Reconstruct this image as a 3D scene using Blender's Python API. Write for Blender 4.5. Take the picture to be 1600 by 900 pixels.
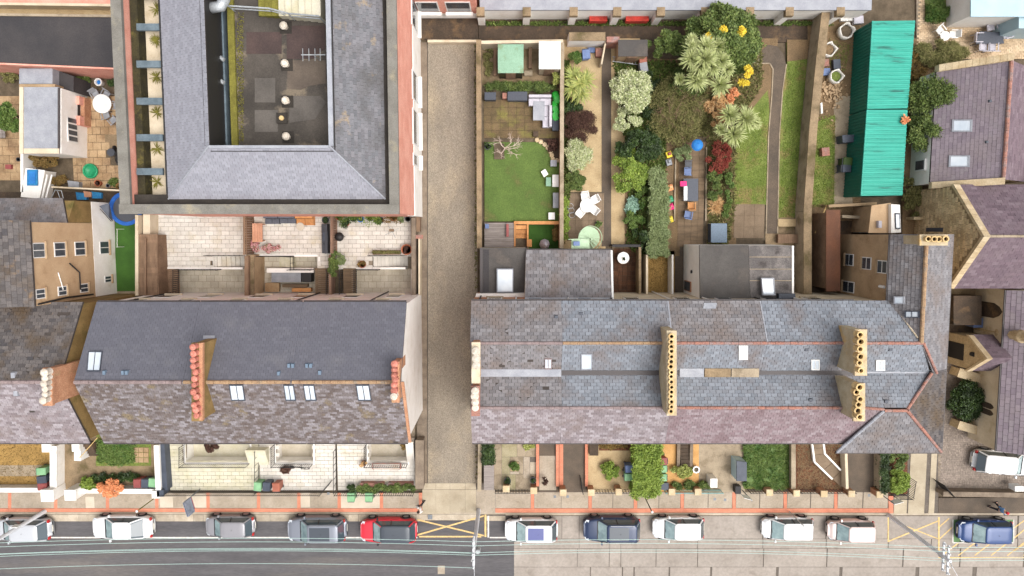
import bpy, math, random
import numpy as np
from mathutils import Vector, Matrix
R = math.radians
rng = random.Random(7)
nrng = np.random.default_rng(7)
# ------------------------------------------------------------------ camera, sky, sun, exposure
scene = bpy.context.scene
for o in list(bpy.data.objects): bpy.data.objects.remove(o)
COL = scene.collection
CAM_H = 51.0                       # drone height above the footpath, metres
TILT = math.atan(90 / 1066.67)     # the lens looks a little south of straight down
FPX = 1066.67                      # 24 mm on a 36 mm frame, for a 1600 px wide frame
cam_d = bpy.data.cameras.new('camera'); cam_d.lens = 24; cam_d.sensor_width = 36
cam_d.clip_start = 0.5; cam_d.clip_end = 1500
cam = bpy.data.objects.new('camera', cam_d); COL.objects.link(cam)
cam.location = (0, 0, CAM_H); cam.rotation_euler = (-TILT, 0, 0)
scene.camera = cam
SUN_EL, SUN_AZ = 66, 112           # high and very soft, through cloud
world = bpy.data.worlds.new('World'); scene.world = world; world.use_nodes = True
wn = world.node_tree; wn.nodes.clear()
sky = wn.nodes.new('ShaderNodeTexSky'); sky.sky_type = 'NISHITA'; sky.sun_disc = False
sky.sun_elevation = R(SUN_EL); sky.sun_rotation = R(SUN_AZ)
sky.air_density = 1.0; sky.dust_density = 6.0; sky.ozone_density = 1.0
hsv = wn.nodes.new('ShaderNodeHueSaturation'); hsv.inputs['Saturation'].default_value = 0.22   # overcast: grey sky
bg = wn.nodes.new('ShaderNodeBackground'); bg.inputs['Strength'].default_value = 0.15
wo = wn.nodes.new('ShaderNodeOutputWorld')
wn.links.new(sky.outputs[0], hsv.inputs['Color']); wn.links.new(hsv.outputs[0], bg.inputs[0]); wn.links.new(bg.outputs[0], wo.inputs[0])
sun_d = bpy.data.lights.new('sun', 'SUN'); sun_d.energy = 0.7; sun_d.angle = R(50); sun_d.color = (1.0, 0.965, 0.91)
sun = bpy.data.objects.new('sun', sun_d); COL.objects.link(sun)
sun.rotation_euler = (R(90 - SUN_EL), 0, R(180 - SUN_AZ + 0))
scene.view_settings.view_transform = 'Standard'; scene.view_settings.look = 'None'
scene.view_settings.gamma = 1; scene.view_settings.use_curve_mapping = False
scene.view_settings.exposure = 0.82
scene.render.resolution_x = 1024; scene.render.resolution_y = 576

# ------------------------------------------------------------------ from a map pixel at a height to a place
_sa, _ca = math.sin(-TILT), math.cos(-TILT)
def P(px, py, h=0.0):
 u = (px - 800) / FPX; v = -(py - 450) / FPX
 y = v * _ca + _sa; z = v * _sa - _ca
 t = (h - CAM_H) / z
 return Vector((t * u, t * y, h))
def mpp(h=0.0): return (CAM_H - h) / FPX     # metres per map pixel

# ------------------------------------------------------------------ materials
def C(r, g, b, k=0.92):
 f = lambda x: (x / 12.92 if x <= 0.04045 else ((x + 0.055) / 1.055) ** 2.4)
 R_, G_, B_ = f(r / 255) * k, f(g / 255) * k, f(b / 255) * k; y = .3 * R_ + .59 * G_ + .11 * B_; d = .95
 return (y + (R_ - y) * d, y + (G_ - y) * d, y + (B_ - y) * d, 1)
MATS = {}
def mat(name, c1, c2=None, scale=1.5, rough=0.85, bump=0.0, bscale=40, metal=0.0, fine=0.12, fscale=14, rnd=0.0, ramp=None,
  spec=0.3, coat=0.0, alpha=1.0, stretch=None, contrast=(0.35, 0.65), stain=None, emis=0, trans=0, brick=None):
 """colour from large noise (c1..c2), broken up by fine noise and by a random tone per piece; all colours 0-255"""
 if name in MATS: return MATS[name]
 m = bpy.data.materials.new(name); m.use_nodes = True; n = m.node_tree; N = n.nodes; L = n.links
 b = N['Principled BSDF']; b.inputs['Roughness'].default_value = rough; b.inputs['Metallic'].default_value = metal
 b.inputs['Specular IOR Level'].default_value = spec; b.inputs['Coat Weight'].default_value = coat
 geo = N.new('ShaderNodeNewGeometry'); pos = geo.outputs['Position']
 if stretch:
  mp = N.new('ShaderNodeMapping'); mp.inputs['Scale'].default_value = stretch; L.new(pos, mp.inputs[0]); pos = mp.outputs[0]
 def noise(s, d=4):
  t = N.new('ShaderNodeTexNoise'); t.inputs['Scale'].default_value = s; t.inputs['Detail'].default_value = d
  t.inputs['Roughness'].default_value = 0.62; L.new(pos, t.inputs['Vector']); return t.outputs['Fac']
 def mix(f, a, c, mode='MIX'):
  x = N.new('ShaderNodeMix'); x.data_type = 'RGBA'; x.blend_type = mode
  for s, v in ((x.inputs[0], f), (x.inputs[6], a), (x.inputs[7], c)):
   if hasattr(v, 'links'): L.new(v, s)
   else: s.default_value = v
  return x.outputs[2]
 def rampn(f, stops, interp='LINEAR'):
  r = N.new('ShaderNodeValToRGB'); r.color_ramp.interpolation = interp; e = r.color_ramp.elements
  e[0].position, e[0].color = stops[0]; e[1].position, e[1].color = stops[-1]
  for p_, c_ in stops[1:-1]:
   k = e.new(p_); k.color = c_
  L.new(f, r.inputs[0]); return r.outputs[0]
 rand = None
 if rnd or ramp:
  oi = N.new('ShaderNodeObjectInfo'); ad = N.new('ShaderNodeMath'); ad.operation = 'ADD'
  L.new(oi.outputs['Random'], ad.inputs[0]); L.new(geo.outputs['Random Per Island'], ad.inputs[1])
  fr = N.new('ShaderNodeMath'); fr.operation = 'FRACT'; L.new(ad.outputs[0], fr.inputs[0]); rand = fr.outputs[0]
 if ramp:
  k = len(ramp)
  base = rampn(rand, [(i / (k - 1), C(*c)) for i, c in enumerate(ramp)])
  if c2 is not None: base = mix(rampn(noise(scale), [(contrast[0], (0, 0, 0, 1)), (contrast[1], (1, 1, 1, 1))]), base, C(*c2))
 else:
  base = C(*c1)
  if c2 is not None:
   base = rampn(noise(scale), [(contrast[0], C(*c1)), (contrast[1], C(*c2))])
  else:
   v = N.new('ShaderNodeRGB'); v.outputs[0].default_value = C(*c1); base = v.outputs[0]
 if stain:      # (colour, scale, low, high)
  sc, ss, lo, hi = stain
  base = mix(rampn(noise(ss, 6), [(lo, (0, 0, 0, 1)), (hi, (1, 1, 1, 1))]), base, C(*sc))
 if fine:
  f = rampn(noise(fscale, 5), [(0.25, (1 - 2.2 * fine,) * 3 + (1,)), (0.75, (1 + 1.6 * fine,) * 3 + (1,))])
  base = mix(1.0, base, f, 'MULTIPLY')
 if rnd and not ramp:
  f = rampn(rand, [(0, (1 - rnd,) * 3 + (1,)), (1, (1 + rnd,) * 3 + (1,))])
  base = mix(1.0, base, f, 'MULTIPLY')
 L.new(base, b.inputs['Base Color'])
 if bump:
  bp = N.new('ShaderNodeBump'); bp.inputs['Strength'].default_value = bump; bp.inputs['Distance'].default_value = 0.03
  L.new(noise(bscale, 4), bp.inputs['Height']); L.new(bp.outputs[0], b.inputs['Normal'])
 if trans: b.inputs['Transmission Weight'].default_value = trans
 MATS[name] = m; return m

# ------------------------------------------------------------------ objects
ROOTLOC = {}
def tag(o, label=None, cat=None, group=None, kind=None):
 if label: o['label'] = label
 if cat: o['category'] = cat
 if group: o['group'] = group
 if kind: o['kind'] = kind
 return o
def thing(name, label, cat, loc=(0, 0, 0), group=None, rotz=0):
 o = bpy.data.objects.new(name, None); o.empty_display_size = 0.2; COL.objects.link(o)
 o.location = loc; o.rotation_euler = (0, 0, rotz); tag(o, label, cat, group)
 ROOTLOC[o] = Vector(loc); return o
def copy_tree(src, loc, rotz=None, label=None, scale=None, matmap=None):
 def cp(o, par):
  c = o.copy(); COL.objects.link(c); c.parent = par
  if matmap and o.data and o.data.materials and o.data.materials[0].name in matmap:
   c.data = o.data.copy(); c.data.materials[0] = MATS[matmap[o.data.materials[0].name]]
  for ch in list(o.children): cp(ch, c)
  return c
 c = cp(src, None); c.location = loc; ROOTLOC[c] = Vector(loc)
 if rotz is not None: c.rotation_euler = (0, 0, rotz)
 if scale: c.scale = scale
 if label: c['label'] = label
 return c
def offset(parent):
 while parent is not None and parent.parent is not None: parent = parent.parent
 return ROOTLOC.get(parent, Vector((0, 0, 0)))
class MB:
 """collects faces; build() links them as ONE mesh object"""
 def __init__(s): s.v = []; s.f = []
 def add(s, vs, fs):
  k = len(s.v); s.v.extend([tuple(p) for p in vs]); s.f.extend([tuple(i + k for i in f) for f in fs]); return s
 def box(s, x0, x1, y0, y1, z0, z1):
  return s.add([(x0, y0, z0), (x1, y0, z0), (x1, y1, z0), (x0, y1, z0), (x0, y0, z1), (x1, y0, z1), (x1, y1, z1), (x0, y1, z1)],
      [(3, 2, 1, 0), (4, 5, 6, 7), (0, 1, 5, 4), (1, 2, 6, 5), (2, 3, 7, 6), (3, 0, 4, 7)])
 def cbox(s, c, sx, sy, sz, rot=0, taper=1.0):      # centre of the base, sizes
  a, b = math.cos(rot), math.sin(rot); vs = []
  for z, t in ((0, 1), (sz, taper)):
   for dx, dy in ((-1, -1), (1, -1), (1, 1), (-1, 1)):
    x, y = dx * sx / 2 * t, dy * sy / 2 * t
    vs.append((c[0] + x * a - y * b, c[1] + x * b + y * a, c[2] + z))
  return s.add(vs, [(3, 2, 1, 0), (4, 5, 6, 7), (0, 1, 5, 4), (1, 2, 6, 5), (2, 3, 7, 6), (3, 0, 4, 7)])
 def prism(s, pts, z0, z1=None):        # pts: top outline (x, y[, z]); z0 bottom
  n = len(pts); top = [(p[0], p[1], (p[2] if z1 is None else z1)) for p in pts]; bot = [(p[0], p[1], z0) for p in pts]
  ar = sum(pts[i][0] * pts[(i + 1) % n][1] - pts[(i + 1) % n][0] * pts[i][1] for i in range(n))
  if ar < 0: top.reverse(); bot.reverse()
  return s.add(top + bot, [tuple(range(n)), tuple(range(2 * n - 1, n - 1, -1))] + [(i + n, (i + 1) % n + n, (i + 1) % n, i) for i in range(n)])
 def slab(s, pts, th):                  # a sloping plate: pts 3-d outline, thickness straight down
  n = len(pts); top = [tuple(p) for p in pts]; bot = [(p[0], p[1], p[2] - th) for p in pts]
  ar = sum(pts[i][0] * pts[(i + 1) % n][1] - pts[(i + 1) % n][0] * pts[i][1] for i in range(n))
  if ar < 0: top.reverse(); bot.reverse()
  return s.add(top + bot, [tuple(range(n)), tuple(range(2 * n - 1, n - 1, -1))] + [(i + n, (i + 1) % n + n, (i + 1) % n, i) for i in range(n)])
 def tube(s, pts, r, n=8, r1=None, cap=True):
  pts = [Vector(p) for p in pts]; k = len(pts); base = len(s.v); rings = []
  for i, p in enumerate(pts):
   d = (pts[min(i + 1, k - 1)] - pts[max(i - 1, 0)]).normalized()
   a = Vector((0, 0, 1)) if abs(d.z) < 0.9 else Vector((1, 0, 0))
   x = d.cross(a).normalized(); y = d.cross(x)
   rr = r if r1 is None else r + (r1 - r) * i / max(1, k - 1)
   rings.append([p + (x * math.cos(2 * math.pi * j / n) + y * math.sin(2 * math.pi * j / n)) * rr for j in range(n)])
  vs = [q for ring in rings for q in ring]; fs = []
  for i in range(k - 1):
   for j in range(n): fs.append((i * n + j, i * n + (j + 1) % n, (i + 1) * n + (j + 1) % n, (i + 1) * n + j))
  if cap: fs.append(tuple(range(n - 1, -1, -1))); fs.append(tuple((k - 1) * n + j for j in range(n)))
  return s.add(vs, fs)
 def lathe(s, c, prof, n=16):           # prof: (radius, z) from bottom to top
  vs = []; fs = []; k = len(prof)
  for r, z in prof:
   for j in range(n):
    a = 2 * math.pi * j / n; vs.append((c[0] + r * math.cos(a), c[1] + r * math.sin(a), c[2] + z))
  for i in range(k - 1):
   for j in range(n): fs.append((i * n + j, i * n + (j + 1) % n, (i + 1) * n + (j + 1) % n, (i + 1) * n + j))
  fs.append(tuple(range(n - 1, -1, -1))); fs.append(tuple((k - 1) * n + j for j in range(n)))
  return s.add(vs, fs)
 def wall(s, a, b, th, z0, z1, z1b=None):    # a, b: plan points of the centre line
  a = Vector((a[0], a[1])); b = Vector((b[0], b[1])); d = (b - a).normalized(); nn = Vector((-d.y, d.x)) * th / 2
  zb = z1 if z1b is None else z1b
  q = [(a + nn, z1), (b + nn, zb), (b - nn, zb), (a - nn, z1)]
  return s.prism([(p.x, p.y, z) for p, z in q], z0)
 def build(s, name, m, parent=None, local=False, smooth=False, bevel=0):
  me = bpy.data.meshes.new(name)
  off = Vector((0, 0, 0)) if (local or parent is None) else offset(parent)
  me.from_pydata([(p[0] - off.x, p[1] - off.y, p[2] - off.z) for p in s.v], [], s.f)
  me.materials.append(m if not isinstance(m, str) else MATS[m])
  if smooth: me.polygons.foreach_set('use_smooth', [True] * len(me.polygons))
  o = bpy.data.objects.new(name, me); COL.objects.link(o)
  if parent is not None: o.parent = parent
  if bevel:
   b = o.modifiers.new('bevel', 'BEVEL'); b.width = bevel; b.segments = 2; b.limit_method = 'ANGLE'
  return o
def struct(o, label=None): return tag(o, label, None, None, 'structure')
def px_prism(pts, z1, z0): return MB().prism([P(x, y, z1) for x, y in pts], z0)
def rect(x0, y0, x1, y1): return [(x0, y0), (x1, y0), (x1, y1), (x0, y1)]
def surf(name, pts, m, z=0.0, th=0.15, parent=None, label=None):     # a piece of ground: outline in map pixels at its own level
 o = px_prism(pts, z, z - th).build(name, m, parent)
 if parent is None: struct(o, label)
 return o
_unit = {}
def unit_box(m, bev=0.0):
 key = (m, bev)
 if key not in _unit:
  me = bpy.data.meshes.new('piece'); b = MB().cbox((0, 0, -0.5), 1, 1, 1) if not bev else MB().box(-.5, .5, -.5, .5, -.5, .5)
  me.from_pydata(b.v, [], b.f); me.materials.append(MATS[m]); _unit[key] = me
 return _unit[key]
def piece(name, m, loc, size, parent=None, rotz=0.0):
 o = bpy.data.objects.new(name, unit_box(m)); COL.objects.link(o)
 o.location = Vector(loc) - (offset(parent) if parent else Vector((0, 0, 0))); o.scale = size; o.rotation_euler = (0, 0, rotz)
 if parent: o.parent = parent
 return o
def paving(parent, x0, y0, x1, y1, z, m, w, d, name='paver', gap=0.012, skip=(), th=0.05, bond=0.5, along_y=False, jit=0.003):
 """separate slabs laid in courses over a map rectangle"""
 a = P(x0, y1, z); b = P(x1, y0, z); X0, Y0, X1, Y1 = a.x, a.y, b.x, b.y
 sk = [(P(q[0], q[3], z), P(q[2], q[1], z)) for q in skip]
 if along_y: cu, cv, U0, U1, V0, V1 = w, d, Y0, Y1, X0, X1
 else: cu, cv, U0, U1, V0, V1 = w, d, X0, X1, Y0, Y1
 nr = max(1, round((V1 - V0) / cv)); cv = (V1 - V0) / nr; cnt = 0
 for r in range(nr):
  u = U0 - ((r * bond) % 1.0) * cu
  while u < U1 - 0.02:
   ua, ub = max(u, U0), min(u + cu, U1); u += cu
   if ub - ua < 0.06: continue
   va = V0 + r * cv; cx, cy = (ua + ub) / 2, va + cv / 2
   if along_y: cx, cy = cy, cx
   if any(p.x < cx < q.x and p.y < cy < q.y for p, q in sk): continue
   su, sv = ub - ua - gap, cv - gap
   piece(name, m, (cx, cy, z + rng.uniform(-jit, jit)), ((sv, su, th) if along_y else (su, sv, th)), parent); cnt += 1
 return cnt
def mesh_np(name, V, F, m, parent=None, kind=None):
 """V (n,3), F (k,4) or (k,3)"""
 me = bpy.data.meshes.new(name); k = F.shape[1]
 if parent is not None: V = V - np.array(offset(parent))
 me.vertices.add(len(V)); me.vertices.foreach_set('co', V.astype(np.float32).ravel())
 me.loops.add(F.size); me.loops.foreach_set('vertex_index', F.astype(np.int32).ravel())
 me.polygons.add(len(F)); me.polygons.foreach_set('loop_start', np.arange(0, F.size, k, dtype=np.int32))
 me.update(calc_edges=True); me.materials.append(MATS[m])
 o = bpy.data.objects.new(name, me); COL.objects.link(o)
 if parent is not None: o.parent = parent
 if kind: o['kind'] = kind
 return o

# ------------------------------------------------------------------ slates
def _clip(poly, a, b):      # keep the left side of a->b
 out = []
 for i in range(len(poly)):
  p, q = poly[i], poly[(i + 1) % len(poly)]
  sp = (b[0] - a[0]) * (p[1] - a[1]) - (b[1] - a[1]) * (p[0] - a[0]); sq = (b[0] - a[0]) * (q[1] - a[1]) - (b[1] - a[1]) * (q[0] - a[0])
  if sp >= 0: out.append(p)
  if (sp >= 0) != (sq >= 0):
   t = sp / (sp - sq); out.append((p[0] + (q[0] - p[0]) * t, p[1] + (q[1] - p[1]) * t))
 return out
def slope(parent, pts, m, sw=0.42, ch=0.26, under='roof_underlay', lift=0.022, gap=0.012, drop=0.0, indiv=0, seed=1, name='roof_slope', jitter=0.006, dropzone=None, th=0.14):
 """a roof slope under its slates. pts: 3-d outline, the first two along the eave or the ridge (level)"""
 rr = random.Random(seed); pts = [Vector(p) for p in pts]
 n = Vector((0, 0, 0))
 for i in range(len(pts)): n += pts[i].cross(pts[(i + 1) % len(pts)])
 if n.z < 0: pts = [pts[1], pts[0]] + pts[:1:-1]; n = -n
 n.normalize(); o = pts[0]; u = (pts[1] - o); u -= n * u.dot(n); u.normalize(); v = n.cross(u)
 if v.z < 0: u, v = -u, -v
 base = MB().slab(pts, th).build(name, MATS[under], parent)
 q2 = [((p - o).dot(u), (p - o).dot(v)) for p in pts]
 if sum(q2[i][0] * q2[(i + 1) % len(q2)][1] - q2[(i + 1) % len(q2)][0] * q2[i][1] for i in range(len(q2))) < 0: q2.reverse()
 edges = [(q2[i], q2[(i + 1) % len(q2)]) for i in range(len(q2))]
 inside = lambda p: all((b[0] - a[0]) * (p[1] - a[1]) - (b[1] - a[1]) * (p[0] - a[0]) >= 0 for a, b in edges)
 u0, u1 = min(p[0] for p in q2), max(p[0] for p in q2); v0, v1 = min(p[1] for p in q2), max(p[1] for p in q2)
 nr = max(1, round((v1 - v0) / ch)); ch = (v1 - v0) / nr
 off = offset(base); VS = []; FS = []; singles = 0
 me1 = None
 rot = Matrix((u, v, n)).transposed().to_4x4()
 for r in range(nr):
  ra = rr.uniform(-0.04, 0.04)
  uu = u0 - (0.5 * (r % 2) + rr.uniform(0, 0.06)) * sw - sw
  while uu < u1:
   a, b = uu + gap / 2, uu + sw - gap / 2; uu += sw
   va, vb = v0 + r * ch + gap * 0.2 + rr.uniform(-jitter, jitter), v0 + (r + 1) * ch
   quad = [(a, va), (b, va), (b, vb), (a, vb)]
   full = all(inside(p) for p in quad)
   if not full:
    for e in edges:
     quad = _clip(quad, *e)
     if len(quad) < 3: break
    if len(quad) < 3: continue
   if drop:
    c = ((a + b) / 2 - u0, (va + vb) / 2 - v0)
    if (dropzone is None or dropzone(c[0] / (u1 - u0), c[1] / (v1 - v0))) and rr.random() < drop:
     if rr.random() < 0.10: continue
     if full:
      k_ = rr.uniform(.3, .6); quad = [(a, va), (b - sw * k_, va), (b, va + ch * k_), (b, vb), (a, vb)] if rr.random() < .5 else [(a + sw * k_, va), (b, va), (b, vb), (a, vb), (a, va + ch * k_)]; full = False
   tl = lift * rr.uniform(0.75, 1.3); tw = rr.uniform(-1, 1) * 0.004
   if full and singles < indiv:
    if me1 is None:
     sx, sy = sw - gap, ch * 0.99
     vs = [(0, 0, 0.004 + lift), (sx, 0, 0.004 + lift), (sx, sy, 0.004), (0, sy, 0.004), (0, 0, -0.02), (sx, 0, -0.02), (sx, sy, -0.02), (0, sy, -0.02)]
     me1 = bpy.data.meshes.new('slate'); me1.from_pydata(vs, [], [(0, 1, 2, 3), (4, 5, 1, 0), (5, 6, 2, 1), (6, 7, 3, 2), (7, 4, 0, 3)]); me1.materials.append(MATS[m])
    s_ = bpy.data.objects.new('slate', me1); COL.objects.link(s_); s_.parent = base
    w = o + u * a + v * va - off
    s_.matrix_local = Matrix.Translation(w) @ rot @ Matrix.Rotation(rr.uniform(-0.012, 0.012), 4, 'Z'); singles += 1
    continue
   k = len(VS); m_ = len(quad)
   for (x, y) in quad:
    h = 0.004 + tl * max(0.0, 1 - (y - va) / max(1e-3, vb - va)) + tw * (x - a) / sw
    VS.append(o + u * x + v * y + n * h)
   for (x, y) in quad: VS.append(o + u * x + v * y - n * 0.02)
   FS.append(tuple(range(k, k + m_)))
   for i in range(m_): FS.append((k + m_ + i, k + m_ + (i + 1) % m_, k + (i + 1) % m_, k + i))
 if VS:
  me = bpy.data.meshes.new('slates'); me.from_pydata([tuple(p - off) for p in VS], [], FS); me.materials.append(MATS[m])
  so = bpy.data.objects.new('slates', me); COL.objects.link(so); so.parent = base; so['kind'] = 'stuff'
 return base
def ridge_tiles(parent, a, b, m, r=0.13, step=0.45, name='ridge_tile', joined=True):
 """half-round tiles along a ridge or hip"""
 a, b = Vector(a), Vector(b); L = (b - a).length; n = max(1, int(L / step)); d = (b - a) / n; mb = MB()
 for i in range(n):
  p, q = a + d * (i + 0.02), a + d * (i + 0.98); rr_ = r * rng.uniform(0.92, 1.08); z = Vector((0, 0, rng.uniform(-.012, .012)))
  mb.tube([p + z, q + z], rr_, 8)
 return tag(mb.build(name + 's', m, parent), kind='stuff')
def rooflight(parent, quad_pts, fm='frame_dark', gm='skylight_glass', bars=1, rise=0.09, edge=0.07):
 """a roof window lying in a slope: quad_pts 3-d corners of the frame, in order"""
 q = [Vector(p) for p in quad_pts]; n = (q[1] - q[0]).cross(q[3] - q[0]).normalized()
 if n.z < 0: n = -n
 c = sum(q, Vector()) / 4; up = n * rise
 mb = MB(); inn = [p + (c - p).normalized() * edge * 1.4 for p in q]
 for i in range(4):
  j = (i + 1) % 4
  vs = [q[i], q[j], inn[j], inn[i]]
  mb.add([p - n * 0.05 for p in vs] + [p + up for p in vs], [(3, 2, 1, 0), (4, 5, 6, 7), (0, 1, 5, 4), (1, 2, 6, 5), (2, 3, 7, 6), (3, 0, 4, 7)])
 w = mb.build('roof_window', MATS[fm], parent)
 MB().add([p + n * rise * 0.7 for p in inn] + [p for p in inn], [(0, 1, 2, 3), (7, 6, 5, 4)]).build('pane', MATS[gm], w)
 if bars:
  a, b = (inn[0] + inn[1]) / 2, (inn[2] + inn[3]) / 2
  MB().tube([a + n * rise * 0.8, b + n * rise * 0.8], 0.025, 4).build('glazing_bar', MATS[fm], w)
 return w

# ------------------------------------------------------------------ plants
def leaf_cloud(clumps, count, ll, lw, flat=0.5, shell=0.45):
 """clumps (x,y,z,rx,ry,rz); leaves as folded rhombs spread through their volume"""
 cl = np.array(clumps, float); vol = cl[:, 3] * cl[:, 4] * np.maximum(cl[:, 5], 0.05); pr = vol ** 0.67; pr /= pr.sum()
 k = nrng.choice(len(cl), count, p=pr)
 d = nrng.normal(size=(count, 3)); d /= np.linalg.norm(d, axis=1)[:, None]
 d[:, 2] = np.where(nrng.random(count) < 0.75, np.abs(d[:, 2]), d[:, 2])
 rad = (shell + (1 - shell) * nrng.random(count)) * (1 + 0.12 * nrng.normal(size=count))
 c = cl[k, :3] + d * cl[k, 3:6] * rad[:, None]
 a = nrng.normal(size=(count, 3)); a[:, 2] *= (1 - flat); a += d * 0.5; a /= np.linalg.norm(a, axis=1)[:, None]
 b = np.cross(a, nrng.normal(size=(count, 3)) * np.array([1 - flat * .7, 1 - flat * .7, 1]) + np.array([0, 0, flat])); b /= (np.linalg.norm(b, axis=1)[:, None] + 1e-9)
 s = (0.65 + 0.7 * nrng.random(count))[:, None]
 V = np.stack([c - a * ll / 2 * s, c + b * lw / 2 * s, c + a * ll / 2 * s, c - b * lw / 2 * s], 1)
 return V
def clump_set(cx, cy, rx, ry, z0, z1, n, r, seed=0):
 g = np.random.default_rng(seed + 11); out = []
 for i in range(n):
  a = g.random() * 6.283; q = math.sqrt(g.random()) * 0.86
  x, y = cx + math.cos(a) * q * rx, cy + math.sin(a) * q * ry
  top = z0 + (z1 - z0) * (1 - 0.55 * q * q) * (0.8 + 0.3 * g.random()); s = r * (0.7 + 0.6 * g.random())
  out.append((x, y, max(z0 + s * 0.5, top - s * 0.8), s, s, s * 0.8))
 return out
def bush(name, label, px, py, rpx, h, m, cat='shrub', rpy=None, count=2600, leaf=(0.16, 0.09), n=14, clump=None, z=0.0, seed=1, group=None, stem='bark', flat=0.5, ztop=None, hpx=None):
 """a shrub or small tree: px,py,rpx read at two thirds of its height"""
 rp = rpy or rpx; hm = z + h * (0.6 if hpx is None else hpx); c = P(px, py, hm); rx = rpx * mpp(hm); ry = rp * mpp(hm)
 t = thing(name, label, cat, (c.x, c.y, z), group)
 n = int(n * 1.8); count = int(count * 2.5); leaf = (leaf[0] * .76, leaf[1] * .84)
 cs = clump_set(c.x, c.y, rx * 1.08, ry * 1.08, z + h * 0.12, z + h, n, clump or max(0.18, 0.36 * min(rx, ry)), seed)
 V = leaf_cloud(cs, count, leaf[0], leaf[1], flat); F = np.arange(count * 4).reshape(count, 4)
 mesh_np('crown', V.reshape(-1, 3), F, m, t)
 mb = MB(); r0 = max(0.02, h * 0.02)
 mb.tube([(c.x, c.y, z - 0.05), (c.x + rng.uniform(-.05, .05), c.y + rng.uniform(-.05, .05), z + h * 0.35)], r0 * 1.6, 6, r0)
 for q in cs[:8]:
  mb.tube([(c.x, c.y, z + h * 0.25), ((c.x + q[0]) / 2, (c.y + q[1]) / 2, z + h * 0.45), (q[0], q[1], q[2])], r0, 5, r0 * 0.3)
 mb.build('trunk', MATS[stem], t)
 return t
def hedge(name, label, pts, h, m, cat='hedge', count=4000, leaf=(0.12, 0.08), z=0.0, group=None):
 """clipped hedge: pts outline in map pixels at its top"""
 q = [P(x, y, z + h) for x, y in pts]; xs = [p.x for p in q]; ys = [p.y for p in q]
 t = thing(name, label, cat, (sum(xs) / len(xs), sum(ys) / len(ys), z), group)
 g = nrng; V = []; pts2 = [(p.x, p.y) for p in q]
 def inn(x, y):
  r = False; j = len(pts2) - 1
  for i in range(len(pts2)):
   if (pts2[i][1] > y) != (pts2[j][1] > y) and x < (pts2[j][0] - pts2[i][0]) * (y - pts2[i][1]) / (pts2[j][1] - pts2[i][1]) + pts2[i][0]: r = not r
   j = i
  return r
 cs = []
 while len(cs) < 220:
  x, y = g.uniform(min(xs), max(xs)), g.uniform(min(ys), max(ys))
  if inn(x, y): cs.append((x, y, z + h * g.uniform(0.80, 0.95), 0.28, 0.28, h * 0.07 + 0.04))
 lo = [(c_[0], c_[1], z + h * 0.3, 0.22, 0.22, h * 0.3) for c_ in cs[:60]]
 count = int(count * 2); A = leaf_cloud(cs + lo, count, leaf[0], leaf[1], 0.6); mesh_np('foliage', A.reshape(-1, 3), np.arange(count * 4).reshape(count, 4), m, t)
 ct = sum(q, Vector()) / len(q); MB().prism([(ct.x + (p.x - ct.x) * .95, ct.y + (p.y - ct.y) * .95) for p in q], z - .02, z + h * .84).build('dense_core', MATS[m], t)
 mb = MB()
 for c_ in cs[:10]: mb.tube([(c_[0], c_[1], z - 0.03), (c_[0], c_[1], z + h * 0.8)], 0.03, 5, 0.012)
 mb.build('stems', 'bark', t)
 return t
def strap_rosette(c, r, n, w=0.05, up=0.6, droop=0.5, seed=0):
 """long blade leaves springing from one point: palms, cordylines, grasses"""
 g = np.random.default_rng(seed); V = []; 
 for i in range(n):
  a = g.random() * 6.283; el = up * (0.25 + 0.95 * g.random()); L = r * (0.75 + 0.4 * g.random()); d = np.array([math.cos(a), math.sin(a), 0]); s = np.array([-math.sin(a), math.cos(a), 0]) * w / 2
  pts = []
  for t in (0.04, 0.4, 0.75, 1.0):
   pts.append(np.array(c) + d * L * t * math.cos(el) + np.array([0, 0, L * (t * math.sin(el) - droop * t * t * (1.0 - 0.5 * math.sin(el)))]))
  ws = (0.7, 1.0, 0.75, 0.08)
  for k in range(3): V.append([pts[k] - s * ws[k], pts[k] + s * ws[k], pts[k + 1] + s * ws[k + 1], pts[k + 1] - s * ws[k + 1]])
 return np.array(V)
def straps(name, V, m, parent):
 return mesh_np(name, V.reshape(-1, 3), np.arange(len(V) * 4).reshape(-1, 4), m, parent)
def scatter_tufts(name, label, cat, pts, m, count, h=0.12, z=0.0, w=0.03, keep=None):
 """loose blades over a patch, one piece of stuff"""
 q = [P(x, y, z) for x, y in pts]; xs = [p.x for p in q]; ys = [p.y for p in q]; pl = np.array([(p.x, p.y) for p in q])
 c = np.stack([nrng.uniform(min(xs), max(xs), count), nrng.uniform(min(ys), max(ys), count)], 1)
 ins = np.zeros(count, bool); j = len(pl) - 1
 for i in range(len(pl)):
  cond = ((pl[i, 1] > c[:, 1]) != (pl[j, 1] > c[:, 1])) & (c[:, 0] < (pl[j, 0] - pl[i, 0]) * (c[:, 1] - pl[i, 1]) / (pl[j, 1] - pl[i, 1] + 1e-12) + pl[i, 0]); ins ^= cond; j = i
 c = c[ins]; k = len(c); a = nrng.uniform(0, 6.283, k); H = h * nrng.uniform(0.4, 1.4, k); lean = nrng.uniform(0.3, 1.1, k)
 d = np.stack([np.cos(a), np.sin(a)], 1); s = np.stack([-np.sin(a), np.cos(a)], 1) * w / 2
 b0 = np.c_[c - s, np.full(k, z)]; b1 = np.c_[c + s, np.full(k, z)]; tip = np.c_[c + d * (H * lean)[:, None], z + H]
 V = np.stack([b0, b1, tip], 1).reshape(-1, 3)
 o = mesh_np(name, V, np.arange(k * 3).reshape(k, 3), m); return tag(o, label, cat, None, 'stuff')
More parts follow.
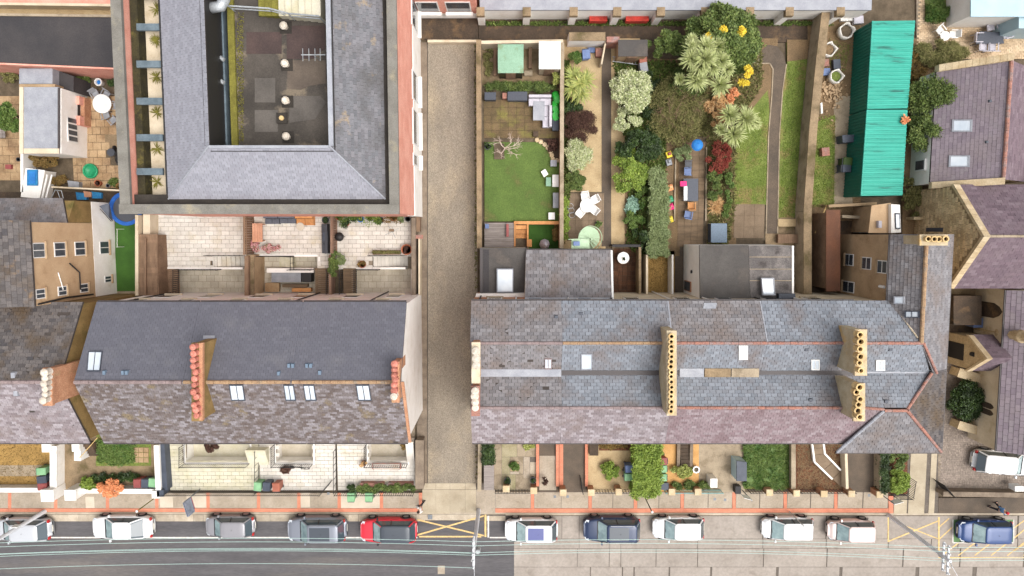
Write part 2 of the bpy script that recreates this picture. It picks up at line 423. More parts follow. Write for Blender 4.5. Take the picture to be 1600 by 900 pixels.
# ================================================================== materials
mat('soil', (104, 90, 72), (84, 72, 56), 2.0, bump=.4)
mat('asphalt', (94, 91, 92), (76, 74, 76), 0.7, stretch=(.22, 1.6, 1), fine=.12, fscale=9, bump=.15, stain=((108, 102, 98), 0.35, .52, .7))
mat('concrete_road', (158, 148, 138), (146, 136, 126), 0.5, fine=.08, fscale=5, rnd=.06, bump=.1, stain=((128, 117, 106), 1.1, .56, .8))
mat('joint', (108, 98, 88), (92, 84, 76), 3)
mat('footpath', (172, 158, 140), (155, 141, 122), 0.9, fine=.09, fscale=8, rnd=.06, bump=.1, stain=((136, 120, 98), 1.6, .55, .8))
mat('footpath_pale', (200, 186, 166), (188, 174, 154), 1.2, fine=.06)
mat('brick_band', (208, 134, 104), (194, 120, 92), 2.0, fine=.14, fscale=18, stain=((168, 116, 90), 1.3, .55, .8))
mat('kerb_stone', (184, 170, 150), (160, 146, 126), 1.3, fine=.1, rnd=.12)
mat('lane_gravel', (150, 138, 121), (131, 120, 106), 0.34, fine=.30, fscale=22, bump=.5, bscale=30, stretch=(1.2, .6, 1), stain=((160, 145, 122), 0.3, .5, .68))
mat('apron', (182, 168, 144), (164, 150, 126), 0.8, fine=.07, rnd=.05, stain=((150, 134, 110), 1.2, .55, .8))
mat('gutter_strip', (138, 122, 104), (110, 96, 82), 1.2, fine=.12, rnd=.08)
mat('paint_white', (226, 220, 212), (190, 184, 176), 4, fine=.12)
mat('paint_yellow', (226, 190, 122), (196, 166, 112), 4, fine=.16)
mat('paint_green', (98, 132, 86), (86, 118, 76), 2, fine=.1)
mat('patio_white', (216, 210, 200), (200, 192, 181), 0.7, fine=.06, rnd=.08, stain=((196, 182, 152), 0.8, .54, .78))
mat('patio_green', (208, 201, 182), (192, 184, 154), 0.9, fine=.07, rnd=.06)
mat('grout', (150, 136, 118), (124, 110, 92), 3)
mat('patio_low', (198, 188, 170), (174, 163, 143), 0.8, fine=.07, rnd=.08)
mat('patio_tan', (188, 160, 122), (150, 120, 86), 0.6, fine=.12, rnd=.10, stain=((120, 92, 66), 0.7, .52, .7))
mat('patio_brown', (116, 95, 66), (88, 75, 50), 0.6, fine=.16, rnd=.10, stain=((118, 110, 56), 0.8, .5, .66))
mat('patio_grey', (138, 118, 96), (116, 98, 78), 0.7, fine=.12, rnd=.08)
mat('deck_brown', (128, 106, 82), (108, 90, 70), 0.8, fine=.15, rnd=.12, stretch=(1, 6, 1))
mat('tile_dark', (96, 62, 40), (64, 44, 32), 0.8, fine=.2, rnd=.25)
mat('concrete', (168, 152, 128), (146, 130, 108), 1.0, fine=.12, stain=((118, 104, 80), 1.0, .52, .75))
mat('concrete_dirty', (150, 128, 98), (118, 100, 76), 0.9, fine=.15, stain=((96, 84, 52), 0.9, .52, .7))
mat('tarmac_path', (104, 90, 76), (86, 76, 66), 0.8, fine=.2, fscale=24)
mat('alley', (86, 70, 56), (64, 54, 44), 0.7, fine=.2, stain=((112, 88, 62), 0.9, .54, .7))
mat('sand', (190, 166, 126), (170, 145, 106), 0.7, fine=.12, bump=.3, stain=((160, 132, 92), 0.8, .54, .76))
mat('sand_orange', (206, 158, 96), (186, 138, 78), 0.8, fine=.12, bump=.3)
mat('dry_grass', (176, 140, 76), (148, 116, 62), 0.8, fine=.2, fscale=20, bump=.5)
mat('lawn', (122, 134, 60), (94, 110, 42), 0.8, fine=.26, fscale=12, bump=.6, stain=((140, 118, 74), 0.6, .5, .66))
mat('lawn_art', (98, 120, 54), (74, 96, 40), 0.4, fine=.18, fscale=10, bump=.5, stain=((118, 106, 66), 0.4, .54, .7))
mat('astroturf', (64, 104, 34), (52, 88, 28), 0.8, fine=.12, fscale=20, bump=.4)
mat('mulch', (118, 74, 46), (88, 54, 36), 2.0, fine=.35, fscale=16, bump=.8, stain=((150, 100, 64), 6, .55, .7))
mat('leaf_litter', (138, 112, 80), (112, 92, 66), 1.0, fine=.3, fscale=18, bump=.7)
mat('cobble', (150, 136, 124), (132, 119, 108), 0.5, fine=.16, fscale=9, rnd=.16)
mat('cobble_buff', (206, 182, 150), (186, 158, 124), 1.0, fine=.12, rnd=.18)
mat('white_render', (242, 238, 232), (230, 224, 215), 0.8, fine=.04, stain=((204, 190, 168), 0.8, .6, .85))
mat('cream_render', (214, 198, 172), (196, 178, 150), 0.9, fine=.06, stain=((170, 148, 114), 0.9, .58, .8))
mat('tan_render', (198, 168, 132), (184, 152, 116), 0.8, fine=.06, stain=((160, 128, 94), 0.8, .58, .8))
mat('brown_render', (182, 154, 120), (160, 134, 102), 0.8, fine=.08, stain=((120, 96, 66), 0.9, .56, .8))
mat('mossy_render', (150, 122, 74), (124, 100, 58), 0.7, fine=.12, stain=((100, 90, 44), 0.8, .52, .72))
mat('brick_orange', (194, 144, 110), (174, 122, 90), 2.2, fine=.2, fscale=16, stain=((160, 136, 96), 1.4, .56, .74))
mat('brick_pink', (232, 168, 148), (218, 146, 126), 1.0, fine=.14, fscale=16)
mat('rubble_stone', (214, 190, 150), (190, 164, 124), 1.0, fine=.16, fscale=10, rnd=.22)
mat('mortar', (150, 130, 98), (130, 110, 82), 2)
mat('stone_cap', (206, 186, 152), (184, 160, 122), 1.4, fine=.12, rnd=.10)
mat('bark', (110, 88, 66), (84, 66, 50), 4, fine=.2)
mat('pale_branch', (214, 196, 182), (186, 164, 148), 4, fine=.1)
mat('roof_underlay', (78, 70, 66), (66, 60, 56), 2)
mat('frame_dark', (70, 74, 84), None, rough=.5)
mat('frame_white', (228, 226, 222), None, rough=.5, fine=.04)
mat('skylight_glass', (176, 188, 200), (206, 212, 218), .5, rough=.12, spec=.6, fine=0)
mat('window_glass', (52, 58, 66), (76, 84, 92), 1.2, rough=.08, spec=.7, fine=0)
mat('metal_black', (44, 42, 42), None, rough=.55, fine=.1)
mat('metal_grey', (128, 132, 136), (108, 112, 116), 2, rough=.5, metal=.2)
mat('wood_brown', (142, 114, 90), (116, 92, 72), 1.0, fine=.16, stretch=(6, 1, 1), rnd=.12)
mat('wood_fence', (146, 116, 96), (120, 94, 78), 1.0, fine=.16, rnd=.14)
mat('wood_orange', (206, 148, 90), (182, 124, 72), 1.2, fine=.14, rnd=.12)
mat('wood_grey', (146, 136, 130), (124, 114, 108), 1.0, fine=.12, stretch=(1, 8, 1), rnd=.10)
mat('felt_dark', (88, 84, 80), (72, 68, 66), 0.6, fine=.10, stain=((104, 96, 88), 0.6, .55, .75))
mat('felt_black', (58, 56, 58), (70, 66, 66), 0.5, fine=.12)

# ================================================================== ground, with cuts for the sunken areas and basements
SUNK = [(252, 421, 384, 462), (330, 399, 384, 421.5), (401, 401, 497, 462), (553, 421, 642, 462), (582, 399, 642, 421.5),
  (291, 640, 389, 722), (432, 640, 488, 722), (575, 640, 636, 722), (826, 351, 876, 389)]
def ground_with_cuts(z):
 cuts = [(P(a, d, z), P(c, b, z)) for a, b, c, d in SUNK]
 xs = sorted({-420.0, 420.0} | {v for p, q in cuts for v in (p.x, q.x)}); ys = sorted({-420.0, 420.0} | {v for p, q in cuts for v in (p.y, q.y)})
 mb = MB(); idx = {}
 def vid(x, y):
  if (x, y) not in idx: idx[(x, y)] = len(mb.v); mb.v.append((x, y, z))
  return idx[(x, y)]
 for i in range(len(xs) - 1):
  for j in range(len(ys) - 1):
   cx, cy = (xs[i] + xs[i + 1]) / 2, (ys[j] + ys[j + 1]) / 2
   if any(p.x < cx < q.x and p.y < cy < q.y for p, q in cuts): continue
   mb.f.append((vid(xs[i], ys[j]), vid(xs[i + 1], ys[j]), vid(xs[i + 1], ys[j + 1]), vid(xs[i], ys[j + 1])))
 return mb
struct(ground_with_cuts(-0.17).build('ground', 'soil'))

# ------------------------------------------------------------------ the road
RZ = -0.12
MB().prism([P(-900, 814, RZ), P(803, 814, RZ), P(803, 1010, RZ), P(-900, 1010, RZ)], -0.165).build('asphalt_road', 'asphalt')['kind'] = 'structure'
road = MB().prism([P(803, 806, RZ - .03), P(2500, 806, RZ - .03), P(2500, 1010, RZ - .03), P(803, 1010, RZ - .03)], -0.165).build('concrete_road', 'joint'); struct(road)
def slab_px(x0, y0, x1, y1, m, name, parent, z, g=0.012, th=.04):
 a, b = P(x0, y1, z), P(x1, y0, z)
 return piece(name, m, ((a.x + b.x) / 2, (a.y + b.y) / 2, z - th / 2 + rng.uniform(-.002, .002)), (b.x - a.x - g * 2, b.y - a.y - g * 2, th), parent)
xr1 = [803, 905, 952, 970, 1090, 1192, 1291, 1388, 1455, 1497, 1590, 1690, 1800]
for i in range(len(xr1) - 1): slab_px(xr1[i], 842, xr1[i + 1], 857, 'concrete_road', 'road_slab', road, RZ)
xr2 = [803, 878, 905, 990, 1092, 1192, 1291, 1388, 1497, 1590, 1690, 1800]
for i in range(len(xr2) - 1): slab_px(xr2[i], 806, xr2[i + 1], 842, 'concrete_road', 'road_slab', road, RZ)
xr3 = [803, 902, 952, 970, 1025, 1090, 1193, 1292, 1411, 1500, 1600, 1700, 1800]
for i in range(len(xr3) - 1): slab_px(xr3[i], 857, xr3[i + 1], 886, 'concrete_road', 'road_slab', road, RZ); slab_px(xr3[i] + (20 if i else 0), 886, xr3[i + 1] + 20, 990, 'concrete_road', 'road_slab', road, RZ)
kerb = px_prism(rect(-900, 801, 790, 803.6), 0, -.165).build('kerb', 'kerb_stone'); struct(kerb)
kerb2 = px_prism(rect(790, 802, 2500, 805.2), 0, -.165).build('kerb', 'kerb_stone'); struct(kerb2)
ch = px_prism(rect(-900, 803.7, 803, 815), RZ - .012, -.165).build('channel', 'joint'); struct(ch)
x = -30
while x < 655:
 w = rng.choice((14, 15, 16, 30)); slab_px(x, 803.7, x + w, 815, 'kerb_stone', 'channel_stone', ch, RZ + .004, .02, .03); x += w
slab_px(655, 803.7, 745, 813, 'kerb_stone', 'channel_stone', ch, RZ + .004); slab_px(760, 806, 790, 814, 'kerb_stone', 'channel_stone', ch, RZ + .004)
def marking(pts, m, name='road_marking', z=RZ + .006, w=None):
 mb = MB()
 if w:
  a, b = P(*pts[0], z), P(*pts[1], z); mb.wall((a.x, a.y), (b.x, b.y), w, z - .004, z)
 else: mb.prism([P(x, y, z) for x, y in pts], z - .004)
 return struct(mb.build(name, MATS[m]))
for a, b in ((-60, 652),): marking([(a, 840), (b, 840)], 'paint_white', 'parking_line', w=.10)
marking([(655, 838.5), (752, 838.5)], 'paint_yellow', 'box_line', w=.12); marking([(758.5, 804), (758.5, 839)], 'paint_yellow', 'box_line', w=.14, z=RZ + .01)
marking([(652, 812), (756, 837)], 'paint_yellow', 'box_line', w=.12, z=RZ + .014); marking([(652, 836), (756, 806)], 'paint_yellow', 'box_line', w=.12, z=RZ + .018)
marking([(763, 806), (763, 840)], 'paint_white', 'parking_line', w=.12); marking([(765, 840), (800, 840)], 'paint_white', 'parking_line', w=.10, z=RZ + .01)
marking(rect(684, 884, 695, 897), 'footpath', 'road_patch', z=RZ + .005)
marking([(1388, 808), (1388, 847)], 'paint_yellow', 'box_line', w=.10); marking([(1388, 846), (1466, 814)], 'paint_yellow', 'box_line', w=.10, z=RZ + .010)
marking([(1405, 818), (1466, 842)], 'paint_yellow', 'box_line', w=.08, z=RZ + .014); marking([(1467, 808), (1467, 862)], 'paint_yellow', 'box_line', w=.12, z=RZ + .018)
for x in range(8): marking([(1468 + x * 26 - 8, 868 - (0 if x else 8)), (1500 + x * 26 + 34, 838 - 28)] if False else [(1472 + x * 25.5, 868), (1502 + x * 25.5, 845)], 'paint_yellow', 'hatch_line', w=.09)
for (a, b) in (((1468, 823), (1483, 810)), ((1468, 842), (1489, 823)), ((1583, 842), (1620, 812)), ((1583, 862), (1640, 822)), ((1583, 826), (1602, 812))): marking([a, b], 'paint_yellow', 'hatch_line', w=.09)
marking([(1466, 871.5), (1700, 871.5)], 'paint_yellow', 'box_line', w=.09)
marking(rect(1490, 812, 1583, 847), 'paint_green', 'charging_bay', z=RZ + .006)
for a, b in (((1489, 812), (1489, 848)), ((1489, 848), (1584, 848)), ((1584, 848), (1584, 812))): marking([a, b], 'paint_white', 'bay_line', w=.08, z=RZ + .012)
# ------------------------------------------------------------------ footpaths: panels between brick bands
def footpath(x0, x1, ytop, ybot, bands, yb0, yb1, pale=()):
 base = px_prism(rect(x0, ytop, x1, ybot), -.03, -.165).build('footpath', 'joint'); struct(base)
 px_prism(rect(x0, yb0, x1, yb1), .002, -.03).build('brick_band', 'brick_band', base)
 xs = [x0] + [v for b in bands for v in (b - 2.6, b + 2.6)] + [x1]
 for b in bands: px_prism(rect(b - 2.6, ytop, b + 2.6, yb0 - .2), .002, -.03).build('brick_band', 'brick_band', base)
 for i in range(0, len(xs), 2):
  a, b = xs[i], xs[i + 1]; cuts = [a] + [a + (b - a) * f for f in ((.5,) if b - a > 60 else ())] + [b]
  for k in range(len(cuts) - 1):
   m = 'footpath_pale' if any(cuts[k] - 3 <= q <= cuts[k + 1] + 3 for q in pale) and b - a < 90 else 'footpath'
   slab_px(cuts[k], ytop, cuts[k + 1], yb0 - .3, m, 'path_panel', base, 0.0, .01, .03)
 slab_px(x0, yb1 + .2, x1, ybot, 'footpath', 'path_edge', base, 0, .004, .03)
 return base
fl = footpath(-40, 660, 770, 801, [15, 87, 168, 245, 325, 404, 467, 530, 596, 657], 794.5, 800, pale=(563,))
fr = footpath(774, 1388, 769, 802, [832, 922, 993, 1066, 1147, 1227, 1306], 794.5, 801)
px_prism(rect(1388.4, 775, 1396, 802), .002, -.165).build('brick_band', 'brick_band')['kind'] = 'structure'
for r_ in ((134, 776, 147, 794), (470, 770, 484, 793), (292, 772, 322, 793), (250, 776, 270, 793)):
 slab_px(*r_, 'footpath_pale', 'patch_panel', fl, .004, .006, .03)
apr = px_prism(rect(660, 755, 774, 804), -.03, -.165).build('lane_apron', 'joint'); struct(apr)
for (a, b) in ((660, 681), (681, 703), (703, 727), (727, 744)):
 slab_px(a, 755, b, 765, 'apron', 'apron_slab', apr, 0.0); slab_px(a, 765, b, 803, 'apron', 'apron_slab', apr, 0.0)
slab_px(744, 765, 774, 803, 'footpath', 'apron_slab', apr, 0.0)
drv = px_prism(rect(1396, 690, 1466, 803), -.03, -.165).build('driveway', 'joint'); struct(drv)
for (a, b) in ((1396.3, 1418), (1418.3, 1450), (1450.3, 1465.7)):
 slab_px(a, 690 if a > 1400 else 775, b, 803, 'apron', 'driveway_slab', drv, 0.0)
px_prism(rect(1466.2, 778, 1900, 803), -.006, -.165).build('footpath', 'tarmac_path')['kind'] = 'structure'
def cover(x, y, s=5, lab=None):
 o = px_prism(rect(x - s / 2, y - s / 2, x + s / 2, y + s / 2), .008, -.02).build('utility_cover', 'metal_grey')
 return tag(o, lab, 'utility cover', 'iron covers set in the footpath')
cover(867, 776, 4, 'small square iron cover in footpath beside paved path gate, left of two'); cover(887, 776, 4, 'small square iron cover in footpath beside paved path gate, right of two')
cover(1117, 780, 4, 'small square iron cover in footpath below white box, left of pair'); cover(1133, 781, 4, 'small square iron cover in footpath below white box, right of pair')
cover(513, 771, 4, 'small iron cover in footpath by open black gate'); cover(1358, 774, 4, 'small iron cover in footpath near stone piers at tarmac path')
cover(672, 808, 7, 'drain grating in yellow box by kerb'); 
# ------------------------------------------------------------------ the lane between the terraces
px_prism(rect(668.5, 66, 746, 755), -.02, -.165).build('lane', 'lane_gravel')['kind'] = 'structure'
gs = px_prism(rect(652, 66, 668, 755), -.045, -.165).build('lane_channel', 'joint'); struct(gs)
y = 66
while y < 750: h_ = rng.choice((40, 55, 62)); slab_px(652, y, 667, min(755, y + h_), 'gutter_strip', 'channel_slab', gs, -.005, .006); y += h_
px_prism(rect(645, 28, 747, 62), -.03, -.165).build('yard', 'alley')['kind'] = 'structure'
tag(MB().prism([P(668, 62, .5), P(748, 62, .5), P(748, 66, .5), P(668, 66, .5)], -.1).build('low_wall', 'cream_render'), 'low cream wall closing the top end of the lane', 'wall')
# ================================================================== slates
MV = [(92, 81, 77), (107, 97, 95), (123, 116, 117), (142, 136, 139), (98, 87, 83), (116, 108, 108)]
mat('slate_new', (0, 0, 0), ramp=[(88, 88, 97), (93, 93, 102), (90, 90, 99), (98, 98, 107)], fine=.05, stain=((104, 103, 108), .6, .56, .8), rough=.65, spec=.4)
mat('slate_mottled', (0, 0, 0), c2=(98, 84, 76), ramp=MV, scale=1.6, contrast=(.5, .72), fine=.16, stain=((134, 118, 84), .8, .58, .76))
mat('slate_old_dark', (0, 0, 0), c2=(90, 74, 56), ramp=[(78, 73, 72), (94, 89, 88), (106, 99, 96), (70, 67, 69)], scale=.5, contrast=(.5, .7), fine=.14, stain=((154, 118, 70), .6, .62, .8))
mat('slate_blue', (0, 0, 0), c2=(108, 98, 95), ramp=[(106, 111, 119), (118, 123, 131), (130, 135, 143), (110, 112, 118), (122, 126, 134)], scale=.35, contrast=(.50, .68), fine=.10, rough=.6, spec=.4)
mat('slate_grey', (0, 0, 0), c2=(116, 104, 98), ramp=[(106, 103, 105), (119, 116, 118), (133, 130, 132), (112, 107, 107)], scale=.5, contrast=(.48, .7), fine=.12)
mat('slate_mauve', (0, 0, 0), c2=(124, 110, 107), ramp=[(130, 119, 121), (144, 134, 137), (158, 150, 153), (118, 107, 109), (136, 124, 126)], scale=.7, contrast=(.5, .7), fine=.12)
mat('slate_pink', (0, 0, 0), c2=(110, 88, 90), ramp=[(128, 108, 112), (138, 121, 124), (118, 99, 102), (147, 133, 136), (132, 117, 119)], scale=.5, contrast=(.5, .74), fine=.12, stretch=(1, .35, 1))
mat('slate_church', (0, 0, 0), c2=(118, 102, 107), ramp=[(106, 90, 98), (118, 100, 108), (98, 82, 90), (126, 110, 117)], scale=.5, contrast=(.5, .72), fine=.10)
mat('slate_church_pale', (0, 0, 0), c2=(127, 115, 117), ramp=[(124, 112, 120), (134, 122, 129), (117, 105, 114), (129, 119, 124)], scale=.4, contrast=(.5, .72), fine=.08)
mat('slate_school', (0, 0, 0), ramp=[(134, 134, 142), (142, 142, 150), (149, 149, 157), (137, 136, 144)], fine=.06, rough=.6)
mat('slate_school_old', (0, 0, 0), c2=(90, 88, 88), ramp=[(98, 98, 102), (110, 110, 114), (120, 118, 122), (103, 101, 105)], scale=.4, contrast=(.45, .65), fine=.12, stain=((170, 142, 92), .9, .62, .8))
mat('ridge_red', (170, 116, 98), (146, 108, 98), 2.0, fine=.2, stain=((150, 130, 126), 1.5, .5, .66))
mat('ridge_orange', (172, 142, 108), (152, 120, 92), 2.0, fine=.2, stain=((140, 126, 110), 1.8, .55, .7))
mat('ridge_grey', (152, 134, 132), (128, 112, 110), 2.0, fine=.15)
mat('lead', (158, 160, 166), (140, 142, 150), 1.4, rough=.5, fine=.08)
mat('gutter', (72, 66, 66), None, rough=.5)
mat('pot_red', (206, 134, 116), (180, 104, 88), 5, fine=.16, rnd=.22)
mat('pot_white', (214, 204, 190), (186, 172, 154), 5, fine=.1, rnd=.12)
mat('pot_buff', (214, 186, 132), (190, 156, 104), 3, fine=.14, rnd=.08)
mat('soot', (46, 38, 34), None)

def W3(px, py, h): return P(px, py, h)
def wallpoly(name, pts_px, h, z0, m, parent): return MB().prism([P(x, y, h) for x, y in pts_px], z0).build(name, MATS[m], parent)
def chimney_pots(parent, pts, h, r0, h0, m, n=10, flare=1.15):
 r, ht = r0, h0
 for (x, y) in pts:
  c = P(x + rng.uniform(-.6, .6), y + rng.uniform(-.7, .7), h + ht); c.z = h; r, ht = r0 * rng.uniform(.86, 1.1), h0 * rng.uniform(.75, 1.25)
  o = MB().lathe(c, [(r * 1.05, 0), (r * .95, ht * .15), (r * .85, ht * .8), (r * flare, ht * .82), (r * flare, ht)] + ([(r * .5, ht * 1.2)] if m != 'pot_buff' else [(r * .7, ht), (r * .62, ht * .6)]), n).build('chimney_pot', MATS[m], parent, smooth=False)
  if m == 'pot_buff': MB().lathe((c.x, c.y, h), [(r * .61, ht * .55), (r * .61, ht * .6)], n).build('flue', 'soot', o)
# ------------------------------------------------------------------ terrace of three houses, left of the lane
EV, RG = 7.3, 10.0          # eave and ridge height
yr_eave, yr_ridge, yf_eave = 472, 597, 692
gxs = [246, 384, 521, 659.5]         # party lines on the ground
def at_ground_x(gx, h, y_px_at_h):   # the image x of ground line gx seen at height h
 X = P(gx, 520, 0).x; q = P(800, y_px_at_h, h)
 lo, hi = 0.0, 1600.0
 for _ in range(40):
  mid = (lo + hi) / 2
  if P(mid, y_px_at_h, h).x < X: lo = mid
  else: hi = mid
 return mid
labs = ['white rendered terraced house beside the alley, tall brick chimney on its right party wall',
  'middle white house of the left terrace, right of the long pink-potted chimney',
  'end terraced house with tall bare white gable wall on the lane']
YB = P(800, yr_eave, EV).y; YR = P(800, yr_ridge, RG).y; YF = P(800, yf_eave, EV).y
for i in range(3):
 X0, X1 = P(gxs[i], 520, 0).x, P(gxs[i + 1], 520, 0).x
 t = thing('terraced_house', labs[i], 'house', ((X0 + X1) / 2, (YB + YF) / 2, 0), 'houses of the left terrace')
 e = .02 if i else 0
 prof = [(YB - .12, -1.62), (YB - .12, EV - .16), (YR, RG - .2), (YF + .25, EV - .16), (YF + .25, -1.62)]
 vs = [(X0 + .02, y, z) for y, z in prof] + [(X1 - .02, y, z) for y, z in prof]; k = 5
 MB().add(vs, [(4, 3, 2, 1, 0), (5, 6, 7, 8, 9)] + [(j, (j + 1) % 5, (j + 1) % 5 + 5, j + 5) for j in range(5)]).build('wall', 'white_render', t)
 ov = .0
 slope(t, [(X0 + .004, YB, EV), (X1 - .004, YB, EV), (X1 - .004, YR, RG), (X0 + .004, YR, RG)], 'slate_new', .30, .19, lift=.02, gap=.010, seed=20 + i)
 slope(t, [(X0 + .004, YF, EV), (X1 - .004, YF, EV), (X1 - .004, YR, RG), (X0 + .004, YR, RG)], 'slate_mottled', .30, .17, lift=.022, gap=.012, seed=30 + i, drop=.012)
 ridge_tiles(t, (X0 + .05, YR, RG + .01), (X1 - .05, YR, RG + .01), MATS['ridge_orange' if i else 'ridge_grey'], .12)
 MB().tube([(X0 + .03, YB + .06, EV - .07), (X1 - .03, YB + .06, EV - .07)], .055, 6).build('gutter', 'gutter', t)
 MB().tube([(X0 + .03, YF - .06, EV - .07), (X1 - .03, YF - .06, EV - .07)], .055, 6).build('gutter', 'gutter', t)
 yw = YB - .12
 for (f, z, w, hh) in ((.22, 4.6, .9, 1.5), (.7, 4.6, .9, 1.5), (.3, 1.4, 1.1, 1.7), (.75, 1.2, 1.0, 1.9)):
  xc = X0 + (X1 - X0) * f
  wo_ = MB().box(xc - w / 2, xc + w / 2, yw - .05, yw + .03, z, z + hh).build('window', 'frame_white', t)
  MB().box(xc - w / 2 + .07, xc + w / 2 - .07, yw + .028, yw + .045, z + .07, z + hh - .07).build('pane', 'window_glass', wo_)
  MB().box(xc - w / 2 - .08, xc + w / 2 + .08, yw, yw + .13, z - .09, z - .012).build('sill', 'cream_render', wo_)
 yw = YF + .25
 for (f, z, w, hh) in ((.25, 4.5, 1.0, 1.7), (.75, 4.5, 1.0, 1.7), (.3, 1.2, 1.2, 1.9)):
  xc = X0 + (X1 - X0) * f
  wo_ = MB().box(xc - w / 2, xc + w / 2, yw - .03, yw + .05, z, z + hh).build('window', 'frame_white', t)
  MB().box(xc - w / 2 + .07, xc + w / 2 - .07, yw - .045, yw - .028, z + .07, z + hh - .07).build('pane', 'window_glass', wo_)
 d_ = MB().box(X0 + (X1 - X0) * .72, X0 + (X1 - X0) * .72 + 1.0, yw - .05, yw + .03, .9, 3.1).build('door', 'metal_black', t)
 xp = X0 + (X1 - X0) * (.18, .86, .60)[i]
 MB().tube([(xp, YB + .06, EV - .1), (xp, YB - .06, EV - .5), (xp, YB - .06, -1.5)], .045, 6).build('downpipe', 'metal_black', t)
 HOUSE = t
 if i == 0: hl0 = t
 elif i == 1: hl1 = t
 else: hl2 = t
def on_slope(x, y, y0, h0, y1, h1):
 """the place on a slope (eave y0/h0 to ridge y1/h1, map pixels) seen at pixel x, y"""
 A = P(800, y0, h0); B = P(800, y1, h1); lo, hi = min(h0, h1) - 1, max(h0, h1) + 1
 best = None
 for k in range(200):
  h = lo + (hi - lo) * k / 199; p = P(x, y, h); f = (p.y - A.y) / (B.y - A.y); hs = h0 + (h1 - h0) * f
  d = abs(hs - h)
  if best is None or d < best[0]: best = (d, p)
 return best[1]
rear = lambda x, y: on_slope(x, y, yr_eave, EV, yr_ridge, RG)
front = lambda x, y: on_slope(x, y, yf_eave, EV, yr_ridge, RG)
rooflight(hl0, [rear(139, 549), rear(161, 549), rear(157, 581), rear(136, 581)])
for (a, b, c, hh) in ((358, 383, 0, hl1), (443, 462, 0, hl1), (474, 494, 0, hl2), (556, 580, 0, hl2)):
 rooflight(hh, [front(a, 600), front(b - 3, 600), front(b + 1, 625), front(a + 4, 625)])
mat('vent_blue', (104, 122, 140), None, rough=.5)
for (x, y, hh) in ((164, 582, hl0), (193, 582, hl0), (199, 582, hl0), (436, 583, hl1), (452, 571, hl1), (458, 571, hl1), (480, 571, hl2), (486, 571, hl2), (500, 582, hl2)):
 c = rear(x, y); MB().cbox((c.x, c.y, c.z - .08), .20, .30, .22, 0, .8).build('roof_vent', 'vent_blue', hh)
def chimney(parent, top_px, h, zb, m, cap='stone_cap', capw=.06):
 q = [P(x, y, h) for x, y in top_px]
 st = MB().prism(q, zb).build('chimney_stack', MATS[m], parent)
 c = sum((Vector((p.x, p.y, 0)) for p in q), Vector()) / len(q)
 q2 = [(p.x + math.copysign(capw, p.x - c.x), p.y + math.copysign(capw, p.y - c.y)) for p in q]
 MB().prism([(a, b, h + .1) for a, b in q2], h - .12).build('chimney_cap', MATS[cap], st)
 return st
ck = chimney(hl0, [(302, 537), (316, 537), (316, 656), (302, 656)], 10.6, 7.2, 'mossy_render', 'mossy_render')
chimney_pots(ck, [(301 + i * .4, 543 + i * 9.8) for i in range(12)], 10.7, .16, .5, 'pot_red')
ck = chimney(hl2, [(614, 566), (623, 566), (623, 627), (614, 627)], 10.6, 8.0, 'brick_orange', 'brick_orange')
chimney_pots(ck, [(616, 570 + i * 8) for i in range(6)] , 10.7, .18, .5, 'pot_red'); chimney_pots(ck, [(616, 619)], 10.7, .19, .45, 'pot_white')
MB().prism([P(x, y, 10.76) for x, y in rect(311, 536, 316.5, 657)], 10.5).build('brick_edge', 'brick_orange', hl0)
MB().slab([rear(318, 524), rear(336, 524), rear(336, 529), rear(318, 529)], .02).build('flashing', 'lead', hl0).location.z += .06
MB().slab([(P(660, 520, 0).x - .02, YF + .02, EV + .02), (P(660, 520, 0).x + .16, YF + .02, EV + .02), (P(660, 520, 0).x + .16, YR, RG + .02), (P(660, 520, 0).x - .02, YR, RG + .02)], .16).build('verge', 'brick_orange', hl2)

# ------------------------------------------------------------------ neighbouring house at the left edge with its tall rear wing
XE = P(226, 520, 0).x; XW = XE - 16
t = thing('corner_house', 'old house at the left edge with tan rear wing and weathered slate roofs', 'house', (XE - 6, (YB + YF) / 2, 0))
prof = [(YB - .12, -.1), (YB - .12, EV - .16), (YR, RG - .2), (YF + .25, EV - .16), (YF + .25, -.1)]
vs = [(XW, y, z) for y, z in prof] + [(XE, y, z) for y, z in prof]
MB().add(vs, [(4, 3, 2, 1, 0), (5, 6, 7, 8, 9)] + [(j, (j + 1) % 5, (j + 1) % 5 + 5, j + 5) for j in range(5)]).build('wall', 'mossy_render', t)
slope(t, [(XW, YB, EV), (XE + .08, YB, EV), (XE + .08, YR, RG), (XW, YR, RG)], 'slate_old_dark', .40, .23, lift=.035, gap=.022, seed=3, drop=.08, indiv=140)
slope(t, [(XW, YF, EV), (XE + .08, YF, EV), (XE + .08, YR, RG), (XW, YR, RG)], 'slate_mauve', .34, .2, lift=.03, gap=.014, seed=4, drop=.01)
ridge_tiles(t, (XW, YR, RG), (XE, YR, RG), MATS['ridge_grey'], .12)
MB().tube([(XW, YF - .06, EV - .07), (XE, YF - .06, EV - .07)], .055, 6).build('gutter', 'gutter', t)
ck = chimney(t, [(70, 576), (82, 576), (82, 632), (70, 632)], 10.8, 8.0, 'brick_orange', 'brick_orange')
chimney_pots(ck, [(69, 582 + i * 8.8) for i in range(6)], 10.9, .19, .5, 'pot_white')
for (x, y) in ((22, 586), (26, 614)):
 c = (rear if y < 597 else front)(x, y); MB().cbox((c.x, c.y, c.z - .08), .3, .42, .2, 0, .8).build('roof_vent', 'lead', t)
XB = P(180, 400, 0).x; yN, yS = P(800, 347, 9).y, YB - .1
ynx = P(800, 313, 4.8).y
wing = MB(); wing.box(XB - 9, XB, yS, yN, 2.62, 8.95); wing.build('wing_wall', 'tan_render', t)
MB().box(XB - 9, XB + .012, yS, ynx, -.1, 2.6).build('ground_floor_wall', 'white_render', t)
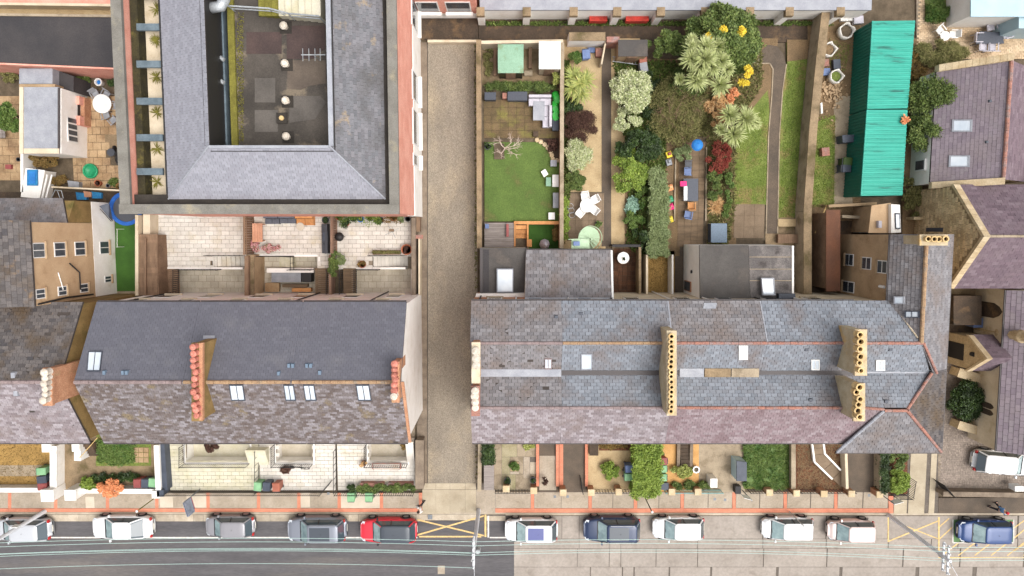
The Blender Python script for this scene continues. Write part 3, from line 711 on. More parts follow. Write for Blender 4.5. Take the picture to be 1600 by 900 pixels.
MB().prism([(XB - 9, yN + .02, 5.3), (XB - .01, yN + .02, 5.3), (XB - .01, ynx, 4.4), (XB - 9, ynx, 4.4)], 2.62).build('wing_wall', 'mossy_render', t)
slope(t, [(XB + .1, yS, 9.0), (XB + .1, yN + .1, 9.0), (XB - 5, yN + .1, 10.6), (XB - 5, yS, 10.6)], 'slate_old_dark', .40, .30, lift=.03, gap=.022, seed=5, drop=.02, indiv=100)
slope(t, [(XB - 8.6, ynx + .15, 4.5), (XB - .75, ynx + .15, 4.5), (XB + .08, yN, 5.45), (XB - 8.0, yN, 5.45)], 'slate_grey', .36, .24, lift=.03, gap=.014, seed=6)
q = [(XB - 6.3, ynx - .7, 4.92), (XB - 5.4, ynx - .7, 4.92), (XB - 5.3, yN + .35, 5.22), (XB - 6.2, yN + .35, 5.22)]
rooflight(t, q, 'frame_white', bars=0)
def win_east(z, yc, w, hh, tt=t, X=XB, frame='frame_white', bars=True):
 o_ = MB().box(X - .05, X + .04, yc - w / 2, yc + w / 2, z, z + hh).build('window', MATS[frame], tt)
 for s in (-1, 1):
  MB().box(X + .038, X + .055, yc + (.03 if s > 0 else -w / 2 + .06), yc + (w / 2 - .06 if s > 0 else -.03), z + .07, z + hh - .07).build('pane', 'window_glass', o_)
 MB().box(X, X + .14, yc - w / 2 - .08, yc + w / 2 + .08, z - .09, z - .012).build('sill', 'brown_render', o_)
yq = P(800, 389, 5).y
for z, w in ((7.7, .95), (5.7, .95), (3.6, .95), (.8, .95)): win_east(z, yq, w, 1.1)
yq2 = P(800, 452, 5).y
for z in (7.9, 5.8, 3.5): win_east(z, yq2, .62, .85)
win_east(.7, P(800, 436, 1).y, .5, .8)
MB().tube([(XB + .06, yS + .1, 8.6), (XB + .06, yS + .25, 6.0), (XB + .06, yS + .2, 3.0)], .06, 6).build('waste_pipe', 'metal_black', t)
MB().tube([(XB + .07, P(800, 425, 6).y, 6.6), (XB + .07, P(800, 452, 6).y, 6.2)], .035, 6).build('waste_pipe', 'frame_white', t)
MB().tube([(XB + .07, P(800, 410, 4).y, 5.4), (XB + .2, P(800, 425, 4).y, 4.6), (XB + .07, P(800, 452, 4).y, 4.4)], .05, 6).build('waste_pipe', 'metal_black', t)
o_ = MB(); 
for y_ in (352, 380): c = P(183, y_ + 6, .9); o_.tube([(c.x, c.y, 0), (c.x, c.y, 1.0)], .02, 5)
a, b = P(183, 358, 1), P(183, 386, 1); o_.tube([(a.x, a.y, 1), (b.x, b.y, 1)], .02, 5); tag(o_.build('handrail', 'frame_white'), 'white tubular handrail by door onto small artificial lawn', 'handrail')
# ================================================================== the large brick building at the top of the lane
mat('coping_grey', (128, 124, 116), (110, 106, 98), 1.0, fine=.12, stain=((150, 140, 116), 1.2, .56, .75))
mat('moss_dark', (66, 60, 34), (44, 40, 26), 1.2, fine=.25, stain=((98, 90, 40), 1.4, .56, .72))
mat('moss_green', (128, 122, 46), (104, 98, 36), 1.6, fine=.2)
mat('flat_roof', (86, 79, 72), (62, 57, 52), 0.35, fine=.14, stain=((118, 106, 90), .5, .54, .62))
mat('flat_roof_dark', (60, 54, 48), (46, 42, 38), 0.6, fine=.14)
mat('steel_blue', (104, 118, 126), (84, 98, 106), 2, rough=.5, fine=.1)
mat('galv', (186, 190, 192), (160, 164, 168), 3, rough=.45, metal=.3)
HP = 10.5
s = thing('brick_school_building', 'large brick building with grey slate roof around a sunken flat roof', 'building', (P(480, 160, 0).x, P(480, 160, 0).y, 0))
XL = P(181, 160, HP).x; XR = P(620, 160, HP).x; YS = P(400, 333, HP).y; YN = P(400, -60, HP).y
MB().box(XR - .5, XR, YS, YN, 3.9, HP - .25).build('brick_wall', 'brick_pink', s)
MB().box(XR - .5, XR + .05, YS - .02, YN, -.16, 3.88).build('rendered_wall', 'white_render', s)
MB().box(XL, XR - .51, YS, YS + .5, -.16, HP - .25).build('brick_wall', 'brick_pink', s)
MB().box(XL, XL + .5, YS + .51, YN, -.16, HP - .25).build('brick_wall', 'brick_pink', s)
cw = .52
for nm, bx in (('parapet', (XR - cw, XR + .05, YS + cw + .01, YN)), ('parapet', (XL - .12, XR + .05, YS - .05, YS + cw)), ('parapet', (XL - .05, XL + cw + .04, YS + cw + .01, YN))):
 MB().box(bx[0], bx[1], bx[2], bx[3], HP - .25, HP).build(nm, MATS['coping_grey'], s)
for (ya, yb) in ((6, 50), (117, 162), (175, 230), (243, 262)):
 y0, y1 = P(650, yb, 2.5).y, P(650, ya, 2.5).y
 w_ = MB().box(XR - .05, XR + .075, y0, y1, 1.5, 4.3).build('window', 'frame_white', s)
 MB().box(XR + .07, XR + .09, y0 + .12, y1 - .12, 1.65, 4.15).build('pane', 'window_glass', w_)
 MB().box(XR + .04, XR + .3, y0 - .1, y1 + .1, 1.3, 1.48).build('sill', 'white_render', w_)
MB().box(XL + cw, XR - cw - .01, YS + cw + .01, YS + cw + .6, HP - 1.0, HP - .55).build('gutter', 'flat_roof_dark', s)
MB().box(XR - cw - .55, XR - cw - .01, YS + cw + .61, YN, HP - 1.0, HP - .55).build('gutter', 'flat_roof_dark', s)
MB().box(XL + cw + .05, P(221, 160, 9.6).x, YS + cw + .61, YN, HP - 2, 9.6).build('mossy_gutter', 'moss_dark', s)
MB().box(P(221, 160, 9.6).x + .01, P(258, 160, 8.8).x, YS + cw + .61, YN, 8.4, 8.8).build('gutter_floor', 'cream_render', s)
for y_ in (-8, 42, 100, 158, 215, 268):
 a, b = P(221, y_, 9.75), P(254, y_, 9.75)
 bm = MB().box(a.x - .3, b.x, a.y - .2, a.y + .2, 9.55, 9.75).build('steel_beam', 'steel_blue', s)
 V = strap_rosette((b.x - .8, a.y - .55, 8.85), .5, 26, .05, .7, .3, int(y_ + 20)); 
 tag(straps('weeds', V, 'moss_green', s), kind='stuff')
HE, HI = 9.95, 12.0
ox0, ox1, oy0 = P(257, 160, HE).x, P(600, 160, HE).x, P(400, 311, HE).y
ix0, ix1, iy0 = P(324, 160, HI).x, P(513, 160, HI).x, P(400, 228, HI).y
slope(s, [(ox0, oy0, HE), (ox1, oy0, HE), (ix1, iy0, HI), (ix0, iy0, HI)], 'slate_school', .32, .2, seed=41, lift=.018)
slope(s, [(ox1, oy0, HE), (ox1, YN, HE), (ix1, YN, HI), (ix1, iy0, HI)], 'slate_school_old', .36, .22, seed=42, lift=.024, gap=.014)
slope(s, [(ox0, oy0, HE), (ox0, YN, HE), (ix0, YN, HI), (ix0, iy0, HI)], 'slate_school', .32, .2, seed=43, lift=.018)
for a, b in (((ox0, oy0, HE + .03), (ix0, iy0, HI + .03)), ((ox1, oy0, HE + .03), (ix1, iy0, HI + .03))):
 MB().tube([a, b], .05, 6).build('hip', 'lead', s)
MB().box(ix1 - .02, ix1 + .24, iy0, YN, HI - .1, HI + .05).build('ridge_flashing', 'lead', s)
MB().box(ix0 + .02, ix1 - .03, iy0 - .12, iy0 + .03, HI - .1, HI + .045).build('ridge_flashing', 'lead', s)
MB().box(ox0 - .15, ox0 + .02, oy0, YN, HE - 1.1, HE - .05).build('fascia', 'metal_black', s)
HF = 9.6
MB().box(ix0 - .3, ix0, iy0, YN, 7.5, HI - .15).build('inner_wall', 'metal_black', s)
MB().box(ix0 + .01, ix1 + .3, iy0 - .3, iy0 - .01, 7.5, HI - .16).build('inner_wall', 'metal_black', s)
MB().box(ix1, ix1 + .3, iy0, YN, 7.5, HI - .15).build('inner_wall', 'metal_black', s)
fx = P(362, 160, HF).x
MB().box(fx, ix1 - .01, iy0 + .01, YN, HF - .4, HF).build('flat_roof', 'flat_roof', s)
MB().box(fx - .02, fx + .35, iy0 + .01, YN, HF + .004, HF + .18).build('mossy_kerb', 'moss_green', s)
MB().box(ix0 + .01, fx - .03, iy0 + .01, YN, 7.4, 7.6).build('plant_slot_floor', 'flat_roof_dark', s)
MB().box(fx - .62, fx - .30, iy0 + .02, YN, HF - .5, HF + .1).build('steel_rail', 'steel_blue', s)
for y_ in (45, 100, 158, 214):
 a = P(330, y_, 9.6)
 MB().box(ix0 + .02, fx - .63, a.y - .22, a.y + .22, 9.2, 9.5).build('steel_beam', 'steel_blue', s)
for (ya, yb) in ((78, 94), (114, 130)):
 a, b = P(326, ya, 10), P(350, yb, 10); MB().tube([a, b], .12, 6).build('duct', 'galv', s)
a = P(333, 8, 11); MB().tube([P(330, 12, 11), P(345, 10, 11), P(352, -4, 11)], .32, 10).build('duct', 'galv', s, smooth=True)
tag(scatter_tufts('moss', None, None, [(371, 20), (381, 20), (381, 222), (371, 222)], 'moss_green', 1500, .08, HF + .0, .06), 'yellow green moss along the edge of the sunken flat roof', 'moss')
mat('felt_patch', (104, 92, 80), (84, 74, 66), .6, fine=.1); mat('felt_patch2', (98, 92, 86), (80, 75, 70), .7, fine=.1); mat('felt_patch3', (82, 66, 62), (66, 54, 52), .6, fine=.12)
for (pts, m_) in (([(448, 40), (508, 40), (508, 76), (494, 86), (490, 92), (448, 92)], 'felt_patch3'), ([(449, 94), (509, 94), (509, 130), (484, 134), (470, 140), (449, 139)], 'felt_patch'),
      ([(452, 150), (500, 150), (510, 160), (492, 186), (452, 192)], 'felt_patch2'), ([(398, 122), (430, 122), (430, 160), (398, 160)], 'felt_patch2'), ([(398, 172), (434, 172), (434, 206), (398, 206)], 'felt_patch2'), ([(385, 50), (440, 50), (440, 84), (385, 84)], 'felt_patch3')):
 MB().prism([P(x, y, HF + .018) for x, y in pts], HF - .01).build('felt_sheet', MATS[m_], s)
for i, (x, y) in enumerate(((443, 40), (445, 99), (446, 157), (447, 213))):
 c = P(x, y, HF + .4); v_ = MB().lathe((c.x, c.y, HF), [(.16, 0), (.16, .34), (.23, .36), (.24, .46), (.15, .56)], 10).build('roof_vent', 'pot_white', s)
 MB().cbox((c.x, c.y, HF + .004), .7, .7, .03).build('vent_upstand', 'flat_roof_dark', v_)
c = P(441, 185, HF); h_ = MB().cbox((c.x, c.y, HF), .62, .62, .12).build('roof_drain', 'flat_roof_dark', s)
MB().lathe((c.x, c.y, HF + .1), [(.16, 0), (.14, .1), (.06, .12)], 10).build('drain_dome', 'pot_buff', h_)
ant = MB(); a = P(490, 86, HF + 1.2); ant.tube([(a.x, a.y, HF), (a.x, a.y, HF + 1.3)], .025, 6); ant.tube([(a.x - .7, a.y, HF + 1.25), (a.x + .7, a.y, HF + 1.25)], .03, 6)
for dx in (-.6, -.25, .1, .4): ant.tube([(a.x + dx, a.y - .35, HF + 1.27), (a.x + dx, a.y + .35, HF + 1.27)], .018, 5)
tag(ant.build('television_aerial', 'galv'), 'television aerial on the sunken flat roof', 'aerial')
st = thing('steel_stair', 'lichen-stained steps with galvanised handrails at the top of the flat roof', 'stairs', P(440, 6, HF))
for i in range(9):
 a = P(410 + i * 10.5, 4, HF + .2 + i * .13); MB().box(a.x - .24, a.x + .24, a.y - .75, a.y + .75, HF, HF + .2 + i * .13).build('step', MATS['moss_green' if i < 3 else 'patio_green'], st)
mb = MB(); pr = [P(356, 9, HF + 1.0), P(420, 13, HF + 1.0), P(450, 21, HF + 1.2), P(498, 25, HF + 2.1)]
mb.tube(pr, .05, 6); mb.tube([p - Vector((0, 0, .5)) for p in pr], .035, 6)
for p in pr: mb.tube([(p.x, p.y, HF), p], .035, 6)
mb.tube([P(356, -2, HF + 1), P(356, 9, HF + 1)], .05, 6); mb.build('handrail', 'galv', st)
# ------------------------------------------------------------------ north range across the top of the yard
n_ = thing('north_range', 'pink walled building with white window reveals across the top yard', 'building', P(695, 10, 0))
yw = P(700, 27, 0).y
MB().box(P(640, 27, 0).x, P(747, 27, 0).x, yw, yw + 8, -.16, 5.2).build('wall', 'brick_pink', n_)
MB().box(P(640, 27, 0).x - .01, P(747, 27, 0).x, yw - .06, yw - .002, -.16, .9).build('plinth', 'white_render', n_)
for (a, b) in ((652, 686), (697, 736)):
 xa, xb = P(a, 12, 2.2).x, P(b, 12, 2.2).x
 w_ = MB().box(xa, xb, yw - .05, yw + .1, 1.5, 3.4).build('window', 'frame_white', n_)
 MB().box(xa + .08, xb - .08, yw - .07, yw - .052, 1.58, 3.3).build('pane', 'window_glass', w_)
 MB().box(xa - .1, xb + .1, yw - .3, yw - .07, .95, 1.45).build('sill', 'white_render', w_)
bw = thing('boundary_wall', 'long white rendered wall with piers along the back alley', 'wall', P(1040, 30, 0))
X0, X1, yw = P(752, 30, 0).x, P(1336, 30, 0).x, P(1000, 30, 0).y
MB().box(X0, X1, yw, yw + .3, -.16, 2.1).build('wall', 'white_render', bw)
MB().box(X0, X1, yw - .06, yw + 1.5, 2.104, 2.28).build('coping', 'lead', bw)
for x in (753, 822, 892, 957, 1022, 1088, 1155, 1214, 1290):
 c = P(x, 31, 0); p_ = MB().box(c.x - .24, c.x + .24, yw - .42, yw - .005, -.16, 1.9).build('pier', 'white_render', bw)
 MB().box(c.x - .28, c.x + .28, yw - .46, yw + .12, 1.904, 2.32).build('pier_cap', 'concrete_dirty', p_)
tag(MB().box(X0, P(1310, 30, 0).x, yw + 1.9, yw + 9, -.16, 3.2).build('outbuilding', 'brick_pink'), 'pink building edge showing beyond the long white boundary wall', 'building')
px_prism(rect(748, 29, 1345, 66), -.03, -.165).build('back_alley', 'alley')['kind'] = 'structure'
# ------------------------------------------------------------------ flat dark roof at the top left corner
f_ = thing('flat_roof_building', 'low building with plain black felt roof and pink edge wall', 'building', P(90, 60, 0))
q = [P(-60, 24, 3.2), P(188, 27, 3.2), P(188, 106, 3.2), P(-60, 95, 3.2)]
MB().prism(q, 2.9).build('roof', 'felt_black', f_)
q = [P(-60, 97, 3.05), P(190, 108, 3.05), P(190, 113, 2.8), P(-60, 101, 2.8)]
MB().prism([P(-60, 95.3, 3.3), P(190, 106.4, 3.3), P(190, 109, 3.3), P(-60, 98, 3.3)], -.1).build('edge_wall', 'brick_pink', f_)
MB().prism([P(-60, 98.2, 2.5), P(190, 109.2, 2.5), P(190, 112, 2.5), P(-60, 101, 2.5)], -.1).build('lower_wall', 'tan_render', f_)
MB().prism([P(-60, 20, 3.3), P(188, 23, 3.3), P(188, 26.8, 3.3), P(-60, 23.8, 3.3)], -.1).build('edge_wall', 'concrete', f_)
surf('gravel_strip', rect(-60, 6, 200, 30), 'sand', 0); surf('top_terrace', rect(-60, -40, 200, 6), 'brick_pink', .0)
tag(px_prism([(-60, 3), (190, 6), (190, 10), (-60, 7)], .9, -.1).build('garden_wall', 'cream_render'), 'cream wall above gravel strip at the top left corner', 'wall')
# ================================================================== small garden furniture makers
mat('plastic_white', (236, 234, 230), (222, 220, 214), 2, rough=.45, fine=.03)
mat('plastic_grey', (150, 152, 156), (132, 134, 140), 2, rough=.5, fine=.05)
mat('plastic_dark', (70, 72, 78), None, rough=.5, fine=.06)
mat('bin_green', (132, 178, 132), (112, 158, 114), 2, rough=.5, fine=.06)
mat('bin_dark', (74, 80, 92), (62, 68, 80), 2, rough=.5, fine=.06)
mat('bin_red', (150, 76, 72), (130, 64, 62), 2, rough=.5, fine=.06)
mat('bin_brown', (176, 104, 80), (150, 86, 66), 2, rough=.5)
mat('bin_blue', (104, 124, 166), (90, 108, 148), 2, rough=.5)
mat('cushion_grey', (104, 106, 114), (88, 90, 98), 2, fine=.08)
mat('sofa_pale', (196, 192, 200), (178, 174, 182), 2, fine=.06)
mat('teak', (206, 154, 124), (186, 132, 102), 1, fine=.1, rnd=.08)
mat('pot_terracotta', (190, 112, 76), (160, 90, 60), 2, fine=.12)
mat('blue_plastic', (44, 132, 206), (36, 112, 186), 2, rough=.4)
mat('leaf_mid', (0, 0, 0), c2=(70, 88, 36), ramp=[(82, 102, 44), (114, 132, 60), (66, 82, 36), (138, 150, 80)], scale=1.2, contrast=(.45, .65), fine=.1, rough=.6)
mat('leaf_dark', (0, 0, 0), c2=(34, 48, 22), ramp=[(46, 66, 28), (66, 88, 38), (36, 54, 24), (84, 104, 48)], scale=1.0, contrast=(.45, .65), fine=.1, rough=.5)
mat('leaf_lime', (0, 0, 0), c2=(88, 112, 32), ramp=[(118, 142, 42), (142, 162, 60), (94, 120, 34), (158, 172, 82)], scale=1.2, contrast=(.5, .7), fine=.1, rough=.6)
mat('leaf_vivid', (0, 0, 0), c2=(58, 94, 28), ramp=[(80, 106, 40), (102, 124, 52), (62, 86, 32), (118, 134, 68)], scale=1.2, contrast=(.5, .7), fine=.1, rough=.6)
mat('leaf_pale', (0, 0, 0), c2=(128, 142, 76), ramp=[(176, 184, 122), (206, 208, 160), (140, 156, 88), (222, 220, 184), (112, 132, 66)], scale=1.6, contrast=(.55, .75), fine=.08, rough=.6)
mat('leaf_olive', (0, 0, 0), c2=(96, 92, 48), ramp=[(112, 112, 60), (136, 132, 78), (90, 92, 46), (156, 144, 96)], scale=1.0, contrast=(.5, .7), fine=.1)
mat('leaf_brown', (0, 0, 0), c2=(116, 92, 50), ramp=[(134, 104, 54), (158, 124, 64), (112, 96, 48), (96, 84, 40)], scale=1.2, fine=.1)
mat('leaf_maroon', (0, 0, 0), c2=(66, 44, 36), ramp=[(84, 56, 46), (100, 68, 56), (68, 46, 38), (116, 84, 66)], scale=1.2, fine=.1)
mat('leaf_red', (0, 0, 0), c2=(122, 40, 34), ramp=[(138, 62, 50), (156, 80, 62), (112, 50, 42), (134, 92, 62)], scale=1.4, fine=.1)
mat('leaf_orange', (0, 0, 0), c2=(226, 144, 92), ramp=[(236, 156, 104), (244, 178, 130), (222, 136, 84), (230, 166, 112)], scale=1.6, fine=.08)
mat('leaf_yellow', (0, 0, 0), ramp=[(228, 196, 34), (240, 212, 60), (206, 178, 30)], fine=.06)
mat('leaf_straw', (0, 0, 0), c2=(196, 152, 96), ramp=[(216, 178, 124), (230, 196, 146), (196, 150, 96), (176, 128, 78)], scale=1.4, fine=.08)
mat('leaf_cord', (0, 0, 0), ramp=[(162, 172, 104), (188, 194, 130), (140, 152, 84), (204, 206, 150)], fine=.06, rough=.5)
mat('leaf_palm', (0, 0, 0), ramp=[(136, 146, 66), (160, 166, 84), (112, 124, 52), (190, 186, 104)], fine=.08, rough=.5)
mat('leaf_silver', (0, 0, 0), c2=(120, 132, 84), ramp=[(132, 146, 98), (150, 160, 116), (108, 124, 76), (96, 116, 62)], scale=1.2, fine=.08)
mat('leaf_blue', (0, 0, 0), ramp=[(132, 168, 146), (156, 186, 166), (110, 148, 124)], fine=.06)
mat('leaf_pink', (0, 0, 0), ramp=[(206, 150, 150), (224, 180, 176), (170, 70, 90), (110, 140, 80)], fine=.06)

def chair(label, px, py, ang, m, h=.44, group=None, s=1.0, arms=True, cat='chair'):
 c = P(px, py, h); t = thing('garden_chair', label, cat, (c.x, c.y, 0), group, ang)
 b = lambda *a: MB().box(*[v * s for v in a])
 b(-.24, .24, -.24, .22, .40, .45).build('seat', MATS[m], t, local=True, bevel=.02)
 bk = MB(); n = 5
 bk.add([(-.24 * s, .20 * s, .44 * s), (.24 * s, .20 * s, .44 * s), (.27 * s, .33 * s, .86 * s), (-.27 * s, .33 * s, .86 * s), (-.24 * s, .24 * s, .44 * s), (.24 * s, .24 * s, .44 * s), (.27 * s, .37 * s, .86 * s), (-.27 * s, .37 * s, .86 * s)],
     [(0, 1, 2, 3), (7, 6, 5, 4), (0, 4, 5, 1), (1, 5, 6, 2), (2, 6, 7, 3), (3, 7, 4, 0)]); bk.build('backrest', MATS[m], t, local=True)
 for sx in (-1, 1):
  for sy in (-1, 1): MB().tube([(sx * .25 * s, sy * .23 * s, 0), (sx * .21 * s, sy * .2 * s, .41 * s)], .022, 6).build('leg', MATS[m], t, local=True)
  if arms: MB().box(sx * .27 * s - .03, sx * .27 * s + .03, -.22 * s, .26 * s, .62 * s, .65 * s).build('armrest', MATS[m], t, local=True)
 return t
def round_table(label, px, py, r, m, h=.72, cat='table'):
 c = P(px, py, h); t = thing('round_table', label, cat, (c.x, c.y, 0))
 MB().lathe((0, 0, 0), [(r * .97, h - .035), (r, h - .025), (r, h - .008), (r * .97, h)], 28).build('tabletop', MATS[m], t, local=True)
 MB().lathe((0, 0, 0), [(.03, .02), (.03, h - .04)], 8).build('post', MATS[m], t, local=True)
 for k in range(4):
  a = k * math.pi / 2 + .4; MB().tube([(0, 0, .25), (math.cos(a) * r * .6, math.sin(a) * r * .6, .01)], .025, 6).build('leg', MATS[m], t, local=True)
 return t
def rect_table(label, pts, m, h=.74, th=.05, cat='table', name='garden_table'):
 q = [P(x, y, h) for x, y in pts]; c = sum(q, Vector()) / 4; t = thing(name, label, cat, (c.x, c.y, 0))
 MB().prism(q, h - th).build('tabletop', MATS[m], t)
 for p in q:
  d = Vector((c.x - p.x, c.y - p.y, 0)).normalized() * .1; MB().tube([(p.x + d.x, p.y + d.y, 0), (p.x + d.x, p.y + d.y, h - th - .002)], .03, 6).build('leg', MATS[m], t)
 return t
def wheelie_bin(label, px, py, m, rot=0, lid=None, h=1.05, z=0.0, group='wheelie bins'):
 c = P(px, py, z + h); t = thing('wheelie_bin', label, 'wheelie bin', (c.x, c.y, z), group, rot)
 MB().cbox((0, 0, .06), .44, .5, h - .14, 0, 1.18).build('body', MATS[m], t, local=True)
 MB().add([(-.29, -.36, h - .07), (.29, -.36, h - .07), (.29, .33, h - .05), (-.29, .33, h - .05), (-.26, -.31, h), (.26, -.31, h), (.26, .28, h + .03), (-.26, .28, h + .03)],
    [(3, 2, 1, 0), (4, 5, 6, 7), (0, 1, 5, 4), (1, 2, 6, 5), (2, 3, 7, 6), (3, 0, 4, 7)]).build('lid', MATS[lid or m], t, local=True)
 MB().tube([(-.24, .36, h - .08), (.24, .36, h - .08)], .025, 6).build('handle', 'plastic_dark', t, local=True)
 for sx in (-1, 1): MB().tube([(sx * .2, .24, .1), (sx * .26, .24, .1)], .1, 10).build('wheel', 'plastic_dark', t, local=True)
 return t
def plant_pot(label, px, py, r, h, m, leaf='leaf_mid', lr=None, lh=.35, z=0.0, count=260, cat='potted plant', group=None):
 c = P(px, py, z + h); t = thing('potted_plant' if leaf else 'pot', label, cat if leaf else 'pot', (c.x, c.y, z), group)
 MB().lathe((c.x, c.y, z), [(r * .7, 0), (r * .95, h * .9), (r * 1.05, h * .9), (r * 1.05, h), (r * .88, h), (r * .82, h * .8)], 14).build('pot', MATS[m], t)
 MB().lathe((c.x, c.y, z), [(r * .8, h * .78), (r * .8, h * .8)], 12).build('soil', 'soil', t)
 if leaf:
  lr = lr or r * 1.2; cs = clump_set(c.x, c.y, lr, lr, z + h, z + h + lh, 6, lr * .55, int(px + py)); V = leaf_cloud(cs, count, .11, .06)
  mesh_np('foliage', V.reshape(-1, 3), np.arange(count * 4).reshape(count, 4), leaf, t)
 return t
def px_box(name, label, cat, pts, h, m, z=0.0, lid=None, lidh=.06, parts=None, group=None):
 """a box-like thing: base, and a lid or top a little proud of it"""
 q = [P(x, y, z + h) for x, y in pts]; c = sum(q, Vector()) / len(q); t = thing(name, label, cat, (c.x, c.y, z), group)
 qi = [c + (p - c) * .96 for p in q]
 MB().prism([(p.x, p.y, z + h - lidh) for p in qi], z).build('body', MATS[m], t)
 MB().prism(q, z + h - lidh + .002).build('top', MATS[lid or m], t, bevel=.012)
 return t
def railing(label, pts, h, m='metal_black', z=0.0, step=.13, cat='railing', name='railing', group=None, top=.022):
 """pts: foot line in map pixels"""
 q = [P(x, y, z) for x, y in pts]; t = thing(name, label, cat, q[0], group); pk = MB()
 for a, b in zip(q, q[1:]):
  L = (b - a).length; n = max(1, int(L / step))
  for zz in (h, h * .15): MB().tube([a + Vector((0, 0, zz)), b + Vector((0, 0, zz))], top, 6).build('rail', MATS[m], t)
  for k in range(n + 1):
   p = a + (b - a) * (k / n); pk.tube([p, p + Vector((0, 0, h + .06))], .022, 4)
 tag(pk.build('balusters', MATS[m], t), kind='stuff')
 for p in q: MB().tube([p, p + Vector((0, 0, h + .1))], .028, 6).build('post', MATS[m], t)
 return t
def gwall(name, label, pts, h, m, th=.25, z0=-.16, cap=None, cat='wall', h1=None):
 """a free-standing wall; pts are its centre line at its top, in map pixels"""
 q = [P(x, y, h) for x, y in pts]; t = thing(name, label, cat, (q[0].x, q[0].y, 0)); 
 for a, b in zip(q, q[1:]):
  MB().wall(a, b, th, z0, h - (.07 if cap else 0)).build('wall', MATS[m], t)
  if cap: MB().wall(a, b, th + .08, h - .068, h).build('coping', MATS[cap], t)
 return t
def pier(label, px, py, w, h, m, cap, z=0, group=None):
 c = P(px, py, h); t = thing('gate_pier', label, 'pier', (c.x, c.y, z), group)
 MB().cbox((c.x, c.y, z - .05), w, w, h - .15 + .05).build('shaft', MATS[m], t)
 MB().cbox((c.x, c.y, h - .098), w + .1, w + .1, .1, 0, .94).build('cap', MATS[cap], t)
 return t

# ================================================================== rear yards of the left terrace
LOWZ = -1.0
for i, (x0, x1, y0, sk, bond) in enumerate(((235, 385, 334, [(330, 399, 384, 422)], .5), (386.5, 516, 334, [(400, 401, 497, 470)], .5), (520, 642, 334, [(582, 399, 642, 422)], .5))):
 holes = SUNK
 b_ = MB()
 ybot = (421, 401, 421)[i]
 base = px_prism(rect(x0, y0, x1 if i < 2 else 648, ybot), -.03, -.165).build('patio', 'grout', None) if i == 1 else None
 if base is None:
  base = MB()
  xa = (330, 0, 582)[i]
  base.prism([P(x, y, -.03) for x, y in rect(x0, y0, x1 if i < 2 else 648, 399)], -.165); base.prism([P(x, y, -.03) for x, y in rect(x0, 399, xa, 421)], -.165)
  base = base.build('patio', 'grout')
 struct(base)
 paving(base, x0, y0, x1, ybot, -.004, 'patio_white', .60, .31, skip=sk, gap=.022)
 if i == 1: paving(base, 497, 401, 516, 462, -.004, 'patio_white', .6, .31, gap=.022)
for i, (x0, x1, y0) in enumerate(((252, 384, 421), (401, 497, 401), (553, 642, 421))):
 a, b = P(x0, 462, 0), P(x1, y0, 0)
 base = MB().box(a.x, b.x, a.y, b.y, LOWZ - .15, LOWZ - .03).build('sunken_yard', 'grout'); struct(base)
 if i != 1:
  a2, b2 = P((330, 0, 582)[i], 421, 0), P((384, 0, 642)[i], 399, 0)
  MB().box(a2.x, b2.x, a2.y + .002, b2.y, LOWZ - .15, LOWZ - .03).build('stair_well_floor', 'grout', base)
 nx = int((b.x - a.x) / .6); ny = int((b.y - a.y) / .4)
 for r_ in range(ny):
  for k in range(nx + 1):
   xa = a.x + (k - .5 * (r_ % 2)) * .6; xb = min(xa + .6, b.x); xa = max(xa, a.x)
   if xb - xa < .08: continue
   piece('paver', 'patio_low', ((xa + xb) / 2, a.y + (r_ + .5) * (b.y - a.y) / ny, LOWZ - .02), (xb - xa - .02, (b.y - a.y) / ny - .02, .03), base)
 rw = thing('retaining_wall', ('white retaining wall of the sunken yard nearest the alley', 'white retaining wall around the cluttered middle sunken yard', 'white retaining wall of the sunken yard nearest the lane')[i], 'wall', (a.x, b.y, LOWZ))
 xe = (P(330, 421, 0).x, b.x, P(582, 421, 0).x)[i]
 MB().box(a.x - .12, xe, b.y + .003, b.y + .16, LOWZ - .1, .1).build('wall', 'white_render', rw)
 MB().box(a.x - .16, a.x - .004, a.y, b.y, LOWZ - .1, .02).build('wall', 'white_render', rw); MB().box(b.x + .004, b.x + .16, a.y, b.y, LOWZ - .1, .02).build('wall', 'white_render', rw)
for i, (x0, x1, y0, y1, n, lab) in enumerate(((331, 381, 400, 417, 8, 'white stair flight with black handrail down to the yard nearest the alley'), (583, 634, 400, 417, 9, 'white stair flight with black handrail down to the yard nearest the lane'))):
 st = thing('garden_stair', lab, 'stairs', P(x0, y1, LOWZ))
 for k in range(n):
  a, b = P(x0 + (x1 - x0) * k / n, y1, 0), P(x0 + (x1 - x0) * (k + 1) / n, y0, 0); z = -.03 - (k + 1) * .95 / n
  MB().box(a.x, b.x - .004, a.y, b.y, LOWZ - .02, z).build('step', 'patio_white', st)
 a, b = P(x0, y1 + .3, 0), P(x1, y1 + 5, 0); MB().box(a.x - (.9 if i == 0 else 1.0) * 0, b.x, b.y + .06, a.y - .003, LOWZ - .02, .16).build('side_wall', 'white_render', st)
 rl = MB(); A, B = P(x0 - 5, y0 - 1, 0), P(x1 + 2, y0 - 1, 0)
 for zz in (.95, .5): rl.tube([(A.x, A.y, zz), (B.x, B.y, zz)], .02, 6)
 for k in range(8): xx = A.x + (B.x - A.x) * k / 7; rl.tube([(xx, A.y, -.02), (xx, A.y, .95)], .015, 5)
 tag(rl.build('railing', 'metal_black', st))
a, b = P(430, 402, 0), P(456, 418, 0)
st = thing('garden_stair', 'mossy cream steps into the cluttered middle sunken yard', 'stairs', (a.x, b.y, LOWZ))
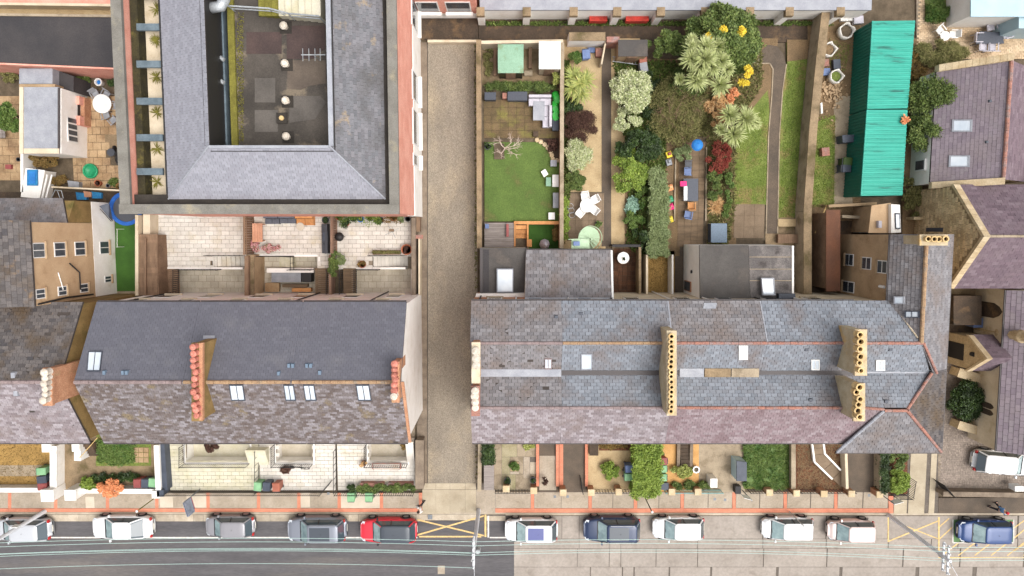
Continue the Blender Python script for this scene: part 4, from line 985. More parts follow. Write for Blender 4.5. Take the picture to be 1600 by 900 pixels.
for k in range(6):
 xa = a.x + (b.x - a.x) * k / 6; MB().box(xa, a.x + (b.x - a.x) * (k + 1) / 6 - .004, b.y, a.y - .01, LOWZ - .02, LOWZ + .12 + .14 * k).build('step', 'patio_green', st)
MB().box(P(417, 420, 0).x, P(490, 420, 0).x, P(417, 426, 0).y, P(417, 419, 0).y, LOWZ, .05).build('ledge', 'white_render', st)
def plank_deck(label, x0, y0, x1, y1, z, m, n, name='timber_bridge', cat='bridge', along='y', beams=True):
 a, b = P(x0, y1, z), P(x1, y0, z); t = thing(name, label, cat, ((a.x + b.x) / 2, (a.y + b.y) / 2, z))
 for k in range(n):
  if along == 'y': piece('plank', m, ((a.x + b.x) / 2, a.y + (b.y - a.y) * (k + .5) / n, z - .02), (b.x - a.x, (b.y - a.y) / n - .012, .04), t)
  else: piece('plank', m, (a.x + (b.x - a.x) * (k + .5) / n, (a.y + b.y) / 2, z - .02), ((b.x - a.x) / n - .012, b.y - a.y, .04), t)
 if beams:
  for f in (.1, .9): MB().box(a.x + (b.x - a.x) * f - .05, a.x + (b.x - a.x) * f + .05, a.y, b.y, z - .2, z - .042).build('joist', 'wood_brown', t)
 return t
plank_deck('brown plank bridge from first patio to the white house', 258, 420, 279, 464, .12, 'wood_brown', 14)
plank_deck('dark plank bridge from middle patio to the white house', 493, 419, 512, 463, .12, 'deck_brown', 14)
plank_deck('dark plank bridge beside steps of patio nearest the lane', 537, 419, 556, 463, .12, 'deck_brown', 14)
for x, lab in ((256, 'black railing along plank bridge nearest the alley'), (280, 'black railing on inner side of plank bridge nearest the alley'), (515, 'black railing along plank bridge of middle yard'), (535, 'black railing along left side of plank bridge by the lane'), (557.5, 'black railing on right side of plank bridge by the lane')):
 railing(lab, [(x, 421), (x, 460)], .95, z=.1, step=.14)
for (x0, x1, lab) in ((280, 346, 'black railing along edge above the sunken yard nearest the alley'), (558, 594, 'black railing along edge above the sunken yard nearest the lane'), (455, 490, 'black railing above the cluttered middle sunken yard')):
 railing(lab, [(x0, 421), (x1, 421)], .9, z=.1, step=.2, top=.016)
railing('black railing beside mossy steps of middle yard', [(408, 400), (460, 400), (460, 421)], .95, z=0, step=.5)
def board_fence(label, x0, y0, x1, y1, h, m, z=0, bw=.15, cap=True, name='timber_fence'):
 a, b = P(x0, y0, z + h), P(x1, y1, z + h); a.z = b.z = z; L = (b - a).length; n = int(L / bw); d = (b - a) / n; t = thing(name, label, 'fence', a); ang = math.atan2(d.y, d.x)
 for k in range(n):
  c = a + d * (k + .5); piece('board', m, (c.x, c.y, z + h / 2 + rng.uniform(-.015, .015)), (bw - .012, .03, h), t, ang)
 for zz in (.3, h - .3):
  nn = Vector((-d.y, d.x, 0)).normalized() * .04; MB().wall(a + nn, b + nn, .045, z + zz - .04, z + zz + .04).build('rail', MATS[m], t)
 if cap: MB().wall(a, b, .16, z + h + .016, z + h + .05).build('cap', MATS[m], t)
 return t
board_fence('tall brown timber fence between first and middle patio', 382, 336, 382, 398, 1.8, 'wood_brown', bw=.17)
gwall('divider_wall', 'weathered brown wall between first and middle sunken yards', [(391, 398), (391, 462)], 1.2, 'brown_render', .5, LOWZ, 'concrete_dirty')
gwall('divider_wall', 'dark timber-capped divider on left of the middle sunken yard', [(385, 400), (385, 462)], 1.7, 'wood_brown', .2, LOWZ, 'wood_brown')
board_fence('grey brown timber fence between middle patio and lane patio', 518, 336, 518, 396, 1.6, 'wood_fence', bw=.17)
gwall('divider_wall', 'narrow wall between middle yard and lane-side yard', [(515.5, 398), (515.5, 462)], 1.0, 'wood_fence', .18, LOWZ)
board_fence('brown timber fence on low wall at the left of first patio', 227, 372, 227, 462, 1.7, 'wood_brown', bw=.17)
bx_ = thing('timber_platform', 'wide brown slatted timber platform at left of first patio', 'platform', P(232, 415, 0))
for k in range(22):
 a, b = P(216, 366 + k * 4.35 + 4.2, 1.5), P(246, 366 + k * 4.35, 1.5); piece('plank', 'wood_brown', ((a.x + b.x) / 2, (a.y + b.y) / 2, 1.48), (b.x - a.x, b.y - a.y - .012, .05), bx_)
a, b = P(218, 461, 1.4), P(245, 367, 1.4); MB().box(a.x, b.x, a.y, b.y, -.1, 1.452).build('frame', 'wood_brown', bx_)
gwall('side_wall', 'narrow cream wall edge left of the slatted platform', [(213.5, 336), (213.5, 462)], 1.6, 'cream_render', .22)
gwall('side_wall', 'narrow pale wall at top left of first patio', [(229, 335), (229, 366)], 1.2, 'cream_render', .5)
gwall('lane_wall', 'weathered concrete wall between the end patio and the lane', [(646, 340), (646, 462)], 1.2, 'gutter_strip', .3, LOWZ)
gwall('lane_wall', 'thin white capped wall along the lane channel', [(655, 372), (655, 462)], .9, 'cream_render', .12)
a = P(655, 370, 1.0); px_box('rusty_tray', 'rust red metal tray on the lane wall', 'tray', rect(649, 367, 661, 373), .12, 'ridge_red', z=.95)
px_box('low_store', 'low timber store against patio wall by the lane', 'store', rect(646.5, 338, 656, 362), .8, 'wood_brown')
def sofa(label, pts, h, m, cat='sofa', back='n', name='garden_sofa', mb_='cushion_grey'):
 q = [P(x, y, .45) for x, y in pts]; c = sum(q, Vector()) / 4; t = thing(name, label, cat, (c.x, c.y, 0)); x0, x1 = min(p.x for p in q), max(p.x for p in q); y0, y1 = min(p.y for p in q), max(p.y for p in q)
 MB().box(x0, x1, y0, y1, .05, .28).build('base', MATS[m], t)
 n = max(1, round((x1 - x0) / .7)) if back in 'ns' else max(1, round((y1 - y0) / .7))
 for k in range(n):
  if back in 'ns':
   xa, xb = x0 + (x1 - x0) * k / n, x0 + (x1 - x0) * (k + 1) / n
   yb = (y0, y1 - .22) if back == 'n' else (y0 + .22, y1)
   MB().box(xa + .01, xb - .01, yb[0], yb[1], .282, .45).build('cushion', MATS[mb_], t, bevel=.03)
  else:
   ya, yb = y0 + (y1 - y0) * k / n, y0 + (y1 - y0) * (k + 1) / n; xx = (x0, x1 - .22) if back == 'e' else (x0 + .22, x1)
   MB().box(xx[0], xx[1], ya + .01, yb - .01, .282, .45).build('cushion', MATS[mb_], t, bevel=.03)
 bb = {'n': (x0, x1, y1 - .2, y1), 's': (x0, x1, y0, y0 + .2), 'e': (x1 - .2, x1, y0, y1), 'w': (x0, x0 + .2, y0, y1)}[back]
 MB().box(*bb, .284, .8).build('backrest', MATS[mb_], t, bevel=.03)
 return t
sofa('dark grey outdoor sofa by the brick wall, left half', rect(414, 337, 436, 350), .45, 'plastic_dark'); sofa('dark grey cushioned outdoor seat beside the orange bench', rect(437, 337, 462, 349), .45, 'plastic_dark')
sofa('orange brown corner bench under the brick building', rect(463, 337, 490, 352), .45, 'wood_orange', mb_='wood_orange', name='corner_bench', cat='bench')
t = round_table('small round drum table beside orange bench', 469, 354, .3, 'patio_low', .5)
t = rect_table('pale pink wooden table beside timber fence of middle patio', rect(394, 349, 410, 378), 'teak', .72)
for k in range(4): a = P(396 + k * 4, 363, .77); MB().box(a.x - .085, a.x + .085, P(396, 377, .77).y, P(396, 350, .77).y, .722, .76).build('plank', 'teak', t)
bush('flowering_plant', 'pink and white flowering plant in dark pot at middle patio corner', 399, 384, 8, .9, 'leaf_pink', count=500, n=6, seed=8)
bush('planter_shrub', 'green and magenta leafy planting along the middle stair railing', 422, 389, 15, .7, 'leaf_pink', rpy=6, count=900, n=9, seed=9)
sofa('slate grey storage bench along divider fence of middle patio', rect(503, 350, 513, 396), .45, 'plastic_dark', back='e', name='storage_bench', cat='bench', mb_='plastic_dark')
px_box('blue_crate', 'blue grey crate on the storage bench of middle patio', 'crate', rect(504, 363, 512, 376), .3, 'bin_dark', z=.46)
plant_pot('black round pot at top right of middle patio', 508, 344, .24, .5, 'plastic_dark', 'leaf_dark', .2, .2)
bush('climbing_plant', 'leafy climber with white flowers on the divider by the plank bridge', 522, 415, 7, 1.6, 'leaf_mid', rpy=22, count=1500, n=12, seed=15)
bush('climbing_plant', 'pale flowering climber at the divider top between patios', 531, 404, 8, 1.2, 'leaf_silver', rpy=8, count=500, n=6, seed=16)
px_box('concrete_slab_stack', 'grey covered table in the cluttered sunken yard', 'table', rect(424, 426, 470, 441), .8, 'plastic_grey', z=LOWZ)
for k, (x0, y0, x1, y1, m_, hh, lab) in enumerate(((414, 442, 436, 456, 'patio_tan', .4, 'tan box in the cluttered sunken yard'), (456, 450, 486, 456, 'wood_orange', .5, 'orange timber plank stack in the cluttered sunken yard'), (441, 444, 480, 449, 'deck_brown', .6, 'dark timber pallet in the cluttered sunken yard'), (472, 427, 486, 441, 'metal_black', .9, 'black barbecue in the cluttered sunken yard'))):
 px_box('yard_clutter', lab, 'clutter', rect(x0, y0, x1, y1), hh, m_, z=LOWZ)
for (x, y, r_, h_, m_, lf, lr, lab) in ((530, 338, .3, .5, 'pot_terracotta', 'leaf_vivid', .7, 'bushy green pot first from the left under brick wall'), (541, 349, .22, .4, 'pot_terracotta', 'leaf_dark', .32, 'small leafy pot below the green row by brick wall'), (552, 341, .26, .45, 'plastic_dark', 'leaf_vivid', .45, 'leafy pot left of the blue pot under brick wall'),
  (578, 339, .3, .45, 'plastic_dark', 'leaf_lime', .7, 'lime green pot right of the blue pot'), (595, 344, .22, .4, 'plastic_dark', 'leaf_vivid', .35, 'small bright plant between pots under brick wall'), (615, 339, .3, .45, 'pot_terracotta', 'leaf_brown', .6, 'brownish plants in trough under brick wall'), (626, 342, .2, .4, 'plastic_dark', 'leaf_silver', .25, 'pale leaved pot near the lane end of brick wall')):
 plant_pot(lab, x, y, r_, h_, m_, lf, lr, .4, count=420)
plant_pot('empty dark pot at lane corner of patio', 637, 342, .2, .4, 'plastic_dark', None)
plant_pot('bright blue pot under the brick wall', 563, 342, .24, .5, 'blue_plastic', 'leaf_mid', .12, .15, count=60)
plant_pot('large terracotta pot beside stair of lane-side patio', 635, 390, .38, .55, 'pot_terracotta', 'leaf_maroon', .24, .15, count=160)
plant_pot('small terracotta pot with red plant near stair edge', 566, 413, .27, .35, 'pot_terracotta', 'leaf_brown', .25, .3, count=200)
for (x0, x1, lab) in ((582, 603, 'long planter trough at left above lane-side stair'), (604, 625, 'long planter trough at right above lane-side stair')):
 t = px_box('planter_trough', lab, 'planter', rect(x0, 391, x1, 398), .4, 'wood_brown'); c = P((x0 + x1) / 2, 394, .5)
 V = leaf_cloud([(c.x + d, c.y, .45, .2, .13, .18) for d in (-.35, -.1, .15, .38)], 420, .12, .05); mesh_np('foliage', V.reshape(-1, 3), np.arange(420 * 4).reshape(420, 4), 'leaf_olive', t)
bb = thing('kettle_barbecue', 'black kettle barbecue against the patio fence', 'barbecue', P(530, 371, 0)); c = P(530, 370, .8)
MB().lathe((c.x, c.y, 0), [(.1, .5), (.28, .6), (.33, .75), (.33, .78), (.26, .95), (.06, 1.02)], 16).build('bowl', 'metal_black', bb, smooth=True)
for k in range(3): MB().tube([(c.x + .25 * math.cos(k * 2.1), c.y + .25 * math.sin(k * 2.1), 0), (c.x, c.y, .6)], .02, 5).build('leg', 'metal_black', bb)
ds = thing('drying_rack', 'folding pale drying rack on lane-side patio', 'rack', P(612, 362, 0)); c = P(612, 362, .9)
for k in range(4):
 a = k * math.pi / 2 + .5; MB().tube([(c.x, c.y, .6), (c.x + .55 * math.cos(a), c.y + .5 * math.sin(a), .9)], .018, 5).build('arm', 'galv', ds)
MB().tube([(c.x, c.y, 0), (c.x, c.y, .9)], .025, 6).build('post', 'galv', ds); MB().cbox((c.x, c.y + .1, .88), .34, .2, .1).build('basket', 'patio_grey', ds)
# ================================================================== back yard at the far left
yd = px_prism(rect(-40, 112, 200, 300), -.03, -.165).build('back_yard', 'soil'); struct(yd)
paving(yd, 116, 150, 200, 294, 0, 'patio_tan', .62, .55, skip=[(172, 205, 200, 255)], gap=.03, th=.04)
pv2 = px_prism(rect(-40, 112, 45, 290), -.028, -.165).build('back_yard', 'soil'); struct(pv2)
paving(pv2, -40, 150, 30, 282, .0, 'patio_tan', .9, .6, gap=.025, th=.04)
surf('concrete_patch', [(163, 205), (190, 200), (190, 238), (176, 240), (170, 228), (163, 222)], 'concrete_dirty', .012, .05)
surf('side_yard', rect(100, 236, 200, 345), 'alley', -.04, .1); surf('side_yard', rect(-40, 283, 100, 345), 'alley', -.045, .1)
e_ = thing('flat_roof_extension', 'grey flat-roofed extension with white side wall in far left yard', 'extension', P(75, 190, 0))
MB().prism([P(x, y, 2.9) for x, y in rect(32, 138, 96, 240)], -.1).build('wall', 'white_render', e_)
MB().prism([P(x, y, 3.05) for x, y in rect(30, 136, 92, 240)], 2.905).build('roof', 'lead', e_)
MB().prism([P(x, y, 3.12) for x, y in rect(30, 136, 36, 240)], 3.054).build('kerb', 'cream_render', e_); MB().prism([P(x, y, 3.12) for x, y in rect(37, 232, 92, 240)], 3.054).build('kerb', 'cream_render', e_)
MB().prism([P(x, y, 3.12) for x, y in rect(90, 137, 92.6, 232)], 3.054).build('kerb', 'gutter', e_)
MB().prism([P(x, y, 2.7) for x, y in rect(30, 107, 82, 131)], -.1).build('rear_block', 'lead', e_); MB().prism([P(x, y, 2.9) for x, y in rect(30, 131.5, 86, 136)], -.1).build('parapet', 'brown_render', e_)
X = P(96, 190, 2.9).x
wn_ = MB().box(X - .03, X + .03, P(96, 222, 2).y, P(96, 182, 2).y, 1.2, 2.3).build('window', 'frame_white', e_)
for k in range(4): MB().box(X + .028, X + .045, P(96, 220 - k * 9.6, 2).y, P(96, 213 - k * 9.6, 2).y, 1.28, 2.22).build('pane', 'window_glass', wn_)
MB().prism([P(x, y, 1.3) for x, y in ((93, 218), (118, 220), (116, 240), (93, 236))], .8).build('canopy', 'lead', e_)
px_box('black_store', 'black felt-roofed store beside grey extension', 'shed', [(84, 109), (115, 119), (115, 144), (86, 134)], 2.0, 'felt_black')
ov = thing('brick_barbecue', 'pink block barbecue with black grill beside the white wall', 'barbecue', P(122, 172, 0))
for (x0, y0, x1, y1, h_, m_) in ((106, 150, 124, 163, 1.3, 'brick_pink'), (106, 181, 125, 195, 1.3, 'brick_pink'), (124, 152, 132, 196, .8, 'brick_orange')): MB().prism([P(x, y, h_) for x, y in rect(x0, y0, x1, y1)], 0).build('block_pier', MATS[m_], ov)
MB().prism([P(x, y, 1.15) for x, y in rect(105, 163.4, 122, 180.6)], .9).build('grill', 'metal_black', ov); MB().prism([P(x, y, 1.2) for x, y in rect(105, 165, 111, 180)], 1.152).build('hood', 'bin_dark', ov)
round_table('white round table ringed by grey chairs in far left yard', 159, 162, .68, 'plastic_white')
for i, (x, y, a) in enumerate(((150, 148, 30), (166, 148, -30), (182, 165, -90), (166, 180, 195), (177, 188, -140))):
 chair(('grey garden chair at upper left of the white round table', 'grey garden chair at upper right of the white round table', 'grey garden chair right of the white round table', 'grey garden chair tucked under bottom of white round table', 'grey garden chair pulled out at lower right of round table')[i], x, y, R(a), 'plastic_grey', group='chairs round the white table')
tb = thing('round_planter', 'white round tub with blue bowl at the pink wall', 'tub', P(153, 128, 0)); c = P(153, 128, .5)
MB().lathe((c.x, c.y, 0), [(.2, 0), (.28, .45), (.28, .5), (.2, .5), (.18, .35)], 16).build('tub', 'plastic_white', tb); MB().lathe((c.x, c.y, .3), [(.16, 0), (.16, .08)], 12).build('bowl', 'blue_plastic', tb)
pl = thing('paddling_pool', 'small round green paddling pool on tan paving', 'paddling pool', P(140, 267, 0)); c = P(140, 267, .2); mat('pool_green', (38, 158, 106), (30, 140, 92), 2, rough=.4)
MB().lathe((c.x, c.y, 0), [(.5, 0), (.56, .08), (.54, .2), (.46, .22), (.44, .1), (.43, .04)], 22).build('tub', 'pool_green', pl, smooth=True)
ky = thing('covered_motor', 'black covered scooter against the parapet side of far left yard', 'scooter', P(188, 243, 0))
a = P(187, 228, .7); b = P(187, 258, .7); mb = MB(); ring = [(0, .12), (.2, .2), (.5, .32), (.8, .3), (1, .16)]
for (f0, r0), (f1, r1) in zip(ring, ring[1:]): mb.tube([a + (b - a) * f0, a + (b - a) * f1], r0, 10, r1)
mb.build('cover', 'metal_black', ky, smooth=True); c = P(173, 238, .6); MB().lathe((c.x, c.y, .1), [(.1, 0), (.3, .45), (.28, .5)], 14).build('seat', 'plastic_dark', ky)
for x in (182, 192): c = P(x, 244, .05); MB().tube([(c.x - .05, c.y + .5, .25), (c.x + .05, c.y + .5, .25)], .25, 12).build('wheel', 'metal_black', ky)
bush('brown_hedge', 'brown and olive shrub below the grey extension', 68, 250, 24, 1.3, 'leaf_brown', rpy=11, count=2600, n=16, seed=31)
bush('green_tree', 'bright green bush overlapping the extension roof edge', 20, 186, 17, 3.3, 'leaf_vivid', rpy=24, count=3600, n=16, seed=32)
bush('corner_plant', 'dry olive plant in the top left yard corner', 14, 118, 14, .8, 'leaf_olive', rpy=10, count=1100, n=9, seed=33)
for i, (x, y, r_, m_) in enumerate(((135, 122, 10, 'leaf_mid'), (178, 128, 9, 'leaf_dark'), (125, 122, 5, 'leaf_vivid'))): bush('border_plant', ('green plants along the pink wall left of white tub', 'dark green plant right of the white tub', 'small bright plant by the black store')[i], x, y, r_, .5, m_, rpy=5, count=450, n=6, seed=34 + i)
bt = thing('blue_tray', 'bright blue plastic tray on white wall top', 'tray', P(49, 277, 0)); q = rect(42, 265, 58, 290); mat('tray_blue', (44, 140, 190), (34, 110, 170), 3, rough=.4)
MB().prism([P(x, y, 1.45) for x, y in q], 1.33).build('tray', 'tray_blue', bt); MB().prism([P(x, y, 1.49) for x, y in rect(45, 268, 55, 287)], 1.452).build('contents', 'blue_plastic', bt)
px_box('white_store', 'white flat-topped store under the blue tray', 'store', [(40, 262), (70, 266), (62, 310), (32, 308)], 1.3, 'white_render')
gwall('yard_wall', 'thin white wall between the two left back yards', [(34, 238), (34, 300)], 1.3, 'white_render', .2)
gwall('yard_fence', 'thin white-capped fence above the trampoline', [(80, 292), (200, 298)], 1.5, 'cream_render', .1)
for i, (x0, x1) in enumerate(((66, 74), (72, 81))):
 mb = MB(); mb.tube([P(x0, 309, 1.6), P(x1, 273, 1.6)], .06, 6); tag(mb.build('white_pole', 'frame_white'), ('left of two white poles leaning beside the white store', 'right of two white poles leaning beside the white store')[i], 'pole')
fr_ = thing('garden_trellis', 'thin metal garden frame behind the slate lean-to', 'frame', P(90, 300, 0)); mb = MB()
for (a, b) in (((80, 310), (86, 297)), ((86, 297), (96, 298)), ((96, 298), (99, 310)), ((90, 299), (94, 310))): mb.tube([P(*a, 1), P(*b, 1)], .03, 5)
mb.build('bars', 'galv', fr_)
for i, (x0, y0, x1, y1, m_, h_, lab) in enumerate(((118, 300, 135, 312, 'tray_blue', .3, 'blue sheet among clutter by trampoline, left one'), (142, 299, 158, 310, 'tray_blue', .25, 'blue sheet among clutter by trampoline, right one'), (105, 282, 123, 293, 'plastic_grey', .5, 'grey plastic tub along the white fence'), (130, 298, 142, 308, 'teak', .4, 'pale board among clutter by trampoline'))):
 px_box('yard_clutter', lab, 'clutter', [(x0, y0), (x1, y0 + 2), (x1, y1), (x0 + 2, y1)], h_, m_)
plant_pot('terracotta pot with white rim at the fence', 152, 286, .24, .4, 'pot_terracotta', 'leaf_maroon', .12, .1, count=60)
plant_pot('small mauve pot right of the terracotta pot', 168, 290, .14, .25, 'plastic_grey', None); plant_pot('small terracotta pot near the parapet corner', 185, 291, .2, .35, 'pot_terracotta', 'leaf_brown', .15, .2, count=80)
bush('border_plant', 'leafy border plants along the fence by paddling pool', 178, 284, 8, .4, 'leaf_mid', rpy=4, count=400, n=6, seed=39)
bush('border_plant', 'scrubby brown plants beside the grey tub', 92, 283, 11, .6, 'leaf_brown', rpy=8, count=700, n=8, seed=40)
px_box('red_toy', 'small red toy on tan paving at far left', 'toy', rect(8, 257, 17, 264), .25, 'bin_red'); plant_pot('small dark pot on tan paving by white wall', 28, 249, .14, .25, 'plastic_dark', None)
sl = thing('timber_bench', 'grey slatted bench at the left edge of yard', 'bench', P(2, 194, 0))
for k in range(3): a = P(-5 + k * 5, 194, .45); piece('slat', 'wood_grey', (a.x, a.y, .45), (.2, 2.0, .05), sl)
for y_ in (176, 212): a = P(0, y_, .2); piece('leg', 'wood_grey', (a.x, a.y, .21), (.5, .08, .42), sl)
surf('artificial_lawn', rect(180, 340, 216, 455), 'astroturf', .004, .12); surf('side_path', rect(150, 455, 240, 475), 'concrete', -.01, .1)
tr = thing('trampoline', 'round trampoline with bright blue padded rim', 'trampoline', P(197, 327, 0)); c = P(197, 326, .8); mat('tramp_blue', (34, 96, 176), (26, 80, 156), 2, rough=.45)
mb = MB(); n = 28; vs = []
for j in range(n):
 a = 2 * math.pi * j / n
 for r_, z in ((1.20, .78), (1.24, .84), (.98, .86), (.95, .80)): vs.append((c.x + r_ * math.cos(a), c.y + r_ * math.sin(a), z))
mb.add(vs, [(j * 4 + k, ((j + 1) % n) * 4 + k, ((j + 1) % n) * 4 + (k + 1) % 4, j * 4 + (k + 1) % 4) for j in range(n) for k in range(4)]); mb.build('pad', 'tramp_blue', tr)
MB().lathe((c.x, c.y, .79), [(.95, 0), (.95, .012)], 28).build('mat', 'plastic_dark', tr)
for k in range(6): a = k * math.pi / 3; MB().tube([(c.x + 1.1 * math.cos(a), c.y + 1.1 * math.sin(a), 0), (c.x + 1.1 * math.cos(a), c.y + 1.1 * math.sin(a), .78)], .03, 6).build('leg', 'galv', tr)
tn = thing('grey_awning', 'grey folded awning on white wall beside trampoline', 'awning', P(170, 330, 0)); MB().slab([P(155, 322, 2.4), P(170, 317, 2.2), P(176, 346, 1.9), P(170, 340, 2.2)], .06).build('cover', 'bin_dark', tn); MB().tube([P(156, 326, 2.35), P(174, 346, 1.95)], .03, 5).build('pole', 'metal_black', tn)

# ================================================================== front gardens of the left terrace
surf('front_garden', rect(-40, 640, 78, 763), 'dry_grass', 0, .15); surf('garden_path', rect(-40, 727, 66, 744), 'concrete', .006, .05)
scatter_tufts('dry_grass', 'straw coloured grass of the far left front garden', 'grass', rect(-30, 693, 76, 762), 'leaf_brown', 2600, .10)
surf('tarmac_path', rect(87, 640, 246, 771), 'concrete_dirty', -.012, .15)
surf('front_lawn', rect(150, 640, 236, 728), 'lawn', .01, .1)
hedge('ground_cover', 'deep green ground cover with small yellow flowers by stepping slabs', [(152, 690), (207, 690), (207, 722), (180, 727), (154, 722)], .3, 'leaf_vivid', 'ground cover', 3200)
fl_ = thing('stepping_square', 'tan square of paving slabs at right of green garden', 'paving', P(220, 711, 0))
for a in range(3):
 for b in range(3): p = P(212.5 + a * 8, 703 + b * 8, .03); piece('slab', 'patio_tan', (p.x, p.y, .02), (.36, .36, .06), fl_)
bush('border_hedge', 'olive and green border along the white front wall', 140, 757, 15, .9, 'leaf_lime', rpy=12, count=1900, n=14, seed=53)
bush('border_hedge', 'dark green border behind orange shrub', 185, 748, 48, .6, 'leaf_dark', rpy=6, count=2000, n=22, seed=54, clump=.28)
bush('orange_shrub', 'vivid orange leaved shrub overhanging white wall', 172, 762, 19, 1.4, 'leaf_orange', rpy=14, count=2600, n=16, seed=55)
for i, (x, y, m_, lab) in enumerate(((63, 737, 'bin_green', 'green wheelie bin at top of three beside white side wall'), (64, 750, 'bin_dark', 'dark wheelie bin in the middle of three beside white side wall'), (65, 761, 'bin_red', 'red wheelie bin at bottom of three beside white side wall'), (214, 756, 'bin_red', 'red wheelie bin left of three by the dark wall'), (226, 756, 'bin_dark', 'grey wheelie bin in the middle of three by the dark wall'), (237.5, 755, 'bin_green', 'green wheelie bin right of three by the dark wall'), (402, 761, 'bin_green', 'green wheelie bin by front railing of middle house'), (416, 761, 'bin_dark', 'dark wheelie bin beside green one by front railing'), (431, 762, 'bin_brown', 'terracotta coloured wheelie bin by front railing'))):
 wheelie_bin(lab, x, y, m_, R(90 if i < 3 else 180) + rng.uniform(-.08, .08))
gwall('front_wall', 'low white front wall of far left garden', [(-40, 766), (75, 766)], .8, 'white_render', .28, cap='white_render'); gwall('front_wall', 'low white front wall below the orange shrub', [(118, 767), (244, 768)], .8, 'white_render', .28, cap='white_render')
gwall('side_wall', 'long white wall beside three wheelie bins', [(83, 697), (83, 766)], 1.0, 'white_render', .42, cap='white_render')
for i, (x, y, w, h_) in enumerate(((73, 775, .85, 1.5), (109, 774, .75, 1.5), (72, 700, .6, 1.2), (118, 700, .5, 1.3))): pier(('white square gate pier left of the tarmac path', 'white square gate pier right of the tarmac path', 'white pier by the far left house front', 'white pier beside dark front steps')[i], x, y, w, h_, 'white_render', 'white_render')
gwall('stair_wall', 'white stepped wall beside dark front steps', [(121, 700), (121, 720)], 1.1, 'white_render', .5)
st = thing('front_steps', 'dark brown front steps rising beside the alley', 'stairs', P(142, 705, 0))
for k in range(5): a, b = P(134, 712 - k * 4.5, .1), P(152, 712 - k * 4.5 - 4.3, .1); MB().box(a.x, b.x, a.y, b.y, -.05, .15 + .16 * k).build('step', 'alley', st)
mb = MB(); mb.tube([P(122, 718, 1.0), P(152, 684, 2.2)], .03, 6); tag(mb.build('handrail', 'paint_yellow'), 'pale handrail rising along the dark front steps', 'handrail')
gwall('divider_wall', 'white wall with slate-grey side between front gardens', [(244, 696), (247, 766)], 1.1, 'white_render', .3, cap='white_render'); gwall('divider_wall', 'dark slate-coloured wall beside white divider', [(252, 694), (257, 766)], .8, 'bin_dark', .45); pier('white end pier at footpath of the dark divider wall', 243, 773, .5, 1.1, 'white_render', 'white_render'); pier('dark end pier at footpath of the dark divider wall', 250, 771, .45, 1.1, 'bin_dark', 'bin_dark')
WELLZ = -1.3
for i, (x0, x1, wx0, wx1) in enumerate(((262, 404, 291, 389), (407, 524, 432, 488), (528, 648, 575, 636))):
 base = MB()
 for q in (rect(x0, 722, x1, 766), rect(x0, 640, wx0, 722), rect(wx1, 640, x1, 722)): base.prism([P(x, y, -.03) for x, y in q], -.165)
 base = base.build('front_patio', 'grout'); struct(base)
 paving(base, x0, 690, x1, 766, -.004, 'patio_green' if i == 0 else 'patio_white', .62, .30, skip=[(wx0, 640, wx1, 722)], gap=.02)
 a, b = P(wx0, 722, 0), P(wx1, 640, 0)
 fl0 = MB().box(a.x, b.x, a.y, b.y, WELLZ - .12, WELLZ).build('basement_well', MATS['patio_green' if i == 0 else 'patio_low']); struct(fl0)
 rw = thing('well_wall', ('white wall lining the basement well nearest the dark divider', 'white wall lining the basement well of the middle house', 'white wall lining the basement well of the lane end house')[i], 'wall', (a.x, a.y, WELLZ))
 MB().box(a.x - .14, b.x + .14, a.y - .14, a.y - .003, WELLZ, .12).build('wall', 'white_render', rw); MB().box(a.x - .14, a.x - .003, a.y, b.y, WELLZ, .12).build('wall', 'white_render', rw); MB().box(b.x + .003, b.x + .14, a.y, b.y, WELLZ, .12).build('wall', 'white_render', rw)
 railing(('black railing round the basement well nearest the dark divider', 'black railing round the basement well of the middle house', 'black railing round the basement well of the lane end house')[i], [(wx0 - 2, 694), (wx0 - 2, 724), (wx1 + 1, 724)], .95, z=.02, step=.16)
bush('climbing_plant', 'reddish brown shrub inside first basement well', 330, 698, 12, 1.3, 'leaf_maroon', rpy=8, count=1000, n=9, seed=61, z=WELLZ)
for (x, lab) in ((401, 'cream front steps of the first patio house'), (0, '')):
 if not lab: continue
 st = thing('front_steps', lab, 'stairs', P(402, 712, 0))
 for k in range(6): a, b = P(389, 726 - k * 4.6, .1), P(420, 726 - k * 4.6 - 4.4, .1); MB().box(a.x, b.x, a.y, b.y, -.05, .13 + .15 * k).build('step', 'patio_green', st)
st = thing('side_steps', 'white side steps beside the stone wall at the lane', 'stairs', P(642, 705, 0))
for k in range(8): a, b = P(636.5, 726 - k * 5.2, .1), P(648, 726 - k * 5.2 - 5, .1); MB().box(a.x, b.x, a.y, b.y, -.05, .08 + .14 * k).build('step', 'patio_white', st)
for (x, lab) in ((405, 'thin black railing between first and middle front patios'), (526, 'thin black railing between middle and lane end front patios')): railing(lab, [(x, 700), (x, 764)], .95, step=.5, z=0)
gwall('stone_side_wall', 'weathered stone wall between white steps and the lane', [(655.5, 688), (655.5, 764)], 1.0, 'gutter_strip', .55, cap='gutter_strip')
railing('black spiked railing in front of first front patio', [(263, 766), (404, 766)], 1.1, step=.16); railing('black spiked railing in front of middle front patio', [(404, 766), (505, 766)], 1.1, step=.16); railing('black spiked railing in front of lane end patio', [(528, 766), (648, 766)], 1.1, step=.16)
railing('black iron gate standing open onto middle front patio', [(505, 766), (519, 750)], 1.1, step=.16, cat='gate', name='iron_gate')
bk = thing('bicycle', 'black bicycle lying by the middle basement well', 'bicycle', P(462, 731, 0)); mb = MB()
